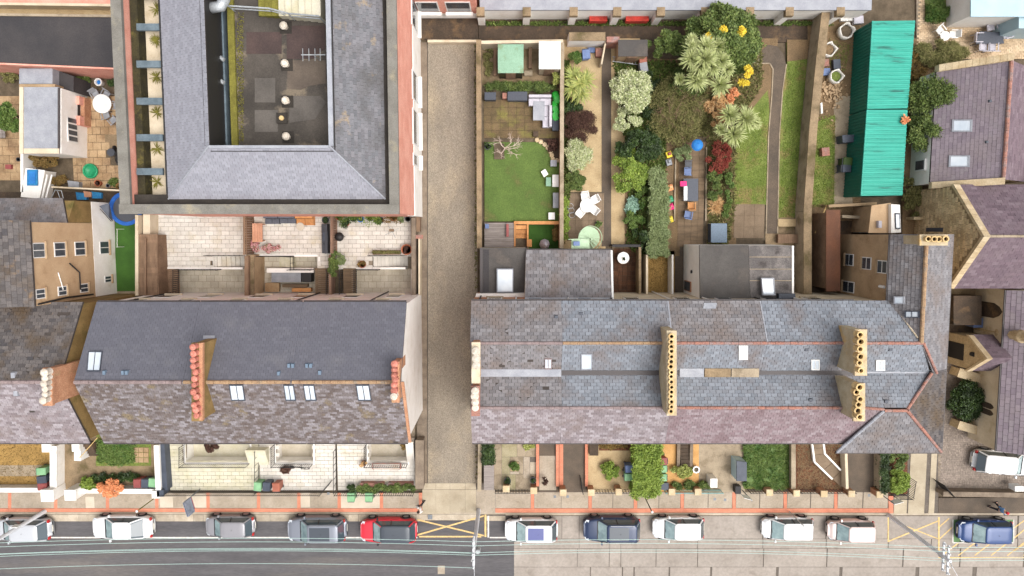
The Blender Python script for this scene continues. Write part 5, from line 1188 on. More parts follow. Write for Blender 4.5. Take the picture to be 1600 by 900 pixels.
def hoop(c, r, ax, ay): return [(c[0] + ax[0] * r * math.cos(k * math.pi / 8) + ay[0] * r * math.sin(k * math.pi / 8), c[1] + ax[1] * r * math.cos(k * math.pi / 8) + ay[1] * r * math.sin(k * math.pi / 8), c[2] + ax[2] * r * math.cos(k * math.pi / 8) + ay[2] * r * math.sin(k * math.pi / 8)) for k in range(17)]
A, B = P(453, 731, .3), P(477, 732, .3); ax, ay = (1, 0, 0), (0, .5, .86)
for c in (A, B): MB().tube(hoop(c, .32, ax, ay), .022, 6).build('wheel', 'metal_black', bk)
fr1 = [A, A + Vector((.45, .05, .1)), B + Vector((-.1, .25, .42)), A + Vector((.3, .25, .4)), A]
MB().tube(fr1, .022, 6).build('frame', 'metal_black', bk); MB().tube([A + Vector((.3, .25, .4)), A + Vector((.45, .05, .1))], .02, 6).build('seat_tube', 'metal_black', bk); MB().tube([B, B + Vector((-.12, .3, .5)), B + Vector((-.12, .55, .55)), B + Vector((-.1, .1, .55))], .02, 6).build('handlebar', 'metal_black', bk); MB().cbox(A + Vector((.28, .28, .45)), .24, .12, .06).build('saddle', 'metal_black', bk)
cv = thing('folded_parasol', 'crumpled brown folded parasol by the bicycle', 'parasol', P(444, 733, 0)); V = leaf_cloud([(P(446, 734, .3).x, P(446, 734, .3).y, .25, .35, .25, .2)], 90, .4, .22); mesh_np('canopy', V.reshape(-1, 3), np.arange(360).reshape(90, 4), 'leaf_maroon', cv)
bn = thing('slatted_bench', 'orange timber bench with white slats by the lane end well', 'bench', P(603, 728, 0))
q = [P(x, y, .45) for x, y in rect(581, 724, 627, 733)]; MB().prism(q, .36).build('seat', 'ridge_red', bn)
for k in range(5): a = P(604, 725.6 + k * 1.5, .46); piece('slat', 'patio_white', (a.x, a.y, .465), (2.0, .045, .02), bn)
for x in (584, 624): a = P(x, 729, .2); piece('leg', 'wood_brown', (a.x, a.y, .18), (.08, .36, .36), bn)
plant_pot('pale potted plant at left of the slatted bench', 568, 724, .2, .3, 'pot_terracotta', 'leaf_straw', .3, .35, count=220)
for i, (x0, x1, lab) in enumerate(((562, 600, 'orange rimmed planter full of shrubs along front railing, left one'), (606, 646, 'orange rimmed planter full of shrubs along front railing, right one'))):
 t = px_box('planter_trough', lab, 'planter', rect(x0, 755, x1, 762), .5, 'ridge_red'); a, b = P(x0, 761, .6), P(x1, 761, .6); cs = [(a.x + (b.x - a.x) * k / 8, a.y + rng.uniform(-.3, .12), .6, .28, .26, .28) for k in range(9)]
 V = leaf_cloud(cs, 1500, .13, .08); mesh_np('foliage', V.reshape(-1, 3), np.arange(6000).reshape(1500, 4), 'leaf_mid', t)
bush('railing_shrub', 'dark green shrub between railing and green bins', 549, 764, 6, .9, 'leaf_dark', count=500, n=6, seed=66)
wheelie_bin('pale green wheelie bin on footpath by the railing, left of two', 548, 778, 'bin_green', R(180)); wheelie_bin('pale green wheelie bin on footpath by the railing, right of two', 576, 778, 'bin_green', R(180))
plant_pot('yellowing plant at the eave corner by white side steps', 631, 697, .2, .4, 'plastic_dark', 'leaf_brown', .25, .3, count=150)
# ================================================================== the right-hand terrace: five houses under a double-pitched roof
EV2, RG2, VL2 = 7.3, 8.8, 7.75
yR0, yR1, yVV, yF1, yF0 = 470, 536, 582, 637, 692        # rear eave, rear ridge, valley, front ridge, front eave (map pixels)
Y_ = [P(1000, y, h).y for y, h in ((yR0, EV2), (yR1, RG2), (yVV, VL2), (yF1, RG2), (yF0, EV2))]
def Xat(px, h=EV2): return P(px, 580, h).x
hx = [Xat(737), Xat(876), Xat(1041), Xat(1184), Xat(1330)]
XE2 = Xat(1478)
names = ['end terraced house by the lane with slipped grey slates and white pots', 'terraced house with square grey skylight, second from the lane', 'terraced house right of the long cream chimney, pale rear slates', 'terraced house with small grey vents left of the ornate chimney']
mats_r = [('slate_grey', 'slate_grey', 'slate_grey', 'slate_mauve'), ('slate_blue', 'slate_blue', 'slate_blue', 'slate_mauve'), ('slate_grey', 'slate_blue', 'slate_blue', 'slate_pink'), ('slate_blue', 'slate_blue', 'slate_blue', 'slate_pink')]
RH = []
def house_walls(t, X0, X1, m='cream_render'):
 prof = [(Y_[0] - .12, -.15), (Y_[0] - .12, EV2 - .17), (Y_[1], RG2 - .2), (Y_[2], VL2 - .2), (Y_[3], RG2 - .2), (Y_[4] + .2, EV2 - .17), (Y_[4] + .2, -.15)]
 vs = [(X0 + .02, y, z) for y, z in prof] + [(X1 - .02, y, z) for y, z in prof]; n = len(prof)
 MB().add(vs, [(6, 5, 4, 3, 0), (3, 2, 1, 0), (7, 10, 11, 12, 13), (7, 8, 9, 10)] + [(j, (j + 1) % n, (j + 1) % n + n, j + n) for j in range(n)]).build('wall', MATS[m], t)
for i in range(4):
 X0, X1 = hx[i], hx[i + 1]; t = thing('terraced_house', names[i], 'house', ((X0 + X1) / 2, (Y_[0] + Y_[4]) / 2, 0), 'houses of the right terrace'); RH.append(t)
 house_walls(t, X0, X1, 'brick_orange' if i == 0 else 'cream_render')
 A, B = X0 + .004, X1 - .004; a_ = mats_r[i]
 mid = (lambda u, v: v < .8) if i == 0 else None
 slope(t, [(A, Y_[0], EV2), (B, Y_[0], EV2), (B, Y_[1], RG2), (A, Y_[1], RG2)], a_[0], .40, .25, seed=70 + i, lift=.034, gap=.026, drop=.004, indiv=100)
 slope(t, [(A, Y_[2], VL2), (B, Y_[2], VL2), (B, Y_[1], RG2), (A, Y_[1], RG2)], a_[1], .36, .22, seed=80 + i, lift=.03, gap=.024, drop=.16 if i == 0 else .004, indiv=60)
 slope(t, [(A, Y_[2], VL2), (B, Y_[2], VL2), (B, Y_[3], RG2), (A, Y_[3], RG2)], a_[2], .40, .24, seed=90 + i, lift=.03, gap=.024, drop=.10 if i == 0 else .004, indiv=60)
 slope(t, [(A, Y_[4], EV2), (B, Y_[4], EV2), (B, Y_[3], RG2), (A, Y_[3], RG2)], a_[3], .34, .19, seed=100 + i, lift=.03, gap=.018, drop=.002, indiv=60)
 ridge_tiles(t, (A, Y_[1], RG2 + .02), (B, Y_[1], RG2 + .02), MATS[('ridge_grey', 'ridge_orange', 'ridge_red', 'ridge_red')[i]], .10); ridge_tiles(t, (A, Y_[3], RG2 + .02), (B, Y_[3], RG2 + .02), MATS[('ridge_grey', 'ridge_grey', 'ridge_red', 'ridge_red')[i]], .10)
 for yy, s_ in ((Y_[0] + .06, 1), (Y_[4] - .06, -1)): MB().tube([(A, yy, EV2 - .06), (B, yy, EV2 - .06)], .05, 6).build('gutter', 'gutter', t)
 vw, vh = ((.24, .17), (.15, .11), (.15, .11), (.13, .1))[i]
 MB().box(A, B, Y_[2] - vw, Y_[2] + vw, VL2 - .02, VL2 + vh).build('valley_gutter', MATS[('lead', 'gutter', 'gutter', 'gutter')[i]], t)
 for k, (f, z) in enumerate(((.25, 4.4), (.72, 4.4))):
  xc = X0 + (X1 - X0) * f; w_ = MB().box(xc - .5, xc + .5, Y_[0] - .17, Y_[0] - .07, z, z + 1.6).build('window', 'frame_white', t); MB().box(xc - .43, xc + .43, Y_[0] - .072, Y_[0] - .055, z + .07, z + 1.53).build('pane', 'window_glass', w_)
  MB().box(xc - .6, xc + .6, Y_[0] - .12, Y_[0] + .02, z - .1, z - .01).build('sill', 'concrete', w_)
  w_ = MB().box(xc - .5, xc + .5, Y_[4] + .15, Y_[4] + .25, z, z + 1.6).build('window', 'frame_white', t); MB().box(xc - .43, xc + .43, Y_[4] + .13, Y_[4] + .15, z + .07, z + 1.53).build('pane', 'window_glass', w_)
 d_ = MB().box(X0 + .6, X0 + 1.6, Y_[4] + .14, Y_[4] + .24, .2, 2.4).build('door', 'bin_dark', t)
 for f in (.08, .5): MB().tube([(X0 + (X1 - X0) * f, Y_[0] + .06, EV2 - .1), (X0 + (X1 - X0) * f, Y_[0] - .04, EV2 - .5), (X0 + (X1 - X0) * f + (.4 if i % 2 else 0), Y_[0] - .04, .1)], .05, 6).build('downpipe', MATS['frame_white' if (i + int(f * 10)) % 3 else 'metal_black'], t)
hA, hB, hC, hD = RH
s1 = lambda x, y: on_slope(x, y, yR0, EV2, yR1, RG2)
s2 = lambda x, y: on_slope(x, y, yVV, VL2, yR1, RG2)
s3 = lambda x, y: on_slope(x, y, yVV, VL2, yF1, RG2)
s4 = lambda x, y: on_slope(x, y, yF0, EV2, yF1, RG2)
def rl(h_, f, x0, y0, x1, y1, **k): rooflight(h_, [f(x0, y0), f(x1, y0), f(x1, y1), f(x0, y1)], **k)
rl(hA, s2, 851, 559, 862, 576, fm='ridge_grey'); rl(hB, s2, 908, 552, 925, 577, fm='lead', bars=0); rl(hC, s2, 1154, 539, 1168, 561, fm='frame_white'); rl(hD, s2, 1267, 561, 1280, 577, fm='frame_white')
for (h_, f, x, y) in ((hD, s2, 1260, 546), (hD, s3, 1266, 625), (hA, s1, 869, 495), (hB, s1, 908, 490)): c = f(x, y); MB().cbox((c.x, c.y, c.z - .1), .26, .22, .2, 0, .8).build('roof_vent', 'frame_dark', h_)
MB().slab([s1(1100, 473), s1(1120, 473), s1(1118, 482), s1(1098, 482)], .02).build('lead_patch', 'lead', hC).location.z += .06
for i_, (a, b, m_) in enumerate(((1062, 1100, 'lead'), (1101, 1142, 'moss_green'), (1143, 1186, 'concrete'))):
 p, q = P(a, 584, VL2 + .2), P(b, 576, VL2 + .2); MB().box(p.x, q.x, Y_[2] - .26, Y_[2] + .3, VL2 - .02, VL2 + .2 + .01 * i_).build('valley_board', MATS['concrete_dirty' if m_ == 'moss_green' else m_], hC)
p, q = P(760, 582, VL2), P(892, 582, VL2); 
for x_, m_ in ((1041, 'frame_white'), (1184, 'frame_white')):     # white cement fillet at the party line
 X = Xat(x_); hh = hC if x_ < 1100 else hD
 MB().slab([(X - .03, Y_[0], EV2 + .05), (X + .05, Y_[0], EV2 + .05), (X + .05, Y_[1], RG2 + .05), (X - .03, Y_[1], RG2 + .05)], .05).build('cement_fillet', 'lead', hh)
c1 = chimney(hA, [(738.5, 536), (749, 536), (749, 597), (738.5, 597)], 9.9, 6.5, 'brick_orange', 'cream_render'); chimney_pots(c1, [(744, 549), (744, 561), (744, 571)], 10.0, .22, .35, 'pot_white', 12)
c1 = chimney(hA, [(738, 604), (748.5, 604), (748.5, 648), (738, 648)], 9.9, 6.5, 'brick_orange', 'ridge_red'); chimney_pots(c1, [(742, 611), (742, 620), (742, 629), (742, 638)], 10.0, .2, .35, 'pot_white', 12)
mat('stack_cream', (196, 180, 150), (174, 155, 122), 1.2, fine=.08, stain=((206, 160, 70), 1.0, .58, .75))
c1 = chimney(hC, [(1042, 517), (1056, 517), (1056, 648), (1042, 648)], 10.1, 6.9, 'stack_cream', 'stack_cream', .03); chimney_pots(c1, [(1049, 526 + i * 7.85) for i in range(16)], 10.2, .15, .22, 'pot_buff', 12, 1.3)
c1 = chimney(hD, [(1336, 516), (1352, 516), (1352, 585), (1336, 585)], 10.3, 6.9, 'stack_cream', 'stone_cap'); chimney_pots(c1, [(1345, 523 + i * 11.3) for i in range(6)], 10.4, .2, .5, 'pot_buff', 8)
c1 = chimney(hD, [(1334, 600), (1349, 600), (1349, 656), (1334, 656)], 10.3, 6.9, 'stack_cream', 'stone_cap'); chimney_pots(c1, [(1342, 605 + i * 9.2) for i in range(6)], 10.4, .2, .5, 'pot_buff', 8)
# ------------------------------------------------------------------ corner house with hipped front and rear return
t = hE = thing('corner_house', 'corner house with hipped slate roof and brown rendered rear return', 'house', ((hx[4] + XE2) / 2, (Y_[0] + Y_[4]) / 2, 0))
X0 = hx[4]; yFE = P(1400, 707, EV2).y
MB().box(X0 + .02, XE2 - .1, yFE + .15, Y_[0] - .12, -.15, EV2 - .17).build('wall', 'cream_render', t)
MB().box(X0 + .5, XE2 - 2.4, Y_[3] - .3, Y_[1] + .3, EV2 - .17, VL2 - .2).build('roof_core', 'roof_underlay', t)
eR = lambda x, y: P(x, y, EV2); rg = lambda x, y: P(x, y, RG2)
A = Vector((X0, Y_[0], EV2)); Pv = P(1391, 472, EV2); J = P(1443, 536, RG2); K = P(1468, 583, VL2 + .55); H1 = P(1417, 643, RG2); H2 = P(1381, 643, RG2); FL = P(1306, 706, EV2); FR = P(1467, 706, EV2); 
XEe = XE2
slope(t, [(X0, Y_[0], EV2), (Pv.x, Y_[0], EV2), (J.x, Y_[1], RG2), (X0, Y_[1], RG2)], 'slate_blue', .40, .25, seed=110, lift=.034, gap=.026, drop=.004, indiv=70)
slope(t, [(X0, Y_[2], VL2), (K.x - .3, Y_[2], VL2), (J.x, Y_[1], RG2), (X0, Y_[1], RG2)], 'slate_blue', .36, .22, seed=111, lift=.03, gap=.024, drop=.004)
slope(t, [(X0, Y_[2], VL2), (K.x - .3, Y_[2], VL2), (H1.x, Y_[3], RG2), (X0, Y_[3], RG2)], 'slate_blue', .40, .24, seed=112, lift=.03, gap=.024, drop=.003, indiv=50)
MB().box(X0, K.x - .2, Y_[2] - .14, Y_[2] + .14, VL2 - .02, VL2 + .05).build('valley_gutter', 'lead', t)
_g2 = (RG2 - EV2) / (XEe - H1.x); _kx = K.x - .3
slope(t, [(XEe, Y_[2] + .1, EV2), (XEe, yFE, EV2), (H1.x, Y_[3] - .15, RG2), (_kx, Y_[2] + .1, EV2 + (XEe - _kx) * _g2)], 'slate_old_dark', .36, .22, seed=113, lift=.034, gap=.024, drop=.01)
slope(t, [(FL.x, yFE, EV2), (XEe - .02, yFE, EV2), (H1.x, Y_[3] - .18, RG2), (H2.x, Y_[3] - .18, RG2)], 'slate_grey', .36, .22, seed=114, lift=.036, gap=.024, drop=.012, indiv=60)
slope(t, [(X0, Y_[4], EV2), (FL.x + .9, Y_[4], EV2), (H2.x, Y_[3] - .05, RG2), (X0, Y_[3], RG2)], 'slate_pink', .34, .19, seed=115, lift=.03, gap=.018)
ridge_tiles(t, (X0, Y_[1], RG2 + .02), (J.x, Y_[1], RG2 + .02), 'ridge_red', .1); ridge_tiles(t, (X0, Y_[3], RG2 + .02), (H2.x, Y_[3] - .1, RG2 + .02), 'ridge_red', .1)
ridge_tiles(t, (H2.x, Y_[3] - .18, RG2 + .03), (H1.x, Y_[3] - .18, RG2 + .03), 'ridge_red', .11); ridge_tiles(t, (H1.x, Y_[3] - .18, RG2 + .03), (XEe - .05, yFE + .05, EV2 + .05), MATS['ridge_red'], .1); ridge_tiles(t, (H1.x, Y_[3] - .1, RG2 + .03), (K.x - .3, Y_[2], VL2 + .24), MATS['ridge_red'], .1)
ridge_tiles(t, (H2.x, Y_[3] - .18, RG2 + .03), (FL.x + .05, yFE + .05, EV2 + .05), MATS['lead'], .1)
ridge_tiles(t, (J.x, Y_[1], RG2 + .02), (K.x, Y_[2], VL2 + .3), MATS['ridge_red'], .09)
yN2 = P(1430, 366, EV2).y; XW2 = P(1389, 420, EV2).x; XR2 = P(1445, 420, RG2).x
MB().box(XW2 + .1, XE2 - .1, Y_[0] - .1, yN2 - .05, -.15, EV2 - .17).build('return_wall', 'brown_render', t)
MB().add([(XW2 + .1, yN2 - .052, EV2 - .17), (XE2 - .1, yN2 - .052, EV2 - .17), (XR2, yN2 - .052, RG2 - .15), (XW2 + .1, yN2 - .4, EV2 - .17), (XE2 - .1, yN2 - .4, EV2 - .17), (XR2, yN2 - .4, RG2 - .15)], [(0, 1, 2), (5, 4, 3), (0, 2, 5, 3), (2, 1, 4, 5)]).build('gable', 'brown_render', t)
slope(t, [(XW2, Y_[0], EV2), (XW2, yN2, EV2), (XR2, yN2, RG2), (XR2, Y_[1] + .05, RG2)], 'slate_grey', .36, .22, seed=116, lift=.028, gap=.018, drop=.002, indiv=60)
_g1 = (RG2 - EV2) / (XE2 - XR2)
slope(t, [(XE2, Y_[2] + .12, EV2), (XE2, yN2, EV2), (XR2, yN2, RG2), (XR2, Y_[1], RG2), (_kx, Y_[2] + .12, EV2 + (XE2 - _kx) * _g1)], 'slate_grey', .36, .22, seed=117, lift=.028, gap=.018, drop=.003)
ridge_tiles(t, (XR2, yN2, RG2 + .03), (XR2, Y_[1], RG2 + .03), 'ridge_orange', .13)
MB().tube([(XW2 - .05, Y_[0], EV2 - .06), (XW2 - .05, yN2, EV2 - .06)], .05, 6).build('gutter', 'gutter', t); MB().tube([(XE2 + .05, yFE, EV2 - .06), (XE2 + .05, yN2, EV2 - .06)], .05, 6).build('gutter', 'gutter', t); MB().tube([(FL.x, yFE - .05, EV2 - .06), (XE2, yFE - .05, EV2 - .06)], .05, 6).build('gutter', 'gutter', t)
ridge_tiles(t, (Pv.x, Y_[0], EV2 + .03), (J.x - .3, Y_[1] + .3, RG2 - .1), MATS['cream_render'], .06)
XQ = XW2 + .1
def win_west(z, y_px, w, hh, open_=0):
 yc = P(1350, y_px, 3).y; o_ = MB().box(XQ - .05, XQ + .06, yc - w / 2, yc + w / 2, z, z + hh).build('window', 'frame_white', t)
 for s in (0, 1): MB().box(XQ - .07, XQ - .052, yc - w / 2 + .06, yc + w / 2 - .06, z + .06 + s * hh * .5, z + hh * (.5 + s * .5) - .05).build('pane', 'window_glass', o_)
 MB().box(XQ - .16, XQ, yc - w / 2 - .06, yc + w / 2 + .06, z - .1, z - .01).build('sill', 'brown_render', o_)
for (z, y_) in ((1.4, 407), (3.8, 410), (5.8, 413)): win_west(z, y_, .85, 1.15)
win_west(1.2, 450, .8, 1.6); MB().tube([(XQ - .06, P(0, 447, 6).y, 6.8), (XQ - .06, P(0, 447, 6).y, 6.2)], .1, 6).build('vent_pipe', 'frame_white', t)
ck = chimney(t, [(1437, 368), (1478, 368), (1478, 382), (1437, 382)], 9.6, 6.8, 'stack_cream', 'stack_cream'); chimney_pots(ck, [(1451 + i * 8.5, 374) for i in range(4)], 9.7, .17, .3, 'pot_buff', 10)
wr = lambda x, y: P(x, y, EV2 + .6)
rooflight(t, [P(1397, 463, 7.7), P(1414, 463, 8.15), P(1414, 475, 8.15), P(1397, 475, 7.7)], fm='lead', bars=0); rooflight(t, [P(1414, 486, 8.15), P(1437, 486, 8.75), P(1437, 496, 8.75), P(1414, 496, 8.15)])
rl(hE, s2, 1368, 562, 1382, 578, fm='frame_white')
for (x, y, f) in ((1391, 546, s2), (1384, 627, s3)): c = f(x, y); MB().cbox((c.x, c.y, c.z - .1), .26, .22, .2, 0, .8).build('roof_vent', 'frame_dark', t)

# ================================================================== rear extensions
e = thing('flat_roof_extension', 'dark flat-roofed rear extension with big white rooflight', 'extension', P(787, 430, 0))
MB().prism([P(x, y, 3.1) for x, y in rect(751, 388, 822, 466)], -.1).build('wall', 'cream_render', e); MB().prism([P(x, y, 3.2) for x, y in rect(750, 387, 823, 466)], 3.104).build('roof', 'felt_dark', e)
MB().prism([P(x, y, 3.28) for x, y in rect(750, 387, 754, 457)], 3.204).build('kerb', 'gutter', e)
k_ = MB().prism([P(x, y, 3.62) for x, y in rect(776, 420, 802, 457)], 3.204).build('rooflight_kerb', 'lead', e); MB().prism([P(x, y, 3.7) for x, y in rect(777.5, 421.5, 800.5, 455.5)], 3.622).build('rooflight_glass', 'skylight_glass', k_)
MB().prism([P(x, y, 3.6) for x, y in ((744, 459), (820, 458), (820, 465), (742, 467))], 3.0).build('parapet', 'white_render', e)
MB().prism([P(x, y, 3.214) for x, y in rect(755, 390, 764, 456)], 3.2).build('felt_strip', 'felt_black', e)
e2 = thing('slate_roof_extension', 'shared rear extension with grey slate lean-to roof', 'extension', P(888, 430, 0))
q = [P(822, 391, 3.4), P(955, 391, 3.4), P(957, 467, 5.0), P(820, 467, 5.0)]
MB().prism([Vector((p.x, p.y, p.z - .17)) for p in q], -.1).build('wall', 'cream_render', e2)
slope(e2, q, 'slate_grey', .42, .26, seed=120, lift=.034, gap=.026, indiv=240)
MB().tube([q[0] + Vector((0, .06, -.06)), q[1] + Vector((0, .06, -.06))], .05, 6).build('gutter', 'gutter', e2); MB().slab([q[3] + Vector((0, .1, .06)), q[2] + Vector((0, .1, .06)), q[2] + Vector((0, -.1, .08)), q[3] + Vector((0, -.1, .08))], .03).build('flashing', 'lead', e2)
MB().slab([q[1] + Vector((-.05, 0, .06)), q[1] + Vector((.08, 0, .06)), q[2] + Vector((.08, 0, .06)), q[2] + Vector((-.05, 0, .06))], .14).build('verge', 'frame_white', e2)
e3 = thing('mineral_roof_extension', 'white walled rear extension with flat grey and blotched roofs', 'extension', P(1140, 430, 0))
MB().prism([P(x, y, 4.5) for x, y in rect(1094, 384, 1240, 467)], -.1).build('wall', 'white_render', e3); MB().prism([P(x, y, 4.66) for x, y in ((1093, 383), (1169, 383), (1172, 468), (1094, 468))], 4.505).build('grey_roof', 'felt_dark', e3)
mat('felt_blotched', (94, 89, 87), (124, 117, 113), 1.6, fine=.2, contrast=(.42, .62), stain=((76, 70, 68), .8, .5, .62)); MB().prism([P(x, y, 4.56) for x, y in ((1169.6, 384), (1240, 384), (1241, 466), (1172.6, 466))], 4.505).build('blotched_roof', 'felt_blotched', e3)
for y_ in (401, 420, 438): MB().prism([P(x, y, 4.58) for x, y in rect(1171, y_, 1237, y_ + 1)], 4.5).build('felt_lap', 'concrete', e3)
MB().prism([P(x, y, 4.6) for x, y in rect(1237.5, 384, 1240.5, 466)], 4.5).build('kerb', 'white_render', e3)
rooflight(e3, [P(1188, 434, 4.8), P(1208, 434, 4.8), P(1210, 461, 4.8), P(1190, 461, 4.8)], fm='lead', bars=0, rise=.2)
X = P(1094, 430, 4.5).x; w_ = MB().box(X - .05, X + .05, P(0, 456, 2).y, P(0, 440, 2).y, .4, 2.2).build('window', 'brick_orange', e3); MB().box(X - .07, X - .052, P(0, 455, 2).y, P(0, 441, 2).y, .5, 2.1).build('pane', 'window_glass', w_)
px_box('vent_unit', 'dark grey ventilation unit on blotched roof edge', 'vent', rect(1217, 459, 1243, 467), .4, 'frame_dark', z=4.57); c = P(1081, 424, 2); MB().tube([(X - .1, c.y, 2.4), (X, c.y, 2.4)], .12, 8).build('wall_vent', 'metal_black', e3)
# ================================================================== church buildings and yards at the right edge
def stone_facing(parent, X, y0, y1, z0, ztop, m='rubble_stone', face=-1, cw=.42, ch=.24, seed=3):
 """squared rubble on a wall facing west at X: each stone proud of the mortar; ztop(y) gives the outline"""
 rr = random.Random(seed); z = z0; r = 0; n = 0; rest = MB()
 while z < 9:
  y = y0 - rr.random() * cw
  while y < y1:
   w = cw * rr.uniform(.6, 1.4); ya, yb = max(y, y0), min(y + w, y1); y += w
   if yb - ya < .1: continue
   if z + ch > ztop((ya + yb) / 2): continue
   d = rr.uniform(.015, .05)
   if n < 290: piece('stone', m, (X + face * d / 2, (ya + yb) / 2, z + ch / 2), (d + .02, yb - ya - .025, ch - .025), parent); n += 1
   else: rest.box(X + face * d, X + .01, ya + .012, yb - .012, z + .012, z + ch - .012)
  z += ch; r += 1
 if rest.v: tag(rest.build('stones', MATS[m], parent), kind='stuff')
t = thing('church_transept', 'church wing with rubble stone gable and steep purple slate roof', 'church', P(1540, 370, 0))
HG, HEc = 7.3, 4.0; Xg = P(1534, 368, HG).x; YA = P(1534, 369, HG).y; YNc = P(1484, 291, HEc).y; YSc = P(1484, 448, HEc).y; XR_ = Xg + 18
prof = [(YSc, -.15), (YNc, -.15), (YNc, HEc), (YA, HG), (YSc, HEc)]
MB().add([(Xg, y, z) for y, z in prof] + [(XR_, y, z) for y, z in prof], [(4, 3, 2, 1, 0), (5, 6, 7, 8, 9)] + [(j, (j + 1) % 5, (j + 1) % 5 + 5, j + 5) for j in range(5)]).build('wall', 'mortar', t)
zt = lambda y: HEc + (HG - HEc) * (1 - (abs(y - YA) / ((YNc - YA) if y > YA else (YA - YSc)))) - .1
stone_facing(t, Xg, YSc + .05, YNc - .05, 0, zt)
slope(t, [(Xg + .3, YNc + .1, HEc), (XR_, YNc + .1, HEc), (XR_, YA, HG + .15), (Xg + .3, YA, HG + .15)], 'slate_church', .45, .26, seed=130, lift=.028, gap=.016, indiv=120)
slope(t, [(Xg + .3, YSc - .1, HEc), (XR_, YSc - .1, HEc), (XR_, YA, HG + .15), (Xg + .3, YA, HG + .15)], 'slate_church', .45, .26, seed=131, lift=.028, gap=.016, indiv=120)
ridge_tiles(t, (Xg + .3, YA, HG + .2), (XR_, YA, HG + .2), 'concrete', .09)
for yy in (YNc + .1, YSc - .1):      # coping stones up the gable
 n = 10
 for k in range(n):
  p, q = Vector((Xg + .1, yy + (YA - yy) * k / n, HEc + (HG - HEc) * k / n)), Vector((Xg + .1, yy + (YA - yy) * (k + .97) / n, HEc + (HG - HEc) * (k + .97) / n))
  MB().slab([p + Vector((-.16, 0, .32)), p + Vector((.26, 0, .32)), q + Vector((.26, 0, .32)), q + Vector((-.16, 0, .32))], .3).build('coping_stone', 'stone_cap', t)
a = P(1447, 350, 1.5).y
w_ = MB().box(Xg - .07, Xg + .02, P(0, 362, 1).y, P(0, 356, 1).y, 1.5, 3.4).build('lancet', 'frame_dark', t)
v = thing('vestry', 'slate-roofed church vestry with two skylights and stone coping', 'church', P(1515, 200, 0))
HV0, HV1 = 2.5, 4.8
qv = [P(1453, 287, HV0), P(1463, 112, HV0), P(1580, 94, HV1), P(1567, 280, HV1)]
MB().prism([Vector((p.x, p.y, p.z - .17)) for p in qv], -.15).build('wall', 'white_render', v)
slope(v, qv, 'slate_church_pale', .40, .24, seed=132, lift=.014, gap=.01, indiv=100)
q2_ = [qv[3] + Vector((0, 0, 0)), qv[2], qv[2] + Vector((3.2, 0, -2.4)), qv[3] + Vector((3.2, 0, -2.4))]
MB().prism([Vector((p.x, p.y, p.z - .17)) for p in q2_], -.15).build('wall', 'rubble_stone', v); slope(v, q2_, 'slate_church', .4, .24, seed=133, lift=.02)
ridge_tiles(v, qv[3] + Vector((0, 0, .04)), qv[2] + Vector((0, 0, .04)), MATS['ridge_red'], .13)
for k in range(11):
 a, b = qv[1] + (qv[2] - qv[1]) * (k / 11), qv[1] + (qv[2] - qv[1]) * ((k + .96) / 11)
 MB().slab([a + Vector((0, -.05, .3)), b + Vector((0, -.05, .3)), b + Vector((0, .42, .3)), a + Vector((0, .42, .3))], .5).build('coping_stone', 'stone_cap', v)
MB().slab([qv[0] + Vector((0, .1, .22)), qv[3] + Vector((0, .1, .22)), qv[3] + Vector((0, -.35, .22)), qv[0] + Vector((0, -.35, .22))], .35).build('coping_stone', 'stone_cap', v)
def on_plane(q, x, y):
 n = (q[1] - q[0]).cross(q[2] - q[0]); best = None
 for k in range(240):
  h = 2 + 4 * k / 239; p = P(x, y, h); d = abs((p - q[0]).dot(n))
  if best is None or d < best[0]: best = (d, p)
 return best[1]
for (x0, y0, x1, y1) in ((1488, 187, 1520, 206), (1483, 243, 1516, 261)): rooflight(v, [on_plane(qv, x0, y0), on_plane(qv, x1, y0), on_plane(qv, x1 - 1, y1), on_plane(qv, x0 - 1, y1)], fm='lead', bars=0, edge=.1)
for (x, y) in ((1547, 158), (1542, 222)): c = on_plane(qv, x, y); MB().cbox((c.x, c.y, c.z - .08), .22, .2, .16, 0, .8).build('roof_vent', 'frame_dark', v)
Xv = P(1455, 250, HV0).x - .04
w_ = MB().box(Xv - .1, Xv + .1, P(0, 268, 1).y, P(0, 250, 1).y, .8, 2.0).build('window', 'frame_white', v); MB().box(Xv - .12, Xv - .102, P(0, 266, 1).y, P(0, 252, 1).y, .9, 1.9).build('pane', 'window_glass', v if False else w_)
nv = thing('church_nave', 'church aisle with purple slate roof and arched windows', 'church', P(1580, 560, 0))
HN = 3.3; Xn = P(1566, 560, HN).x; Yn0, Yn1 = P(1566, 705, HN).y, YSc - .3
MB().box(Xn + .12, Xn + 12, Yn0, Yn1, -.15, HN - .15).build('wall', 'cream_render', nv)
slope(nv, [(Xn, Yn0, HN), (Xn, Yn1, HN), (Xn + 8, Yn1, HN + 5), (Xn + 8, Yn0, HN + 5)], 'slate_church_pale', .46, .30, seed=134, lift=.024, gap=.018, indiv=140)
MB().tube([(Xn - .06, Yn0, HN - .05), (Xn - .06, Yn1, HN - .05)], .06, 6).build('gutter', 'gutter', nv)
def arch_w(yc, w, z0, z1, parent):
 pts = [(-w / 2, z0), (w / 2, z0), (w / 2, z1 - w * .8), (w * .3, z1 - w * .3), (0, z1), (-w * .3, z1 - w * .3), (-w / 2, z1 - w * .8)]; X = Xn + .1
 n = len(pts); MB().add([(X, yc + a, z) for a, z in pts] + [(X + .06, yc + a, z) for a, z in pts], [tuple(range(n - 1, -1, -1)), tuple(range(n, 2 * n))] + [(i, (i + 1) % n, (i + 1) % n + n, i + n) for i in range(n)]).build('arched_window', 'alley', parent)
arch_w(P(0, 484, 1.5).y, 1.1, .6, 2.9, nv); arch_w(P(0, 631, 1.5).y, .42, .6, 2.6, nv); arch_w(P(0, 641, 1.5).y, .42, .6, 2.6, nv)
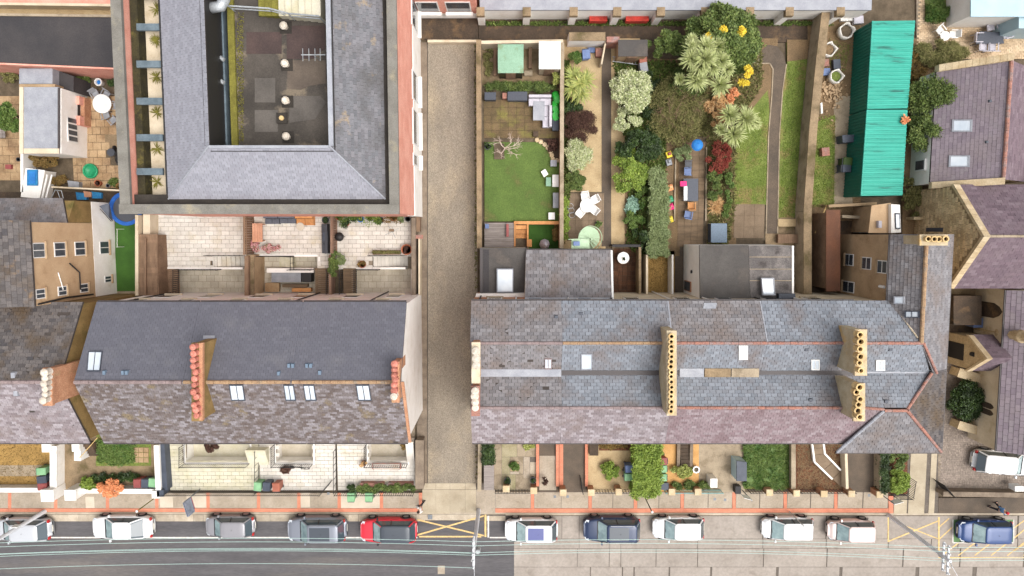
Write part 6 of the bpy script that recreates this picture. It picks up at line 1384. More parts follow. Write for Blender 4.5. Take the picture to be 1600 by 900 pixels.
tw = thing('stone_turret', 'round banded stone turret leaning over the church roof', 'turret', P(1536, 517, 0)); c = P(1530, 512, 0)
MB().lathe((c.x, c.y, 0), [(.45, 0), (.42, 2.2), (.5, 2.3), (.5, 2.5), (.36, 2.7), (.36, 4.0), (.46, 4.1), (.46, 4.4), (.34, 4.6), (.32, 5.6), (.42, 5.7), (.4, 6.0), (.05, 7.2)], 8).build('shaft', 'rubble_stone', tw)
po = thing('church_porch', 'small gabled stone porch with dark slate roof', 'porch', P(1500, 548, 0)); Xp = P(1511, 550, 2.1).x; Yp0, Yp1 = P(1511, 579, 2.1).y, P(1511, 523, 2.1).y; Ypa = (Yp0 + Yp1) / 2; Xpe = Xn + .1
prof = [(Yp0 + .15, -.15), (Yp1 - .15, -.15), (Yp1 - .15, 2.1), (Ypa, 4.0), (Yp0 + .15, 2.1)]
MB().add([(Xp, y, z) for y, z in prof] + [(Xpe, y, z) for y, z in prof], [(4, 3, 2, 1, 0), (5, 6, 7, 8, 9)] + [(j, (j + 1) % 5, (j + 1) % 5 + 5, j + 5) for j in range(5)]).build('wall', 'rubble_stone', po)
for yy in (Yp0, Yp1):
 slope(po, [(Xp + .25, yy, 2.1), (Xpe, yy, 2.1), (Xpe, Ypa, 4.15), (Xp + .25, Ypa, 4.15)], 'slate_church', .36, .22, seed=135, lift=.02)
 MB().slab([(Xp - .12, yy, 2.35), (Xp + .26, yy, 2.35), (Xp + .26, Ypa, 4.42), (Xp - .12, Ypa, 4.42)], .3).build('coping_stone', 'stone_cap', po)
MB().box(Xp - .05, Xp + .02, Ypa - .65, Ypa + .55, .05, 1.75).build('door', 'metal_black', po); MB().lathe((Xp - .02, Ypa, 2.6), [(.16, 0), (.16, .3)], 8).build('quatrefoil', 'metal_black', po)
surf('church_yard', rect(1425, 290, 1640, 600), 'concrete_dirty', -.02, .14); surf('church_bed', rect(1484, 470, 1535, 530), 'alley', .0, .1)
px_box('blue_bin', 'blue recycling bin in the church yard corner', 'bin', rect(1521, 497, 1536, 512), 1.0, 'bin_blue'); plant_pot('small orange pot in the church yard', 1519, 506, .2, .3, 'pot_terracotta', 'leaf_orange', .15, .15, count=60)
px_box('yard_store', 'low felt-roofed boiler house under the church wing', 'store', rect(1490, 462, 1534, 508), 1.3, 'alley')
gr = px_prism(rect(1466, 560, 1760, 771), -.035, -.165).build('cobbled_drive', 'grout'); struct(gr)
mb = MB(); a, b = P(1466, 771, 0), P(1700, 565, 0); yy = a.y; r_ = 0
while yy < b.y:
 xx = a.x + (r_ % 2) * .11
 while xx < b.x: w = .2 * rng.uniform(.8, 1.15); mb.box(xx, xx + w - .018, yy + .006, yy + .142, -.05, -.012 + rng.uniform(-.006, .006)); xx += w
 yy += .148; r_ += 1
tag(mb.build('cobbles', 'cobble', gr), kind='stuff')
surf('inner_court', [(1500, 590), (1566, 590), (1566, 662), (1500, 655)], 'concrete', .012, .06)
gwall('stone_buttress_wall', 'low stone wall above the dark bush at church side', [(1498, 582), (1560, 600)], 1.0, 'rubble_stone', .6, cap='stone_cap'); gwall('stone_buttress_wall', 'low stone wall below the dark bush at church side', [(1498, 664), (1562, 683)], 1.0, 'rubble_stone', .55, cap='stone_cap')
bush('dark_evergreen', 'dark evergreen bush with white specks beside the church', 1512, 626, 26, 2.0, 'leaf_dark', rpy=30, count=7000, n=26, seed=141, leaf=(.18, .11))
for i, (x, y) in enumerate(((1545, 627), (1545, 641))):
 b_ = thing('stone_bench', ('upper of two dark rounded stone seats by church wall', 'lower of two dark rounded stone seats by church wall')[i], 'bench', P(x, y, 0)); c = P(x, y, .4); MB().box(c.x - .5, c.x + .4, c.y - .2, c.y + .2, .3, .42).build('seat', 'alley', b_, bevel=.08); MB().box(c.x - .4, c.x + .3, c.y - .12, c.y + .12, 0, .298).build('base', 'rubble_stone', b_)
gwall('church_front_wall', 'long grey wall between cobbled drive and footpath', [(1474, 772), (1900, 779)], .9, 'gutter_strip', .3, cap='gutter_strip')
railing('open black iron gate at the cobbled drive', [(1458, 748), (1474, 766)], 1.4, step=.12, cat='gate', name='iron_gate'); railing('black iron gate at edge of concrete drive', [(1416, 743), (1412, 768)], 1.3, step=.12, cat='gate', name='iron_gate'); railing('short black railing below the lime bush', [(1390, 771), (1412, 771)], 1.2, step=.12)
px_box('meter_box', 'small white metal box on wall at the right edge', 'box', rect(1586, 760, 1600, 768), .7, 'plastic_white', z=.5)
pt = px_prism([(1432, -40), (1700, -40), (1700, 92), (1432, 92)], -.03, -.165).build('brick_terrace', 'grout'); struct(pt)
a, b = P(1434, 92, 0), P(1650, -30, 0); yy = a.y; r_ = 0; rest = MB(); cnt = 0
while yy < b.y:
 xx = a.x - (r_ % 2) * .14
 while xx < b.x: rest.box(xx + .008, xx + .27, yy + .006, yy + .134, -.05, rng.uniform(-.005, .005)); xx += .28
 yy += .14; r_ += 1
tag(rest.build('setts', 'cobble_buff', pt), kind='stuff')
surf('terrace_lawn', rect(1445, -40, 1491, 34), 'lawn_art', .02, .1); bush('ornamental_grass', 'tall green grass clump on terrace lawn', 1468, 16, 18, .8, 'leaf_vivid', rpy=16, count=2000, n=14, seed=150, leaf=(.3, .05))
rb = thing('pale_blue_roof', 'pale blue metal roof at the top right corner', 'building', P(1560, 10, 0)); mat('roof_pale', (170, 196, 206), (158, 186, 197), .6, rough=.5, fine=.04)
MB().prism([P(x, y, 3.0) for x, y in rect(1517, -50, 1660, 26)], 2.9).build('roof', 'roof_pale', rb); MB().prism([P(x, y, 2.88) for x, y in rect(1520, -50, 1660, 23)], -.1).build('wall', 'white_render', rb); MB().prism([P(x, y, 2.6) for x, y in rect(1592, 25, 1660, 44)], -.1).build('annex', 'roof_pale', rb)
rect_table('dark glass garden table on cobbled terrace', [(1531, 49), (1566, 50), (1569, 68), (1525, 68)], 'frame_dark', .74)
for i, (x, y, a) in enumerate(((1547, 42, 10), (1572, 54, -70), (1535, 74, 180), (1549, 74, 180), (1527, 60, 90))): chair(('pale grey chair above the dark garden table', 'pale grey reclining chair right of dark garden table', 'pale grey chair at lower left of dark table', 'pale grey chair at lower right of dark table', 'pale grey chair left of the dark table')[i], x, y, R(a), 'sofa_pale', group='chairs round the dark table', s=1.15)
round_table('small white round table beside grasses on terrace', 1477, 56, .34, 'plastic_white', .6)
for i, (x, y, a) in enumerate(((1469, 48, 40), (1489, 54, -90))): chair(('white chair upper left of small round table', 'white chair right of small round table')[i], x, y, R(a), 'plastic_white', group='chairs at the small white table')
bush('vivid_shrub', 'long wispy green and brown grasses over the back wall', 1470, 82, 42, 1.2, 'leaf_olive', rpy=17, count=3200, n=26, seed=151, leaf=(.55, .05), flat=.7)
bush('wild_shrub', 'bushy green shrub overhanging the vestry roof, upper', 1460, 148, 36, 3.4, 'leaf_mid', rpy=30, count=5200, n=24, seed=152, leaf=(.22, .08)); bush('wild_shrub', 'bushy green shrub overhanging the vestry wall, lower', 1446, 206, 27, 3.0, 'leaf_mid', rpy=27, count=3600, n=18, seed=153, leaf=(.22, .08))
bush('bramble_patch', 'brown bramble stems between green shed and vestry', 1432, 110, 14, .8, 'leaf_brown', rpy=40, count=1400, n=14, seed=154, leaf=(.3, .04)); bush('bramble_patch', 'dark bramble patch below the green shed', 1426, 310, 16, .9, 'leaf_olive', rpy=34, count=1500, n=14, seed=155)
surf('rough_strip', rect(1410, 60, 1470, 400), 'leaf_litter', -.01, .14)
# ================================================================== gardens behind the right terrace
surf('shed_yard', rect(753, 66, 878, 132), 'concrete_dirty', .0, .14)
g1 = px_prism(rect(753, 132, 878, 222), -.03, -.165).build('patio', 'soil'); struct(g1); paving(g1, 756, 156, 875, 216, 0, 'patio_brown', .6, .6, gap=.02, bond=0, th=.04)
surf('artificial_lawn', [(757, 222), (838, 222), (852, 228), (860, 240), (863, 252), (875, 252), (875, 346), (757, 346)], 'lawn_art', .01, .13)
scatter_tufts('lawn_grass', 'short green grass of the lawn beside the lane', 'grass', [(758, 224), (836, 224), (858, 246), (874, 256), (874, 345), (758, 345)], 'leaf_vivid', 5200, .045, .01, .02)
surf('planting_bed', [(838, 216), (876, 216), (876, 252), (863, 252), (858, 238), (848, 226)], 'alley', .03, .13)
for i, (x, y) in enumerate(((839, 219), (845, 222), (851, 226), (856, 231), (860, 237), (862, 243), (864, 249), (870, 251), (876, 251))):
 o = MB().lathe(P(x, y, 0), [(.15, -.02), (.19, .06), (.17, .14), (.08, .17)], 7).build('edging_stone', 'stone_cap'); tag(o, ('first', 'second', 'third', 'fourth', 'fifth', 'sixth', 'seventh', 'eighth', 'ninth')[i] + ' pale stone from the patio end of the curved lawn edging', 'stone', 'stones edging the lawn bed')
gwall('garden_wall', 'long rendered garden wall along the lane', [(748, 62), (749, 388)], 1.7, 'gutter_strip', .28, cap='concrete_dirty'); gwall('garden_wall', 'long garden wall between lawn garden and palm garden', [(878.5, 66), (877.5, 388)], 1.5, 'brick_orange', .2, cap='concrete'); gwall('garden_wall', 'pale end wall behind the two garden sheds', [(752, 66), (880, 64)], 1.6, 'cream_render', .22)
def shed(label, pts, h, roof, wall='wood_fence', h2=None, ribs=0, name='garden_shed'):
 q = [P(x, y, h) for x, y in pts]; c = sum(q, Vector()) / 4; t = thing(name, label, 'shed', (c.x, c.y, 0)); qi = [c + (p - c) * .93 for p in q]
 MB().prism([(p.x, p.y, h - .08) for p in qi], -.05).build('wall', MATS[wall], t)
 MB().slab([Vector((p.x, p.y, h + (h2 or 0) * (i < 2))) for i, p in enumerate(q)], .07).build('roof', MATS[roof], t)
 d = (qi[3] + qi[2]) / 2; MB().box(d.x - .35, d.x + .35, d.y - .06, d.y + .02, .05, h - .25).build('door', 'wood_brown', t); return t
mat('felt_green', (140, 176, 150), (124, 160, 134), .7, fine=.1, stain=((112, 118, 70), .9, .55, .72)); mat('roof_white', (214, 214, 206), (200, 202, 196), .6, fine=.05, stain=((206, 190, 130), 1.2, .64, .78))
shed('green felt-roofed garden shed between old timbers', rect(778, 70, 818, 114), 2.1, 'felt_green', 'moss_dark', .15); shed('pale grey roofed garden shed in the yard corner', rect(842, 65, 876, 108), 2.2, 'roof_white', 'concrete', .1)
px_box('timber_edging', 'old timber cold frame right of green shed', 'frame', rect(826, 70, 831, 106), .5, 'wood_brown'); px_box('timber_edging', 'old timber sleeper left of green shed', 'frame', rect(771, 70, 776, 118), .4, 'wood_brown'); px_box('stone_step', 'small stone block below cold frame', 'stone', rect(819, 110, 832, 118), .3, 'concrete')
bush('rubble_weeds', 'litter and weeds left of the green shed', 764, 95, 6, .35, 'leaf_olive', rpy=22, count=700, n=12, seed=160)
bush('garden_hedge', 'low leafy hedge dividing sheds from patio', 813, 135, 58, .8, 'leaf_mid', rpy=5, count=3600, n=44, seed=161, clump=.3, leaf=(.12, .07))
px_box('grey_store_box', 'long slate grey storage box under hedge', 'storage box', rect(793, 143, 824, 157), .7, 'bin_dark', lid='frame_dark'); px_box('grey_store_box', 'slate grey storage box by the lane wall under hedge', 'storage box', rect(757, 144, 775, 156), .7, 'bin_dark', lid='frame_dark'); px_box('terracotta_box', 'small orange box between two storage boxes', 'box', rect(785, 145, 792, 154), .5, 'ridge_red')
sofa('pale grey corner sofa, short top section', rect(826, 149, 861, 165), .45, 'sofa_pale', back='n', mb_='sofa_pale'); sofa('pale grey corner sofa, long right section', rect(848, 165.5, 862, 199), .45, 'sofa_pale', back='e', mb_='sofa_pale'); rect_table('pale grey low table in front of corner sofa', rect(833, 158, 851, 188), 'lead', .5)
cv = thing('green_cover', 'crumpled bright green plastic cover beside sofa', 'cover', P(869, 166, 0)); mat('cover_green', (52, 200, 66), (30, 160, 44), 3, rough=.35); mb = MB()
for k in range(9): c = P(869 + rng.uniform(-2, 2), 148 + k * 4.6, .3); mb.lathe((c.x, c.y, 0), [(.3, 0), (.3, .3), (.22, .5 + rng.uniform(-.08, .1)), (.05, .58)], 7)
mb.build('sheet', 'cover_green', cv); px_box('navy_box', 'navy blue box below green cover', 'box', rect(863, 187, 873, 204), .5, 'bin_dark')
bush('edge_shrub', 'pale yellow green shrub over wall by the sheds', 869, 121, 6, 1.4, 'leaf_palm', rpy=9, count=500, n=6, seed=162)
bt = thing('bare_tree', 'small bare white-branched tree at the lawn corner', 'tree', P(786, 236, 0)); base = P(788, 234, 0); mb = MB(); mb.tube([base, base + Vector((.05, 0, 1.0))], .07, 7, .05); mb.build('trunk', 'pale_branch', bt); mb = MB(); rr = random.Random(5)
def limb(p, d, L, r, n):
 q = p + d * L; mb.tube([p, p + d * L * .5 + Vector((rr.uniform(-.05, .05),) * 3), q], r, 5, r * .55)
 if n:
  for k in range(3): limb(p + d * L * rr.uniform(.5, 1), (d + Vector((rr.uniform(-.9, .9), rr.uniform(-.9, .9), rr.uniform(-.3, .4)))).normalized(), L * rr.uniform(.5, .75), r * .55, n - 1)
for d in ((1, .2, .5), (.7, -.5, .5), (.8, .6, .6), (-.4, -.7, .5), (-.7, .9, .4), (.9, -.2, .9)): limb(base + Vector((.05, 0, .95)), Vector(d).normalized(), .7, .035, 3)
mb.build('branches', 'pale_branch', bt)
px_box('raised_bed', 'red brick edged square bed at the lawn corner', 'raised bed', rect(772, 224, 788, 249), .12, 'ridge_red', lid='soil', lidh=.02)
for i, (x0, y0, x1, y1, h, m, nm, lab) in enumerate(((846, 264, 857, 276, .42, 'plastic_white', 'stool', 'white square stool tilted on the lawn'), (853, 277, 861, 291, .45, 'felt_green', 'stool', 'sage green low table on the lawn'), (863, 273, 873, 292, .45, 'plastic_white', 'bench_seat', 'white bench against the wall by lawn'), (860, 250, 870, 260, .4, 'lead', 'stool', 'grey square stool at lawn edge'), (864, 301, 873, 325, .5, 'plastic_grey', 'bench_seat', 'grey bench against the wall by lawn'), (857, 332, 867, 343, .42, 'plastic_white', 'stool', 'white square stool at bottom of lawn'))):
 pts = rect(x0, y0, x1, y1) if i else [(845, 268), (852, 264), (857, 272), (850, 277)]; q = [P(x, y, h) for x, y in pts]; c = sum(q, Vector()) / 4; t = thing(nm, lab, 'bench' if 'bench' in nm else 'stool', (c.x, c.y, 0)); MB().prism(q, h - .07).build('top', MATS[m], t, bevel=.015)
 for p in q: d = c + (p - c) * .8; MB().tube([(d.x, d.y, 0), (d.x, d.y, h - .072)], .025, 6).build('leg', MATS[m], t)
plant_pot('dark pot at the wall beside bare tree', 762, 229, .22, .45, 'plastic_dark', 'leaf_dark', .25, .3, count=150); c = P(836, 209, .1); px_box('planter', 'small black square planter on patio', 'planter', rect(833, 205, 841, 213), .3, 'metal_black', lid='alley')
bush('bed_shrub', 'dark shrub in the stone-edged bed', 862, 226, 8, .8, 'leaf_maroon', count=500, n=6, seed=163)
plank_deck('grey plank deck below the lawn', 757, 348, 804, 386, .35, 'wood_grey', 13, name='deck', cat='deck', along='y'); px_box('deck_bench', 'narrow brown bench standing on the grey deck', 'bench', rect(791, 350, 795, 370), .3, 'bin_red', z=.37); px_box('toy_bundle', 'purple toy bundle on deck corner', 'toy', rect(758, 350, 764, 357), .25, 'bin_blue', z=.36)
st = thing('timber_stair', 'orange timber steps from deck to lawn', 'stairs', P(815, 366, 0))
for k in range(5): a, b = P(806, 352 + k * 7 + 6.4, .3), P(823, 352 + k * 7, .3); MB().box(a.x, b.x, a.y, b.y, -.9, .3 - k * .16).build('step', 'wood_orange', st)
for x in (804.5, 824.5): a, b = P(x, 385, .4), P(x, 350, .4); MB().box(a.x - .06, a.x + .06, a.y, b.y, -.9, .42).build('stringer', 'wood_orange', st)
o = MB().prism([P(x, y, .45) for x, y in rect(803, 345.5, 876, 350.5)], -.9).build('timber_edging', 'wood_orange'); tag(o, 'orange timber sleeper edging below the lawn', 'edging')
a, b = P(826, 389, 0), P(876, 351, 0); struct(MB().box(a.x, b.x, a.y, b.y, -.95, -.8).build('sunken_lawn', 'astroturf')); tag(MB().box(a.x - .1, a.x - .004, a.y, b.y, -.9, .05).build('retaining_wall', 'wood_brown'), 'timber retaining wall left of the sunken green', 'wall')
px_box('timber_block', 'orange timber block beside sunken green', 'block', rect(824, 374, 831, 386), .6, 'wood_orange', z=-.6); pr = thing('parasol', 'closed white parasol beside the slate roof', 'parasol', P(852, 382, -.8)); c = P(852, 382, .9); MB().lathe((c.x, c.y, -.8), [(.4, .6), (.3, 1.0), (.18, 1.5), (.02, 1.9)], 8).build('canopy', 'sofa_pale', pr); MB().tube([(c.x, c.y, -.8), (c.x, c.y, 1.15)], .025, 6).build('pole', 'galv', pr)
bush('sunken_plant', 'reddish plant at the right of sunken green', 870, 366, 5, .9, 'leaf_brown', rpy=14, count=500, n=8, seed=164, z=-.8)
surf('sandy_garden', rect(879, 62, 946, 390), 'sand', -.01, .14); g2 = px_prism(rect(886, 300, 944, 376), -.004, -.165).build('patio', 'soil'); struct(g2); paving(g2, 888, 302, 944, 376, .02, 'patio_grey', .5, .5, gap=.016, bond=0, th=.04)
surf('garden_path', rect(940, 70, 955, 385), 'tarmac_path', .006, .15); surf('sandy_garden', rect(955, 60, 1000, 386), 'sand', -.006, .14); surf('planting_bed', rect(976, 92, 1062, 400), 'leaf_litter', .0, .13)
pm = thing('fan_palm', 'spiky yellow green palm in the sandy garden', 'palm', P(905, 128, 0)); c = P(905, 130, 1.6); MB().tube([(c.x, c.y, 0), (c.x, c.y, 1.5)], .16, 8, .12).build('trunk', 'bark', pm)
for k, (dx, dy, dz) in enumerate(((0, 0, 0), (-.4, .5, -.2), (.45, .2, -.1), (.1, -.6, -.25), (-.45, -.3, -.1))): straps('frond_crown', strap_rosette((c.x + dx, c.y + dy, 1.5 + dz), 1.05, 70, .07, .8, .75, 200 + k), 'leaf_palm', pm)
bush('green_shrub', 'bright green round shrub at top of sandy garden', 900, 90, 9, 1.1, 'leaf_vivid', count=900, n=8, seed=170); bush('dark_shrub', 'dark green shrub under the palm', 893, 165, 15, 1.0, 'leaf_dark', rpy=12, count=1600, n=12, seed=171)
bush('maroon_shrub', 'dark maroon shrub in the sandy garden', 907, 196, 25, 1.5, 'leaf_maroon', rpy=22, count=4600, n=22, seed=172, leaf=(.12, .05)); bush('variegated_shrub', 'pale variegated shrub below the maroon one', 902, 243, 22, 1.5, 'leaf_pale', rpy=23, count=3600, n=20, seed=173, leaf=(.17, .07)); bush('green_shrub', 'loose green shrub above the white patio set', 898, 283, 16, 1.0, 'leaf_mid', rpy=14, count=1800, n=13, seed=174); bush('wall_climber', 'green climber down the garden wall by patio', 883, 340, 5, 1.0, 'leaf_lime', rpy=36, count=1500, n=20, seed=175, clump=.22)
wheelie_bin('blue grey wheelie bin at top of the sandy garden', 916, 84, 'bin_blue', .1); px_box('orange_crate', 'salmon orange plastic crate by the thin wall', 'crate', rect(931, 75, 942, 88), .5, 'ridge_red'); px_box('blue_sheet', 'dark blue folded sheet behind crate', 'sheet', rect(918, 74, 930, 82), .2, 'bin_blue')
gwall('garden_wall', 'thin pale wall between palm garden and path', [(947, 62), (940, 100)], 1.2, 'cream_render', .1); gwall('garden_wall', 'concrete coping of rear wall above palm garden', [(889, 57), (946, 57)], 1.8, 'white_render', .5, cap='concrete_dirty'); px_box('rust_gate', 'rust red door lintel at the top of path', 'gate', rect(948, 57, 968, 66), 1.7, 'ridge_red')
round_table('white round table with four white chairs on patio', 917, 321, .5, 'plastic_white')
for i, (x, y, a) in enumerate(((914, 307, 8), (929, 312, -60), (928, 328, -130), (907, 332, 140))): chair(('white plastic chair above the patio table', 'white plastic chair upper right of patio table', 'white plastic chair lower right of patio table', 'white plastic chair lower left of patio table')[i], x, y, R(a), 'plastic_white', group='white chairs on the palm garden patio')
bk2 = thing('plant_stand', 'wire plant stand by the patio wall', 'stand', P(893, 330, 0))
for k in range(3): c = P(891 + k * 1.5, 322 + k * 7, .4); MB().tube(hoop(c, .22, (1, 0, 0), (0, .9, .3)), .015, 5).build('ring', 'galv', bk2)
plant_pot('leafy green pot near the spiral stair', 934, 350, .2, .3, 'plastic_dark', 'leaf_vivid', .25, .3, count=220)
ss = thing('spiral_stair', 'pale green metal spiral staircase with landing', 'spiral stairs', P(922, 372, 0)); mat('mint', (178, 204, 168), (162, 188, 152), 1.5, rough=.5, fine=.06); c = P(922, 373, 2.4)
for k in range(15):
 a0, a1 = R(-100 + k * 20), R(-100 + k * 20 + 19); z = .25 + k * .17; r1 = .86; MB().prism([(c.x + .06 * math.cos(a0), c.y + .06 * math.sin(a0)), (c.x + r1 * math.cos(a0), c.y + r1 * math.sin(a0)), (c.x + r1 * math.cos(a1), c.y + r1 * math.sin(a1)), (c.x + .06 * math.cos(a1), c.y + .06 * math.sin(a1))], z - .04, z).build('tread', 'mint', ss)
MB().tube([(c.x, c.y, 0), (c.x, c.y, 3.4)], .06, 8).build('post', 'mint', ss); MB().tube([(c.x + .9 * math.cos(R(-100 + k * 10)), c.y + .9 * math.sin(R(-100 + k * 10)), 1.1 + k * .085) for k in range(30)], .025, 6).build('handrail', 'mint', ss); MB().prism([P(x, y, 2.75) for x, y in rect(893, 374, 921, 389)], 2.7).build('landing', 'mint', ss); MB().tube([P(888, 374, 3.5), P(921, 373, 3.5)], .025, 6).build('landing_rail', 'mint', ss); px_box('blue_crate', 'dark blue patterned crate on the stair landing', 'crate', rect(896, 377, 906, 384), .3, 'bin_blue', z=2.76)
ty = px_prism(rect(956, 386, 1001, 470), -.03, -.165).build('tiled_yard', 'soil'); struct(ty); paving(ty, 958, 388, 998, 466, 0, 'tile_dark', .34, .34, gap=.02, bond=0, th=.04)
round_table('white round table in dark tiled yard', 974, 403, .44, 'plastic_white', .72); plant_pot('small leafy pot on yard table', 975, 404, .08, .1, 'plastic_dark', 'leaf_dark', .1, .1, z=.73, count=50)
gwall('yard_wall', 'dark wall above the tiled yard', [(957, 384), (1000, 384)], 1.3, 'felt_black', .18); gwall('yard_wall', 'wall right of the tiled yard', [(1000, 386), (1000, 460)], 1.3, 'concrete_dirty', .18)
surf('moss_garden', rect(1010, 392, 1054, 466), 'dry_grass', .0, .14); gwall('yard_wall', 'narrow pale wall left of mossy plot', [(1011, 398), (1011, 462)], 1.3, 'cream_render', .15); gwall('yard_wall', 'white flaking wall right of mossy plot', [(1051, 398), (1051, 462)], 1.3, 'white_render', .12); scatter_tufts('moss', 'orange brown moss and grass of the small plot', 'moss', rect(1014, 402, 1048, 460), 'leaf_brown', 1800, .08)
surf('side_passage', rect(1054, 380, 1068, 470), 'tarmac_path', -.01, .12)
shed('dark grey flat-roofed shed by back alley', rect(966, 62, 1012, 88), 2.0, 'felt_dark', 'brown_render'); wheelie_bin('grey lidded bin beside ladder', 1006, 104, 'plastic_grey', .2); wheelie_bin('brown lidded bin below the shed', 1005, 92, 'bin_brown', .1)
ld = thing('ladder', 'aluminium ladder lying by the shed', 'ladder', P(978, 95, 0)); A, B = P(957, 92, .3), P(1000, 98, .3)
for s_ in (-.16, .16): MB().tube([A + Vector((0, s_, 0)), B + Vector((0, s_, 0))], .03, 6).build('rail', 'galv', ld)
for k in range(9): p = A + (B - A) * (k + .5) / 9; MB().tube([p - Vector((0, .16, 0)), p + Vector((0, .16, 0))], .02, 5).build('rung', 'galv', ld)
for (n_, lab, x, y, r1, r2, h, m, ct, lf, z_) in (('variegated_tree', 'tall cream variegated shrub below the ladder', 986, 142, 30, 34, 2.6, 'leaf_pale', 6500, (.2, .09), 0), ('variegated_shrub', 'smaller pale shrub below the tall variegated one', 980, 190, 20, 20, 1.6, 'leaf_pale', 2400, (.15, .07), 0), ('dark_shrub', 'large dark green shrub with yellow tips in the middle garden', 998, 230, 34, 24, 2.2, 'leaf_dark', 5600, (.18, .1), 0), ('green_shrub', 'large bright green shrub beside the sandy strip', 984, 268, 27, 32, 2.0, 'leaf_lime', 5200, (.18, .1), 0), ('blue_shrub', 'small blue green spiky shrub in the bed', 990, 322, 11, 11, .7, 'leaf_blue', 700, (.24, .08), 0), ('green_shrub', 'round green shrub near the tiled yard', 990, 345, 15, 14, 1.0, 'leaf_vivid', 1600, (.14, .08), 0), ('green_shrub', 'small leafy shrub by long hedge', 1006, 308, 9, 18, 1.0, 'leaf_vivid', 1200, (.15, .09), 0), ('ivy_wall', 'ivy mass beside moss plot', 1003, 372, 14, 18, 1.6, 'leaf_dark', 1800, (.14, .09), 0), ('tangled_shrub', 'twiggy olive shrub spreading in the middle garden', 1060, 172, 46, 52, 1.8, 'leaf_olive', 7500, (.2, .05), 0), ('green_shrub', 'mid green shrub under the cordylines', 1072, 130, 30, 22, 2.0, 'leaf_mid', 3600, (.18, .09), 0), ('bushy_tree', 'green shrub at the back wall left of big tree', 1038, 68, 27, 18, 2.6, 'leaf_mid', 3800, (.2, .11), 0), ('big_tree', 'large dark green tree over the back alley', 1128, 62, 57, 50, 4.6, 'leaf_mid', 15000, (.24, .13), 0), ('dark_undergrowth', 'dark undergrowth behind the variegated tree', 1018, 168, 16, 60, 1.0, 'leaf_dark', 2600, (.18, .1), 0), ('bronze_shrub', 'straw coloured dry shrub beside the cordyline', 1120, 172, 19, 27, 1.8, 'leaf_straw', 2200, (.2, .1), 0), ('red_shrub', 'deep red leaved shrub by the brown patio', 1124, 247, 20, 24, 1.3, 'leaf_red', 2600, (.15, .07), 0), ('green_shrub', 'fresh green shrub below the red one', 1116, 290, 14, 22, 1.1, 'leaf_mid', 2000, (.15, .08), 0), ('leafy_border', 'green border along the tarmac garden lawn', 1138, 300, 7, 50, .8, 'leaf_vivid', 1800, (.14, .08), 0), ('silver_shrub', 'grey green shrub at top of the brown patio', 1070, 238, 14, 14, .9, 'leaf_silver', 1200, (.14, .06), 0), ('pink_shrub', 'dull pink flowering shrub near blue parasol', 1075, 216, 9, 8, .9, 'leaf_pink', 700, (.12, .06), 0), ('pink_shrub', 'orange berried shrub beside cordyline stems', 1144, 150, 8, 10, 1.6, 'leaf_orange', 500, (.15, .08), 0)):
 bush(n_, lab, x, y, r1, h, m, rpy=r2, count=ct, leaf=lf, n=max(8, int(r1 * r2 / 42)), seed=int(x * 3 + y), clump=max(.22, min(.5, .3 * min(r1, r2) * .045)))
for (x, y, r, z) in ((1168, 112, 9, 3.2), (1108, 58, 6, 3.8), (1164, 128, 6, 2.8), (1130, 47, 4, 4.2), (1160, 48, 4, 4.0)):
 bush('yellow_blossom', {1168: 'bright yellow blossom spray at right of big tree', 1108: 'yellow blossom patch above the cordylines', 1164: 'yellow blossom patch below the main spray', 1130: 'small yellow sprig on top of big tree', 1160: 'small yellow sprig right on the big tree'}[x], x, y, r, .5, 'leaf_yellow', cat='blossom', count=260, n=6, seed=x, z=z, leaf=(.14, .1))
tg = thing('bare_shrub', 'tangle of pale bare twigs over the olive shrub', 'shrub', P(1060, 175, 0)); mb = MB(); rr = random.Random(9); b0 = P(1060, 175, .9); b0.z = .9
for k in range(13): limb(b0 + Vector((rr.uniform(-.8, .8), rr.uniform(-.9, .9), 0)), Vector((rr.uniform(-1, 1), rr.uniform(-1, 1), .7)).normalized(), 1.0, .022, 3)
mb.build('twigs', 'wood_fence', tg); MB().tube([(b0.x, b0.y, 0), b0], .06, 6, .04).build('stem', 'bark', tg)
hedge('long_hedge', 'long grey green clipped hedge down the middle gardens', [(1018, 262), (1040, 262), (1046, 330), (1044, 400), (1014, 402), (1018, 330)], 1.7, 'leaf_silver', count=9000, leaf=(.12, .06))
def cordyline(label, heads, px, py, h):
 t = thing('cabbage_palm', label, 'palm tree', P(px, py, 0)); c = P(px, py, 0)
 for k, (x, y, r, z) in enumerate(heads):
  p = P(x, y, z); straps('leaf_rosette', strap_rosette((p.x, p.y, z), r * 1.12, 190, .06, 1.15, .34, 300 + k + px), 'leaf_cord', t); MB().tube([(c.x, c.y, 0), ((c.x + p.x) / 2, (c.y + p.y) / 2, z * .6), (p.x, p.y, z)], .10, 6, .06).build('stem', 'bark', t)
cordyline('large pale cabbage palm with many spiky heads', [(1083, 78, .75, 4.2), (1102, 74, .8, 4.4), (1122, 74, .75, 4.2), (1080, 92, .8, 4.4), (1101, 92, .9, 4.7), (1126, 96, .75, 4.2), (1112, 105, .75, 4.2), (1088, 112, .7, 3.8), (1088, 126, .85, 3.6), (1124, 133, .85, 3.4), (1136, 108, .6, 3.6), (1080, 64, .5, 3.8), (1062, 124, .45, 3.0), (1094, 104, .7, 4.4)], 1100, 104, 4)
cordyline('smaller cabbage palm with four spiky heads over lawn', [(1139, 180, .85, 2.6), (1164, 186, .95, 2.8), (1146, 210, .95, 2.4), (1178, 192, .55, 2.2), (1126, 202, .5, 2.2)], 1150, 194, 2.6)
gg = thing('ornamental_grass', 'straw orange fountain grass by green shed box', 'grass clump', P(1119, 322, 0)); c = P(1119, 322, .4)
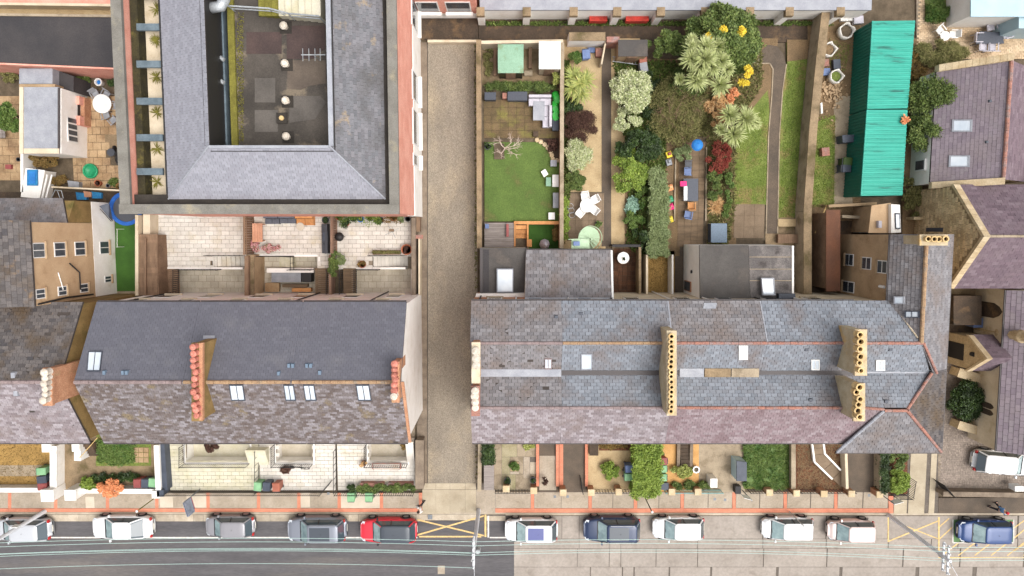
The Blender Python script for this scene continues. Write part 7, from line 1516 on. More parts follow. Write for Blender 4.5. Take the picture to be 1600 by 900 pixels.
for k in range(4): straps('grass_tuft', strap_rosette((c.x + rng.uniform(-.2, .2), c.y + rng.uniform(-.2, .2), .1), .8, 90, .03, 1.1, .55, 400 + k), 'leaf_straw', gg)
mat('hot_pink', (230, 50, 120), None)
bp = px_prism(rect(1056, 214, 1104, 390), -.03, -.165).build('deck_patio', 'soil'); struct(bp); paving(bp, 1058, 222, 1102, 386, .0, 'deck_brown', .5, .5, gap=.016, bond=0, th=.04, skip=[(1030, 350, 1040, 360)])
surf('side_bed', rect(1040, 214, 1056, 392), 'concrete_dirty', -.02, .13); gwall('bed_edging', 'thin pale kerb left of the brown patio', [(1056, 240), (1054, 345)], .15, 'concrete', .1); gwall('bed_edging', 'thin pale kerb right of the brown patio', [(1104, 230), (1103, 345)], .15, 'concrete', .1)
ps = thing('blue_parasol', 'bright blue round garden parasol', 'parasol', P(1091, 226, 0)); c = P(1091, 226, 2.0); MB().lathe((c.x, c.y, 0), [(.42, 1.75), (.3, 1.88), (.04, 2.02)], 14).build('canopy', 'blue_plastic', ps); MB().tube([(c.x, c.y, 0), (c.x, c.y, 1.9)], .025, 6).build('pole', 'galv', ps)
rect_table('dark grey patio table with cloth and pink parcel', rect(1068, 279, 1091, 314), 'frame_dark', .75); px_box('pink_parcel', 'hot pink parcel on the dark patio table', 'parcel', rect(1063, 283, 1073, 291), .2, 'hot_pink', z=.76)
px_box('table_cloth', 'white patterned cloth on left of dark table', 'cloth', rect(1068.5, 291, 1074, 313), .02, 'plastic_white', z=.755, lidh=.01)
for (x, y, a, m, lab) in ((1076, 257, 90, 'plastic_dark', 'upper dark folding chair on brown patio'), (1075, 268, 90, 'bin_blue', 'lower blue folding chair on brown patio'), (1080, 321, 180, 'wood_orange', 'pale wooden chair below the dark table'), (1075, 335, 170, 'bin_blue', 'small blue stool chair below the wooden chair')): chair(lab, x, y, R(a), m, group='chairs on the brown patio')
for (x, y, m, lab) in ((1046, 241, 'leaf_yellow', 'red and yellow toy car by the hedge'), (1048, 293, 'leaf_orange', 'orange and yellow toy by long hedge'), (1049, 323, 'hot_pink', 'pink red plastic tub by the hedge'), (1046, 253, 'plastic_grey', 'grey toy box by long hedge'), (1048, 343, 'leaf_yellow', 'yellow green toy tray by the patio'), (1048, 311, 'pool_green', 'green hose reel by the hedge')):
 c = P(x, y, .4); t = thing('garden_toy', lab, 'toy', (c.x, c.y, 0)); s_ = .28
 MB().cbox((c.x, c.y, .1), s_ * 1.7, s_ * 1.8, .2, .3, .85).build('body', MATS[m], t, bevel=.04); MB().cbox((c.x + .02, c.y + .05, .3), s_, s_ * .9, .16, .3, .7).build('top', MATS['bin_red' if m == 'leaf_yellow' and y < 300 else m], t, bevel=.03)
 for dx in (-.2, .2): MB().tube([(c.x + dx, c.y - .15, .1), (c.x + dx + .06, c.y - .15, .1)], .09, 8).build('wheel', 'plastic_dark', t)
px_box('air_unit', 'slate blue louvred heat pump by brown patio', 'heat pump', rect(1111, 349, 1136, 379), .95, 'bin_dark', lid='vent_blue'); px_box('air_unit_plinth', 'pale concrete plinth beside heat pump', 'plinth', rect(1107, 349, 1111, 379), .2, 'concrete')
for (lab, q, m, ct, h_) in (('low green undergrowth filling the middle garden beds', [(958, 96), (1056, 96), (1056, 214), (1040, 214), (1040, 400), (1000, 400), (978, 384), (985, 250), (972, 200)], 'leaf_mid', 9000, .22), ('olive undergrowth around the cabbage palms', [(1056, 96), (1190, 70), (1190, 130), (1150, 210), (1148, 320), (1138, 384), (1106, 384), (1104, 214), (1056, 214)], 'leaf_olive', 9000, .24), ('weeds along the foot of the back alley wall', [(760, 34), (1300, 34), (1300, 40), (760, 40)], 'leaf_mid', 1500, .16), ('weeds fringing the sandy palm garden', [(881, 95), (890, 95), (890, 300), (881, 384)], 'leaf_mid', 1600, .2), ('weeds along the kerb of the lane', [(741, 70), (746, 70), (746, 750), (743, 750)], 'leaf_olive', 700, .1)): scatter_tufts('undergrowth', lab, 'undergrowth', q, m, int(ct * 1.7), h_, .0, .13)
surf('rough_bed', [(1104, 60), (1215, 60), (1215, 230), (1150, 230), (1104, 240)], 'leaf_litter', -.005, .14); surf('rough_bed', rect(1104, 214, 1150, 385), 'leaf_litter', -.02, .12); surf('garden_lawn', [(1150, 200), (1200, 140), (1204, 200), (1200, 320), (1146, 320)], 'lawn', .0, .13)
scatter_tufts('lawn_grass', 'rough grass of the lawn left of the curved path', 'grass', [(1150, 210), (1198, 160), (1198, 318), (1148, 318)], 'leaf_lime', 5200, .09)
path = [(1188, 98), (1191, 78), (1200, 70), (1214, 72), (1224, 84), (1228, 100), (1222, 140), (1217, 210), (1214, 365), (1196, 365), (1200, 210), (1205, 150), (1207, 108), (1202, 98)]
struct(MB().prism([P(x, y, .02) for x, y in path], -.1).build('garden_path', 'tarmac_path')); 
for a, b in zip(((1188, 99), (1203, 99), (1208, 108), (1206, 150), (1201, 210)), ((1203, 99), (1208, 108), (1206, 150), (1201, 210), (1197, 365))): struct(MB().wall(P(*a, .05), P(*b, .05), .08, -.05, .055).build('path_kerb', 'concrete'))
for a, b in zip(((1229, 100), (1223, 140), (1218, 210)), ((1223, 140), (1218, 210), (1215, 365))): struct(MB().wall(P(*a, .05), P(*b, .05), .08, -.05, .055).build('path_kerb', 'concrete'))
surf('garden_lawn', [(1229, 66), (1262, 66), (1256, 340), (1215.5, 340), (1219, 210), (1224, 140), (1230, 100)], 'lawn', -.002, .13); scatter_tufts('lawn_grass', 'rough grass strip right of the curved path', 'grass', [(1231, 100), (1258, 90), (1253, 338), (1217, 338)], 'leaf_lime', 6500, .10); surf('compost_heap', [(1230, 62), (1262, 62), (1262, 92), (1230, 96)], 'leaf_litter', .05, .1)
g4 = px_prism(rect(1143, 318, 1196, 376), -.03, -.165).build('slab_patio', 'soil'); struct(g4); paving(g4, 1146, 319, 1195, 372, .0, 'patio_grey', .75, .75, gap=.012, bond=0, th=.04)
surf('stone_apron', rect(1196, 340, 1262, 384), 'concrete_dirty', -.008, .14); px_box('stone_slab', 'pale stone slab at end of grass strip', 'slab', rect(1216, 342, 1246, 354), .15, 'sand'); px_box('timber_rack', 'dark timber rack near the boundary wall', 'rack', rect(1216, 366, 1250, 380), .5, 'wood_brown')
surf('concrete_pad', rect(1172, 82, 1189, 106), 'concrete', .012, .1)
gwall('boundary_wall', 'long tan rendered wall between gardens and green shed', [(1292, 8), (1282, 90), (1271, 200), (1262, 330), (1262, 462)], 1.6, 'concrete', .5, cap='concrete_dirty'); gwall('boundary_wall', 'upper lichen-stained wall beside the rubble bags', [(1291, 60), (1284, 120)], 1.0, 'concrete_dirty', .2)
surf('rubble_yard', rect(1262, 30, 1345, 345), 'leaf_litter', -.012, .14); surf('yard_grass', [(1276, 190), (1305, 180), (1303, 320), (1268, 320)], 'lawn', .004, .12); scatter_tufts('yard_weeds', 'weeds beside the green shed', 'weeds', [(1276, 180), (1306, 180), (1304, 325), (1268, 325)], 'leaf_lime', 2800, .12); scatter_tufts('yard_weeds', 'weeds below the rubble bags at top', 'weeds', [(1294, 60), (1330, 70), (1320, 110), (1298, 120)], 'leaf_lime', 900, .12); surf('gravel_strip', rect(1303, 150, 1332, 320), 'concrete', -.004, .1)
mat('bag_white', (226, 222, 214), (204, 198, 188), 3, fine=.1)
for i, (x, y, r, f) in enumerate(((1323, 48, .55, 'soil'), (1296, 77, .5, 'leaf_litter'), (1307, 119, .48, 'lawn'))):
 t = thing('rubble_bag', ('open white builder bag at top by the shed', 'open white builder bag along the wall, upper', 'open white builder bag with green waste, lower')[i], 'bag', P(x, y, 0)); c = P(x, y, .6); n = 14; vs = []
 for (rr_, z, wob) in ((r * .9, 0, 0), (r, .35, .03), (r * 1.0, .7, .09), (r * .82, .66, .06), (r * .8, .45, 0)):
  for j in range(n): a = 2 * math.pi * j / n; q_ = rr_ * (1 + wob * math.sin(j * 2.3 + i) + .05 * math.cos(4 * a)); vs.append((c.x + q_ * math.cos(a), c.y + q_ * math.sin(a), z + wob * math.cos(j * 1.7)))
 MB().add(vs, [(k * n + j, k * n + (j + 1) % n, (k + 1) * n + (j + 1) % n, (k + 1) * n + j) for k in range(4) for j in range(n)] + [tuple(range(n - 1, -1, -1))]).build('bag', 'bag_white', t, smooth=True); MB().lathe((c.x, c.y, .3), [(r * .8, 0), (r * .75, .2), (r * .3, .3)], 10).build('contents', MATS[f], t)
for i, (x0, y0, x1, y1, m, h, lab) in enumerate(((1313, 24, 1336, 33, 'plastic_white', .25, 'white board sheet stacked at back wall, left'), (1334, 24, 1350, 37, 'sofa_pale', .4, 'white board sheet stacked at back wall, right'), (1284, 106, 1298, 118, 'bin_blue', .3, 'blue grey bag among rubble along wall'), (1302, 92, 1314, 108, 'bin_dark', .4, 'dark sheet crumpled in the rubble'), (1282, 160, 1286, 178, 'plastic_white', .3, 'white broken trim leaning at the wall'), (1284, 92, 1296, 104, 'ridge_red', .2, 'red brick heap beside the builder bags'), (1284, 230, 1297, 244, 'ridge_red', .5, 'round dusty red planter beside gravel'), (1316, 210, 1336, 223, 'bin_dark', 1.0, 'dark wheelie bin lying beside green shed'))):
 px_box('rubble_piece', lab, 'rubble', [(x0, y0 + 1), (x1 - 1, y0), (x1, y1 - 1), (x0 + 1, y1)], h, m)
wheelie_bin('dark green wheelie bin beside the green shed', 1325, 252, 'leaf_dark', 1.5); wheelie_bin('navy wheelie bin below the dark green one', 1323, 263, 'bin_dark', 1.6)
hp = MB(); 
for k in range(160): a = P(1300 + rng.gauss(0, 9), 140 + rng.gauss(0, 14), 0); hp.cbox((a.x, a.y, -.02), rng.uniform(.08, .28), rng.uniform(.08, .2), rng.uniform(.04, .2), rng.uniform(0, 3), .8)
tag(hp.build('rubble_heap', 'brown_render'), 'loose heap of brick rubble along the wall', 'rubble', None, 'stuff')
mat('metal_green', (46, 164, 144), (36, 146, 128), .5, rough=.5, fine=.08, stain=((34, 104, 92), .5, .60, .66), stretch=(.5, 4.2, 1)); mat('metal_green_dark', (14, 112, 94), (10, 96, 82), .6, rough=.5, fine=.08)
for i, (L0, L1, R0, R1) in enumerate((((1342, 47), (1331, 175), (1430, 32), (1418, 169)), ((1331, 178), (1323, 306), (1418, 171.5), (1410, 305)))):
 h0, h1 = 2.1, 2.5; t = thing('metal_shed', ('upper length of the green corrugated metal shed', 'lower length of the green corrugated metal shed')[i], 'shed', P((L0[0] + R0[0]) / 2, (L0[1] + R1[1]) / 2, 0))
 rt, rb_ = ((1363, 33), (1355, 170)) if i == 0 else ((1354.6, 171.5), (1345, 306)); A, B = P(*rt, h1), P(*rb_, h1); Cc, D = P(*R1, h0), P(*R0, h0)
 MB().slab([A, B, Cc, D], .05).build('roof', 'metal_green', t); MB().prism([Vector((p.x, p.y, p.z - .06)) for p in (A, B, Cc, D)], -.05).build('wall', 'metal_green_dark', t)
 n = 22
 rb2 = MB()
 for k in range(n): f = (k + .5) / n; p, q = A + (B - A) * f, D + (Cc - D) * f; rb2.add([p + Vector((0, -.07, 0)), p + Vector((0, .07, 0)), q + Vector((0, .07, 0)), q + Vector((0, -.07, 0)), p + Vector((0, -.03, .045)), p + Vector((0, .03, .045)), q + Vector((0, .03, .045)), q + Vector((0, -.03, .045))], [(4, 5, 6, 7), (0, 1, 5, 4), (1, 2, 6, 5), (2, 3, 7, 6), (3, 0, 4, 7)])
 rb2.build('roof_ribs', 'metal_green', t)['kind'] = 'stuff'; rb3 = MB()
 for k in range(26): p = A + (B - A) * ((k + .5) / 26); rb3.box(p.x - .05, p.x + .005, p.y - .04, p.y + .04, -.05, h1 - .08)
 rb3.build('wall_ribs', 'metal_green_dark', t)['kind'] = 'stuff'; MB().tube([A + Vector((0, 0, .02)), B + Vector((0, 0, .02))], .05, 6).build('ridge_cap', 'metal_green', t)
bush('orange_plant', 'small orange leaves lying on green shed roof edge', 1414, 186, 5, .3, 'leaf_orange', count=120, n=4, seed=181, z=2.2)
mat('car_red_old', (196, 60, 46), (160, 52, 40), 2, fine=.15)
mat('rust', (128, 84, 60), (104, 72, 56), .6, fine=.12)
for i, (a, b) in enumerate(((921, 949), (978, 1014))): px_box('red_skip', ('red metal box against the alley wall, left one', 'red metal box against the alley wall, right one')[i], 'box', rect(a, 22, b, 33), .7, 'car_red_old', lid='car_red_old')
surf('corner_yard', rect(1262, 336, 1440, 470), 'alley', -.015, .14); shed('long rust brown flat-roofed shed in the corner yard', rect(1291, 328, 1313, 455), 2.3, 'rust', 'wood_brown')
ex = thing('tan_extension', 'small tan flat-roofed lean-to with white strip roof', 'extension', P(1380, 345, 0)); MB().prism([P(x, y, 2.6) for x, y in ((1364, 322), (1392, 318), (1392, 363), (1358, 363))], -.1).build('wall', 'brown_render', ex); MB().prism([P(x, y, 3.0) for x, y in ((1392.5, 319), (1406, 320), (1408, 363), (1392.5, 364))], -.1).build('white_block', 'white_render', ex); MB().prism([P(x, y, 2.66) for x, y in ((1362, 321), (1392, 317), (1392, 364), (1357, 364))], 2.604).build('roof', 'tan_render', ex); rooflight(ex, [P(1398, 333, 3.02), P(1405, 333, 3.02), P(1406, 358, 3.02), P(1399, 358, 3.02)], bars=0); px_box('roof_vent_box', 'small white vent box on tan lean-to', 'vent', rect(1373, 345, 1378, 356), .3, 'sofa_pale', z=2.67)
px_box('white_tank', 'pale blue white tank in corner yard', 'tank', rect(1343, 348, 1357, 364), .9, 'roof_pale'); px_box('red_bucket', 'orange red tub in the dark corner yard', 'tub', rect(1284, 375, 1292, 386), .5, 'ridge_red'); gwall('yard_wall', 'pale low wall above corner yard', [(1316, 338), (1350, 340)], 1.0, 'concrete', .2); gwall('yard_wall', 'timber-topped wall under the green shed', [(1295, 322), (1370, 318)], .9, 'brown_render', .2); gwall('low_coping', 'short pale coping beside church gable', [(1428, 341), (1444, 341)], 1.0, 'stone_cap', .2)
mb = MB(); a, b = P(1292, 320, .5), P(1274, 364, .5); mb.tube([a, b], .05, 6); tag(mb.build('timber_pole', 'paint_yellow'), 'thin pale pole leaning over the corner yard', 'pole')

# ================================================================== front gardens of the right terrace
surf('front_plot', rect(752, 640, 1396, 771), 'soil', -.035, .12)
mat('concrete_moss', (164, 154, 124), (144, 134, 100), 1.2, fine=.14, rnd=.06, stain=((122, 118, 70), 1.0, .55, .75))
f1 = px_prism(rect(772, 640, 838, 766), -.01, -.165).build('front_patio', 'joint'); struct(f1)
for (x0, y0, x1, y1, m) in ((772, 690, 784, 766, 'concrete'), (784, 690, 808, 714, 'concrete_moss'), (808, 690, 838, 714, 'concrete'), (784, 714, 797, 741, 'concrete_moss'), (811, 714, 818, 741, 'concrete'), (797, 714, 811, 721, 'concrete'), (797, 737, 811, 741, 'footpath'), (784, 741, 806, 766, 'concrete_moss'), (806, 741, 838, 766, 'concrete'), (818, 714, 828, 747, 'footpath'), (828, 722, 838, 741, 'kerb_stone')): slab_px(x0, y0, x1, y1, m, 'slab', f1, .0 if m != 'footpath' else .006)
bush('small_shrub', 'small round green shrub in square cut-out of front patio', 804, 729, 6.5, .5, 'leaf_vivid', count=600, n=7, seed=190); surf('soil_square', rect(797.5, 721.5, 810.5, 736.5), 'sand', .004, .1)
hedge('front_hedge', 'dark green clipped hedge at left of the lane end garden', rect(756, 690, 770, 724), 1.2, 'leaf_dark', count=1800); px_box('timber_store', 'long weathered timber bin store in the lane end garden', 'bin store', rect(756, 727, 772, 766), 1.1, 'wood_fence', lid='wood_grey'); bush('edge_plant', 'yellow green plants under the eave of lane end garden', 826, 698, 10, .4, 'leaf_palm', rpy=5, count=500, n=7, seed=191)
gwall('front_side_wall', 'low brick wall between lane apron and front garden', [(750, 694), (749, 768)], .8, 'brick_orange', .22, cap='concrete')
for (x, lab) in ((840, 'orange brick edging left of the paved entry path'), (871, 'orange brick edging between two entry paths, left'), (916.5, 'orange brick edging beside sandy front garden')): gwall('brick_edging', lab, [(x, 692), (x, 760)], .25, 'brick_band', .22)
surf('entry_path', rect(842, 640, 870, 769), 'tarmac_path', .0, .15); surf('entry_path', rect(873, 640, 916, 769), 'tarmac_path', .004, .15); surf('path_edge_strip', rect(874, 640, 880, 769), 'brick_band', .014, .1); slab_px(842.5, 712, 869.5, 766, 'footpath', 'path_slab', f1, .004)
surf('sandy_front', rect(919, 640, 996, 768), 'sand', .004, .15); surf('red_bed', rect(936, 690, 988, 704), 'mulch', .02, .1); px_box('stone_planter', 'grey stone planter box under eave', 'planter', rect(921, 693, 935, 712), .5, 'concrete', lid='alley'); bush('round_bush', 'round bright green bush in sandy front garden', 953, 736, 13, .9, 'leaf_lime', count=1500, n=12, seed=192); bush('bed_flowers', 'rusty red low plants under the eave', 960, 697, 24, .35, 'leaf_brown', rpy=4, count=800, n=14, seed=193, clump=.2)
wheelie_bin('blue wheelie bin beside tall hedge', 984, 733, 'bin_blue', 1.6); wheelie_bin('green wheelie bin beside tall hedge', 982.5, 746, 'bin_green', 1.6)
hedge('tall_hedge', 'tall clipped bright green hedge reaching the footpath', [(993, 690), (1036, 690), (1035, 720), (1033, 777), (990, 779), (992, 730)], 2.1, 'leaf_lime', count=9000, leaf=(.12, .08))
surf('sandy_front', rect(1030, 640, 1092, 768), 'sand_orange', .006, .15)
for (x, y, m, lab) in ((1036, 721, 'bin_red', 'red wheelie bin at top beside tall hedge'), (1035.5, 733, 'bin_green', 'upper green wheelie bin right of tall hedge'), (1035.5, 746.5, 'bin_green', 'lower green wheelie bin right of tall hedge'), (1037.5, 760, 'bin_dark', 'navy wheelie bin at footpath end of tall hedge')): wheelie_bin(lab, x, y, m, -1.57)
bush('flower_bed', 'yellow green flowering shrub below sunken steps', 1068, 737, 19, .7, 'leaf_palm', rpy=9, count=1400, n=14, seed=194); bush('flower_bed', 'leafy plants along turquoise railing', 1085, 758, 40, .5, 'leaf_mid', rpy=5, count=1700, n=24, seed=195, clump=.22)
sw = thing('sunken_steps', 'dark sunken basement steps with stone kerbs', 'stairs', P(1070, 710, 0)); 
for x in (1060, 1080): a, b = P(x, 729, .3), P(x, 690, .3); MB().box(a.x - .12, a.x + .12, a.y, b.y, -.05, .3).build('kerb', 'gutter_strip', sw)
for k in range(7): a, b = P(1063, 728 - k * 5.4, .1), P(1077, 728 - k * 5.4 - 5.2, .1); MB().box(a.x, b.x, a.y, b.y, -.02, .26 - .03 * k).build('step', 'alley', sw)
pw = thing('round_planter', 'white octagonal planter at end of sunken steps', 'planter', P(1088, 734, 0)); c = P(1088, 734, .45); MB().lathe((c.x, c.y, 0), [(.2, 0), (.24, .36), (.29, .38), (.29, .46), (.19, .46), (.18, .3)], 8).build('bowl', 'plastic_white', pw); MB().lathe((c.x, c.y, .3), [(.18, 0), (.17, .05)], 8).build('soil', 'soil', pw)
mat('turquoise', (120, 196, 196), (104, 180, 182), 2, rough=.5); railing('turquoise painted front railing', [(1037, 765), (1125, 765)], .75, 'turquoise', step=.10); px_box('white_cabinet', 'white utility cabinet behind turquoise railing', 'cabinet', rect(1110, 748, 1121, 762), 1.1, 'plastic_white')
surf('entry_path', rect(1092, 640, 1164, 769), 'concrete', .002, .15); px_box('bin_shelter', 'slate grey metal bicycle store in front garden', 'storage box', [(1151, 720), (1167, 722), (1167, 752), (1151, 752)], 1.35, 'roof_pale', lid='bin_dark', lidh=.1)
surf('weedy_lawn', rect(1162, 640, 1238, 764), 'lawn', .008, .15); hedge('weeds', 'lush uneven weedy green front lawn', rect(1165, 690, 1236, 762), .3, 'leaf_vivid', 'weeds', 9000, (.14, .06)); gwall('garden_divider', 'pale concrete wall right of weedy lawn', [(1240, 693), (1240, 764)], .8, 'concrete', .26, cap='concrete')
surf('mulch_bed', rect(1244, 640, 1325, 768), 'mulch', .004, .15); mb = MB()
for k in range(2600):
 p = P(rng.uniform(1246, 1322), rng.uniform(692, 764), .01); mb.cbox((p.x, p.y, 0), rng.uniform(.06, .16), .03, .02 + .02 * rng.random(), rng.uniform(0, 3.1))
tag(mb.build('bark_chips', 'leaf_litter'), 'brown bark chips of the mulched front garden', 'bark chips', None, 'stuff')
cs_ = thing('curved_steps', 'white-edged angled steps through bark mulch', 'stairs', P(1285, 725, 0))
for a, b in (((1269, 692), (1273, 722)), ((1273, 722), (1301, 749)), ((1287, 692), (1289, 709)), ((1289, 709), (1314, 735))): MB().wall(P(*a, .3), P(*b, .3), .14, 0, .3).build('white_kerb', 'white_render', cs_)
for k, q in enumerate(([(1271, 690), (1286, 690), (1286, 700), (1272, 700)], [(1272, 700.4), (1286, 700.4), (1288, 709), (1273, 711)], [(1273, 711.4), (1288, 709.4), (1300, 723), (1286, 735), (1274, 722)], [(1286.4, 735.4), (1300.4, 723.4), (1313, 736), (1301, 748)], [(1301.4, 748.4), (1313.4, 736.4), (1322, 744), (1320, 762), (1313, 760)])): MB().prism([P(x, y, .26 - k * .045) for x, y in q], 0).build('step', 'patio_grey', cs_)
gwall('garden_divider', 'pale wall between bark garden and tarmac path', [(1322, 706), (1324, 764)], .8, 'cream_render', .2); surf('entry_path', rect(1325, 640, 1379, 769), 'tarmac_path', .0, .15); gwall('garden_divider', 'concrete wall right of tarmac path', [(1378, 712), (1378, 766)], .9, 'concrete', .3)
hedge('narrow_hedge', 'narrow dark hedge beside lime bush', rect(1380, 700, 1388, 770), 1.1, 'leaf_dark', count=1500); bush('lime_bush', 'lime green clipped bush by concrete drive', 1405, 752, 15, 1.3, 'leaf_lime', rpy=19, count=3000, n=16, seed=197); bush('lime_bush', 'darker green bush behind the lime one', 1404, 717, 14, 1.2, 'leaf_mid', rpy=16, count=2000, n=12, seed=198); surf('shrub_bed', rect(1388, 690, 1418, 772), 'mulch', .012, .12)
gp = 'stone piers along the right front gardens'
for (x, y, lab) in ((880, 770, 'white capped pier at entry path beside two iron covers'), (924, 770, 'pale pier at left of sandy front garden'), (967, 769, 'pale pier near tall hedge'), (1050, 769, 'pale pier on turquoise railing, left'), (1091, 769, 'pale pier on turquoise railing, right'), (1203, 770, 'buff pier at the middle of weedy lawn front'), (1245, 771, 'buff pier at left of bark mulch garden'), (1288, 772, 'buff pier at the middle of bark mulch front'), (1331, 772, 'buff pier left of tarmac path gate'), (1375, 773, 'buff pier right of tarmac path gate'), (791, 764, 'low brick pier on front railing of lane end garden'), (834, 767, 'pale pier at right of lane end garden')): pier(lab, x, y, .42, 1.0, 'brick_orange', 'stone_cap', group=gp)
for i, (a, b) in enumerate(((774, 834), (918, 990), (1168, 1245), (1247, 1330))): railing(('low black scroll railing of lane end garden', 'low black scroll railing of sandy front garden', 'low black scroll railing of weedy lawn', 'low black scroll railing of bark mulch garden')[i], [(a, 765), (b, 765)], .75, step=.22)
railing('black iron gate open on entry path of sandy garden', [(909, 764), (906, 743)], 1.0, step=.14, cat='gate', name='iron_gate'); plant_pot('black pot with dark plant by front railing, left', 793, 752, .26, .5, 'plastic_dark', 'leaf_dark', .26, .25, count=160); plant_pot('black pot by front railing, right', 833, 751, .24, .5, 'plastic_dark', 'leaf_dark', .18, .15, count=90); bush('thin_sapling', 'thin dark sapling on entry path', 851, 752, 4, 1.3, 'leaf_maroon', count=90, n=5, seed=199); px_box('black_bin_bag', 'black bag beside buff pier and grey store', 'bag', rect(1149, 760, 1158, 772), .6, 'metal_black')
# ================================================================== parked cars
mat('tyre', (38, 38, 40), None, rough=.8); mat('rim', (150, 152, 156), None, rough=.35, metal=.6); mat('car_glass', (58, 72, 80), None, rough=.06, spec=.8, fine=0, coat=.5); mat('car_glass_pale', (150, 172, 172), (112, 134, 138), 1.5, rough=.08, spec=.8, fine=0); mat('lamp_clear', (214, 220, 226), None, rough=.1, spec=.8, fine=0); mat('lamp_red', (176, 34, 34), None, rough=.2, fine=0); mat('trim_black', (40, 40, 44), None, rough=.5); mat('plate', (232, 228, 214), None, rough=.5)
def paint(n, c, metal=.0): return mat('car_' + n, c, None, rough=.32, coat=.25, metal=metal, fine=.02, spec=.4)
def car(label, px, py, L, W, H, pn, kind='hatch', flip=True, yaw=0, roof=None, pano=None, z=RZ, lamp='lamp_clear', rails=False):
 c = P(px, py, z); t = thing('parked_car', label, 'car', (c.x, c.y, z), 'cars parked along the street', (math.pi if flip else 0) + yaw); pm = MATS[pn]
 xf0, xf1, xr1, xr0 = {'hatch': (.27, .10, -.36, -.455), 'sedan': (.24, .07, -.20, -.36), 'suv': (.25, .10, -.39, -.465), 'mpv': (.33, .13, -.40, -.47)}[kind]; belt = H * .62; hood = H * (.56 if kind == 'suv' else .52); B = lambda *a: MB().box(*a)
 secs = []; N = 22
 for i in range(N + 1):
  s = -1 + 2 * i / N; x = s * L / 2 * .995; w = W / 2 * (1 - .34 * abs(s) ** (6 if s < 0 else 4.2) - .03 * abs(s))
  f = s / 2
  if f > xf0: k = (f - xf0) / (.5 - xf0); zt = belt - (belt - hood) * (.35 * k + .65 * k ** 3)
  elif f < xr0: k = (xr0 - f) / (.5 + xr0); zt = belt - (.05 if kind == 'sedan' else .16) * k ** 2 * H
  else: zt = belt
  e = max(0, abs(s) - .93) / .07; zt -= .16 * e * e; zb = .17 + .08 * e
  half = [(.80 * w, zb), (.97 * w, zb + .1), (w, .5), (.99 * w, zt - .14), (.95 * w, zt - .045), (.80 * w, zt - .005), (.4 * w, zt + .012), (0, zt + .016)]
  secs.append([(x, y, zz) for y, zz in half] + [(x, -y, zz) for y, zz in half[-2::-1]])
 m = len(secs[0]); vs = [p for s in secs for p in s]; fs = [(i * m + j, i * m + j + 1, (i + 1) * m + j + 1, (i + 1) * m + j) for i in range(N) for j in range(m - 1)] + [((i + 1) * m, i * m, i * m + m - 1, (i + 1) * m + m - 1) for i in range(N)] + [tuple(range(m)), tuple(N * m + j for j in range(m - 1, -1, -1))]
 body = MB().add(vs, fs).build('body', pm, t, local=True, smooth=True)
 def ring(xa, xb, hw, zz, rad, bow=0):
  pts = []; n = 5
  for (cx, cy, a0) in ((xb - rad, hw - rad, 0), (xa + rad, hw - rad, 90), (xa + rad, -hw + rad, 180), (xb - rad, -hw + rad, 270)):
   for k in range(n): a = R(a0 + 90 * k / (n - 1)); pts.append((cx + rad * math.cos(a), cy + rad * math.sin(a), zz))
  return [(x + (bow if x > (xa + xb) / 2 else -bow) * (1 - (y / hw) ** 2), y, zz) for x, y, zz in pts]
 r0 = ring(xr0 * L, xf0 * L, W * .455, belt - .015, .22, .13); r1 = ring(xr1 * L, xf1 * L, W * .365, H - .065, .2, .09); n = len(r0)
 side = lambda j: 'rear' if 5 <= j % n <= 13 and abs((r0[j][1] + r0[(j + 1) % n][1])) < W * .82 and r0[j][0] < 0 else ('front' if r0[j][0] > 0 and abs(r0[j][1] + r0[(j + 1) % n][1]) < W * .82 else 'side')
 gl = {'rear': MB(), 'front': MB(), 'left': MB(), 'right': MB()}
 for j in range(n):
  k = (j + 1) % n; s_ = side(j); s_ = s_ if s_ != 'side' else ('left' if r0[j][1] + r0[k][1] > 0 else 'right'); gl[s_].add([r0[j], r0[k], r1[k], r1[j]], [(0, 1, 2, 3)])
 gl['front'].build('windscreen', 'car_glass_pale', t, local=True); gl['rear'].build('rear_window', 'car_glass', t, local=True)
 for s_ in ('left', 'right'): gl[s_].build('side_windows', 'car_glass', t, local=True)
 q = [ring(xr1 * L - .03, xf1 * L + .03, W * .378, H - .075, .21, .09), ring(xr1 * L - .02, xf1 * L + .02, W * .37, H - .045, .21, .09), ring(xr1 * L + .06, xf1 * L - .06, W * .32, H - .012, .18, .06), ring(xr1 * L + .35, xf1 * L - .35, W * .16, H, .1)]
 rf = MB().add([p for r in q for p in r], [(i * n + j, i * n + (j + 1) % n, (i + 1) * n + (j + 1) % n, (i + 1) * n + j) for i in range(3) for j in range(n)] + [tuple(3 * n + j for j in range(n))]).build('roof', MATS[roof] if roof else pm, t, local=True, smooth=True)
 if pano: MB().add([(xr1 * L + .55, -W * .27, H + .004), (xf1 * L - .12, -W * .27, H + .0), (xf1 * L - .12, W * .27, H + .0), (xr1 * L + .55, W * .27, H + .004), (xr1 * L + .55, -W * .27, H - .03), (xf1 * L - .12, -W * .27, H - .03), (xf1 * L - .12, W * .27, H - .03), (xr1 * L + .55, W * .27, H - .03)], [(0, 1, 2, 3), (4, 5, 1, 0), (5, 6, 2, 1), (6, 7, 3, 2), (7, 4, 0, 3)]).build('glass_roof', MATS[pano], rf, local=True)
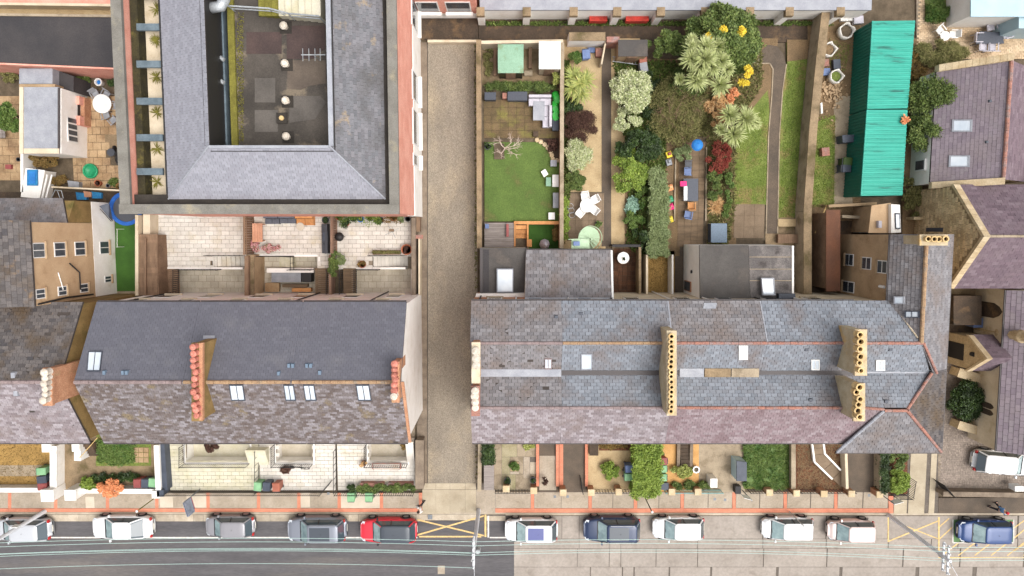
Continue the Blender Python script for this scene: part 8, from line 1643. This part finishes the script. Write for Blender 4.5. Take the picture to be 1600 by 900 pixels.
 for s_ in (-1, 1):
  MB().tube([(xf0 * L - .02, s_ * W * .425, belt - .02), (xf1 * L + .02, s_ * W * .345, H - .07)], .04, 6).build('pillar', pm, t, local=True); MB().tube([(xr0 * L + .05, s_ * W * .42, belt - .02), (xr1 * L, s_ * W * .345, H - .07)], .055, 6).build('pillar', pm, t, local=True); MB().tube([(-.06 * L, s_ * W * .458, belt - .02), (-.075 * L, s_ * W * .375, H - .07)], .03, 6).build('pillar', 'trim_black', t, local=True)
  if rails: MB().tube([(xr1 * L + .15, s_ * W * .34, H + .01), (xf1 * L - .2, s_ * W * .34, H + .01)], .022, 6).build('roof_rail', 'rim', t, local=True)
  mr = MB().cbox((xf0 * L - .28, s_ * (W / 2 + .07), belt - .04), .13, .2, .13, 0, .85).build('mirror', pm if pn != 'car_red' else MATS['trim_black'], t, local=True)
  MB().add([(.435 * L, s_ * W * .25, hood + .045), (.485 * L, s_ * W * .30, hood - .07), (.455 * L, s_ * W * .415, hood - .05), (.405 * L, s_ * W * .425, hood + .055), (.42 * L, s_ * W * .3, hood - .16)], [(0, 1, 2, 3) if s_ > 0 else (3, 2, 1, 0), (0, 4, 1), (1, 4, 2), (2, 4, 3), (3, 4, 0)]).build('headlight', MATS[lamp], t, local=True)
  MB().cbox((-.472 * L, s_ * W * .37, belt - .30), .12, .22, .2).build('tail_light', 'lamp_red', t, local=True)
  for xw in (-.295, .305):
   wy = s_ * (W / 2 - .085); tw_ = MB().tube([(xw * L, wy - .1, .32), (xw * L, wy + .1, .32)], .325, 18).build('wheel', 'tyre', t, local=True); MB().tube([(xw * L, wy + s_ * .085, .32), (xw * L, wy + s_ * .107, .32)], .21, 12).build('rim', 'rim', tw_, local=True)
   MB().tube([(xw * L + .41 * math.cos(a * math.pi / 8), s_ * W * .492, .32 + .41 * math.sin(a * math.pi / 8)) for a in range(9)], .03, 5).build('wheel_arch', 'trim_black', t, local=True)
  for xd in (-.04, -.21): MB().cbox((xd * L, s_ * W * .497, belt - .17), .2, .03, .035).build('door_handle', pm, t, local=True)
  MB().tube([(xf0 * L + .02, s_ * .05, belt + .035), (xf0 * L - .12, s_ * .05 + .5 * (1 if s_ > 0 else .9), belt + .06)], .012, 4).build('wiper', 'trim_black', t, local=True)
 MB().box(xf0 * L - .03, xf0 * L + .09, -W * .40, W * .40, belt - .05, belt + .022).build('cowl', 'trim_black', t, local=True); MB().box(L * .46, L * .499, -W * .25, W * .25, .35, .55).build('grille', 'trim_black', t, local=True)
 for xx in (L * .497, -L * .499): MB().box(xx - .012, xx + .012, -.26, .26, .42, .53).build('number_plate', 'plate', t, local=True)
 MB().box(-.12 * L, -.115 * L, -.01, .01, H - .01, H + .09).build('aerial', 'trim_black', t, local=True) if kind != 'sedan' else None
 return t
for n_, c_, m_ in (('white', (222, 222, 222), 0), ('silver', (196, 198, 202), .3), ('grey', (146, 144, 148), .3), ('slate', (128, 132, 142), .3), ('charcoal', (66, 72, 80), .1), ('red', (206, 32, 52), 0), ('blue', (38, 52, 82), .1), ('blue_bright', (32, 62, 112), .1), ('rose', (216, 196, 190), .2), ('glass_blue', (78, 84, 138), 0)): paint(n_, c_, m_)
car('silver white hatchback under the leaning pole at left edge', 45, 821, 4.35, 1.75, 1.5, 'car_silver', 'hatch'); car('white saloon parked with clear gap on both sides', 199, 818, 4.65, 1.8, 1.42, 'car_white', 'sedan'); car('small grey hatchback with red tail lamps', 365, 816, 3.75, 1.62, 1.48, 'car_grey', 'hatch')
car('slate grey off-roader with panoramic roof', 500, 820, 4.45, 1.92, 1.74, 'car_slate', 'suv', pano='car_charcoal', rails=True); car('red crossover with dark grey roof', 610, 822, 4.3, 1.84, 1.62, 'car_red', 'suv', roof='car_charcoal'); car('white car with dark blue glass roof', 830, 822, 4.05, 1.8, 1.52, 'car_white', 'hatch', pano='car_glass_blue')
car('dark navy off-roader with tinted roof panel', 954, 820, 4.35, 1.9, 1.7, 'car_blue', 'suv', pano='car_charcoal', rails=True); car('white hatchback right of the navy off-roader', 1057, 819, 3.95, 1.74, 1.48, 'car_white', 'hatch'); car('white hatchback with thin sign post leaning above it', 1225, 819, 3.9, 1.72, 1.48, 'car_white', 'mpv'); car('small rose beige people carrier', 1322, 822, 3.5, 1.62, 1.6, 'car_rose', 'mpv'); car('blue hatchback in the green charging bay', 1530, 824, 4.05, 1.8, 1.5, 'car_blue_bright', 'hatch'); car('white estate car on the cobbled drive', 1558, 718, 4.6, 1.8, 1.5, 'car_white', 'suv', flip=False, yaw=R(-5), z=-.01)
# ================================================================== poles, wires, signs
mat('pole_wood', (228, 230, 234), (200, 202, 206), 2, fine=.12, stretch=(3, 3, .4)); mat('wire', (178, 206, 198), None, rough=.5); mat('insulator', (224, 226, 226), None, rough=.3)
PT = []
def pole(label, px, py, h, lamp=False):
 c = P(px, py, 0); t = thing('utility_pole', label, 'utility pole', (c.x, c.y, 0)); PT.append((c, h))
 MB().tube([(c.x, c.y, -.1), (c.x, c.y, h)], .16, 10, .11).build('shaft', 'pole_wood', t)
 for zz in (h - .25, h - .75): MB().box(c.x - .06, c.x + .06, c.y - 1.0, c.y + 1.0, zz - .05, zz + .05).build('crossarm', 'pole_wood', t)
 for k in range(5):
  for zz in (h - .2, h - .7): MB().lathe((c.x, c.y - .9 + k * .45, zz), [(.05, 0), (.07, .06), (.04, .1), (.07, .14), (.03, .2)], 8).build('insulator', 'insulator', t)
 MB().lathe((c.x + .25, c.y - .2, h - 1.5), [(.16, 0), (.18, .1), (.18, .5), (.14, .6)], 10).build('transformer', 'galv', t); MB().tube([(c.x, c.y, h - .1), (c.x - .1, c.y - .2, h + .4)], .03, 5).build('spike', 'insulator', t)
 if lamp:
  MB().tube([(c.x, c.y, 5.4), (c.x - .1, c.y + .5, 5.9), (c.x - .1, c.y + .9, 5.9)], .035, 6).build('lamp_arm', 'galv', t); MB().cbox((c.x - .1, c.y + 1.1, 5.85), .24, .5, .12, 0, .8).build('lamp_head', 'metal_black', t); MB().cbox((c.x + .3, c.y + .35, 3.2), .5, .06, .5).build('notice', 'insulator', t)
  for a, b in (((0, 0, h - .3), (.7, -.9, h - .3)), ((.7, -.9, h - .3), (-.2, -.9, h - .3)), ((-.2, -.9, h - .3), (0, 0, h - .3))): MB().tube([(c.x + a[0], c.y + a[1], a[2]), (c.x + b[0], c.y + b[1], b[2])], .03, 5).build('bracket', 'insulator', t)
 return t
pole('grey pole leaning into view at the left edge', 70, 799, 7.6, True); pole('wooden utility pole with insulators at yellow box marking', 748, 797, 7.4); pole('pale utility pole near tarmac path gate', 1389, 805, 7.4)
def wires(A, hA_, B, hB_, tagn):
 for k, (dy, dz, sag) in enumerate(((.9, -.1, .7), (.62, -.1, .75), (.1, -.12, .7), (-.1, -.6, .8), (-.28, -.62, .8), (-.9, -.1, .75))):
  if tagn != 'left' and k in (2, 5): continue
  a, b = Vector((A.x, A.y + dy, hA_ + dz)), Vector((B.x, B.y + dy, hB_ + dz)); mb = MB()
  mb.tube([a + (b - a) * (i / 20) + Vector((0, 0, -4 * sag * (i / 20) * (1 - i / 20))) for i in range(21)], .016, 5)
  tag(mb.build('overhead_wire', 'wire'), ('outermost' if k == 5 else ('first', 'second', 'third', 'fourth', 'fifth')[k]) + ' overhead wire from the pavement side, ' + {'left': 'left of the yellow box pole', 'right': 'between the two right poles', 'far': 'beyond the pale right pole'}[tagn], 'wire', 'overhead wires along the street')
wires(PT[0][0], 7.5, PT[1][0], 7.4, 'left'); wires(PT[1][0], 7.4, PT[2][0], 7.4, 'right'); wires(PT[2][0], 7.4, PT[2][0] + Vector((32, -1, 0)), 7.4, 'far')
for (A_, B_, lab) in ((PT[1][0] + Vector((0, 0, 7.2)), PT[1][0] + Vector((.5, -16, 6.8)), 'single wire crossing the road from the yellow box pole'), (PT[2][0] + Vector((0, 0, 7.2)), PT[2][0] + Vector((9, -14, 6.5)), 'single wire crossing the road from the pale pole')): o = MB().tube([A_, (A_ + B_) / 2 - Vector((0, 0, .3)), B_], .014, 4).build('overhead_wire', 'pole_wood'); tag(o, lab, 'wire')
for (x, y, h, m, lab) in ((243, 777, 2.6, 'moss_green', 'thin mossy post with round white cap by dark divider'), (1008, 778, 2.6, 'moss_dark', 'thin dark post at foot of tall hedge'), (1233, 799, 2.6, 'galv', 'thin grey sign post above parked white hatchback')):
 c = P(x, y, 0); t = thing('sign_post', lab, 'post', c); MB().tube([(c.x, c.y, -.05), (c.x, c.y, h)], .038, 8).build('post', MATS[m], t); MB().lathe((c.x, c.y, h), [(.08, 0), (.1, .05), (.04, .12)], 10).build('cap', 'insulator', t)
def board_sign(label, px, py, w, h0, h1, m, ang, m2=None):
 c = P(px, py, 0); t = thing('notice_board', label, 'sign', c, None, ang); MB().tube([(0, 0, -.05), (0, 0, h1)], .035, 6).build('post', 'metal_grey', t, local=True); MB().box(.04, .07, -.02, w, h0, h1).build('panel', MATS[m], t, local=True)
 if m2: MB().box(.035, .075, .05, w * .9, h0 - .28, h0 - .01).build('lower_panel', MATS[m2], t, local=True); MB().box(-.07, -.04, -.02, w, h0, h1).build('panel', MATS[m], t, local=True)
mat('sign_red', (176, 64, 84), None); mat('sign_grey', (152, 158, 172), (120, 126, 142), 3, fine=.2)
board_sign('grey and red letting board on railing of first patio', 313, 764, 1.1, 1.7, 2.7, 'sign_grey', R(195), 'sign_red'); board_sign('white letting board at grey bicycle store', 1160, 766, .6, 1.3, 2.1, 'plastic_white', R(75)); board_sign('white board sign beside tarmac path pier', 1376, 772, .7, 1.2, 1.9, 'plastic_white', R(-75))
# ================================================================== people
mat('skin', (206, 160, 132), None, rough=.6); mat('hair', (52, 40, 34), None); mat('cloth_dark', (44, 46, 56), None); mat('cloth_white', (222, 220, 216), None); mat('cloth_blue', (92, 132, 176), None); mat('cloth_red', (196, 44, 52), None)
def skin_obj(name, verts, edges, rad, m, parent, root=0):
 me = bpy.data.meshes.new(name); me.from_pydata(verts, edges, []); me.materials.append(MATS[m]); o = bpy.data.objects.new(name, me); COL.objects.link(o); o.parent = parent
 sk = o.modifiers.new('skin', 'SKIN'); sk.use_smooth_shade = True; d = me.skin_vertices[0].data
 for i, r in enumerate(rad): d[i].radius = (r, r); d[i].use_root = (i == root)
 s_ = o.modifiers.new('sub', 'SUBSURF'); s_.levels = s_.render_levels = 1; return o
def person(label, px, py, ang, top, trousers, stride=.28, hat=None):
 c = P(px, py, 0); t = thing('person', label, 'person', c, None, ang); s = stride
 V = [(0, 0, .95), (0, 0, 1.15), (.02, 0, 1.38), (.03, 0, 1.47), (.05, 0, 1.56), (.06, 0, 1.68), (s * .4, .1, .86), (s * .55, .1, .5), (s, .1, .09), (s + .17, .1, .04), (-s * .2, -.1, .86), (-s * .5, -.1, .5), (-s, -.1, .11), (-s + .16, -.1, .04), (.02, .19, 1.38), (-.12, .23, 1.1), (0, .25, .86), (.02, -.19, 1.38), (.12, -.23, 1.1), (.26, -.24, .9)]
 E = [(0, 1), (1, 2), (2, 3), (3, 4), (4, 5), (0, 6), (6, 7), (7, 8), (8, 9), (0, 10), (10, 11), (11, 12), (12, 13), (2, 14), (14, 15), (15, 16), (2, 17), (17, 18), (18, 19)]; rd = [.13, .12, .13, .06, .085, .09, .085, .062, .045, .04, .085, .062, .045, .04, .065, .045, .03, .065, .045, .03]
 for w_ in (16, 19):
  b = Vector(V[w_])
  for k, (dy, dx, dz) in enumerate(((-.03, .02, -.09), (-.01, .03, -.1), (.01, .03, -.1), (.028, .02, -.08), (0, .06, -.04))): V.append(tuple(b + Vector((dx * .5, dy, dz * .5)))); V.append(tuple(b + Vector((dx * 1.3, dy, dz)))); E += [(w_, len(V) - 2), (len(V) - 2, len(V) - 1)]; rd += [.012, .009]
 skin_obj('body', V, E, rd, 'skin', t)
 skin_obj('jacket', [V[i] for i in (0, 1, 2, 14, 15, 17, 18)] + [tuple(Vector(V[15]).lerp(Vector(V[16]), .85)), tuple(Vector(V[18]).lerp(Vector(V[19]), .85))], [(0, 1), (1, 2), (2, 3), (3, 4), (2, 5), (5, 6), (4, 7), (6, 8)], [.16, .15, .155, .085, .062, .085, .062, .045, .045], top, t)
 skin_obj('trousers', [V[0]] + [V[i] for i in (6, 7, 8, 10, 11, 12)], [(0, 1), (1, 2), (2, 3), (0, 4), (4, 5), (5, 6)], [.145, .105, .08, .06, .105, .08, .06], trousers, t)
 MB().lathe((.045, 0, 1.53), [(.1, .06), (.115, .13), (.1, .21), (.04, .26)], 12).build('hair' if not hat else 'hat', MATS[hat or 'hair'], t, local=True, smooth=True); MB().cbox((.155, 0, 1.57), .04, .03, .045, 0, .5).build('nose', 'skin', t, local=True)
 for s_ in (-1, 1):
  MB().lathe((.14, s_ * .035, 1.62), [(.006, 0), (.012, .008), (.004, .016)], 6).build('eye', 'hair', t, local=True); MB().cbox((s + .08 if s_ > 0 else -s + .07, s_ * .1, -.005), .27, .1, .09, 0, .8).build('shoe', 'cloth_dark', t, local=True); MB().cbox((.05, s_ * .115, 1.58), .04, .03, .06).build('ear', 'skin', t, local=True)
 MB().cbox((.15, 0, 1.535), .015, .05, .012).build('mouth', 'bin_red', t, local=True); return t
person('person in dark trousers and white top crossing lane mouth', 659, 786, R(200), 'cloth_white', 'cloth_dark'); person('person in blue jacket and red hat walking on right footpath', 1549, 788, R(10), 'cloth_blue', 'cloth_dark', hat='cloth_red')
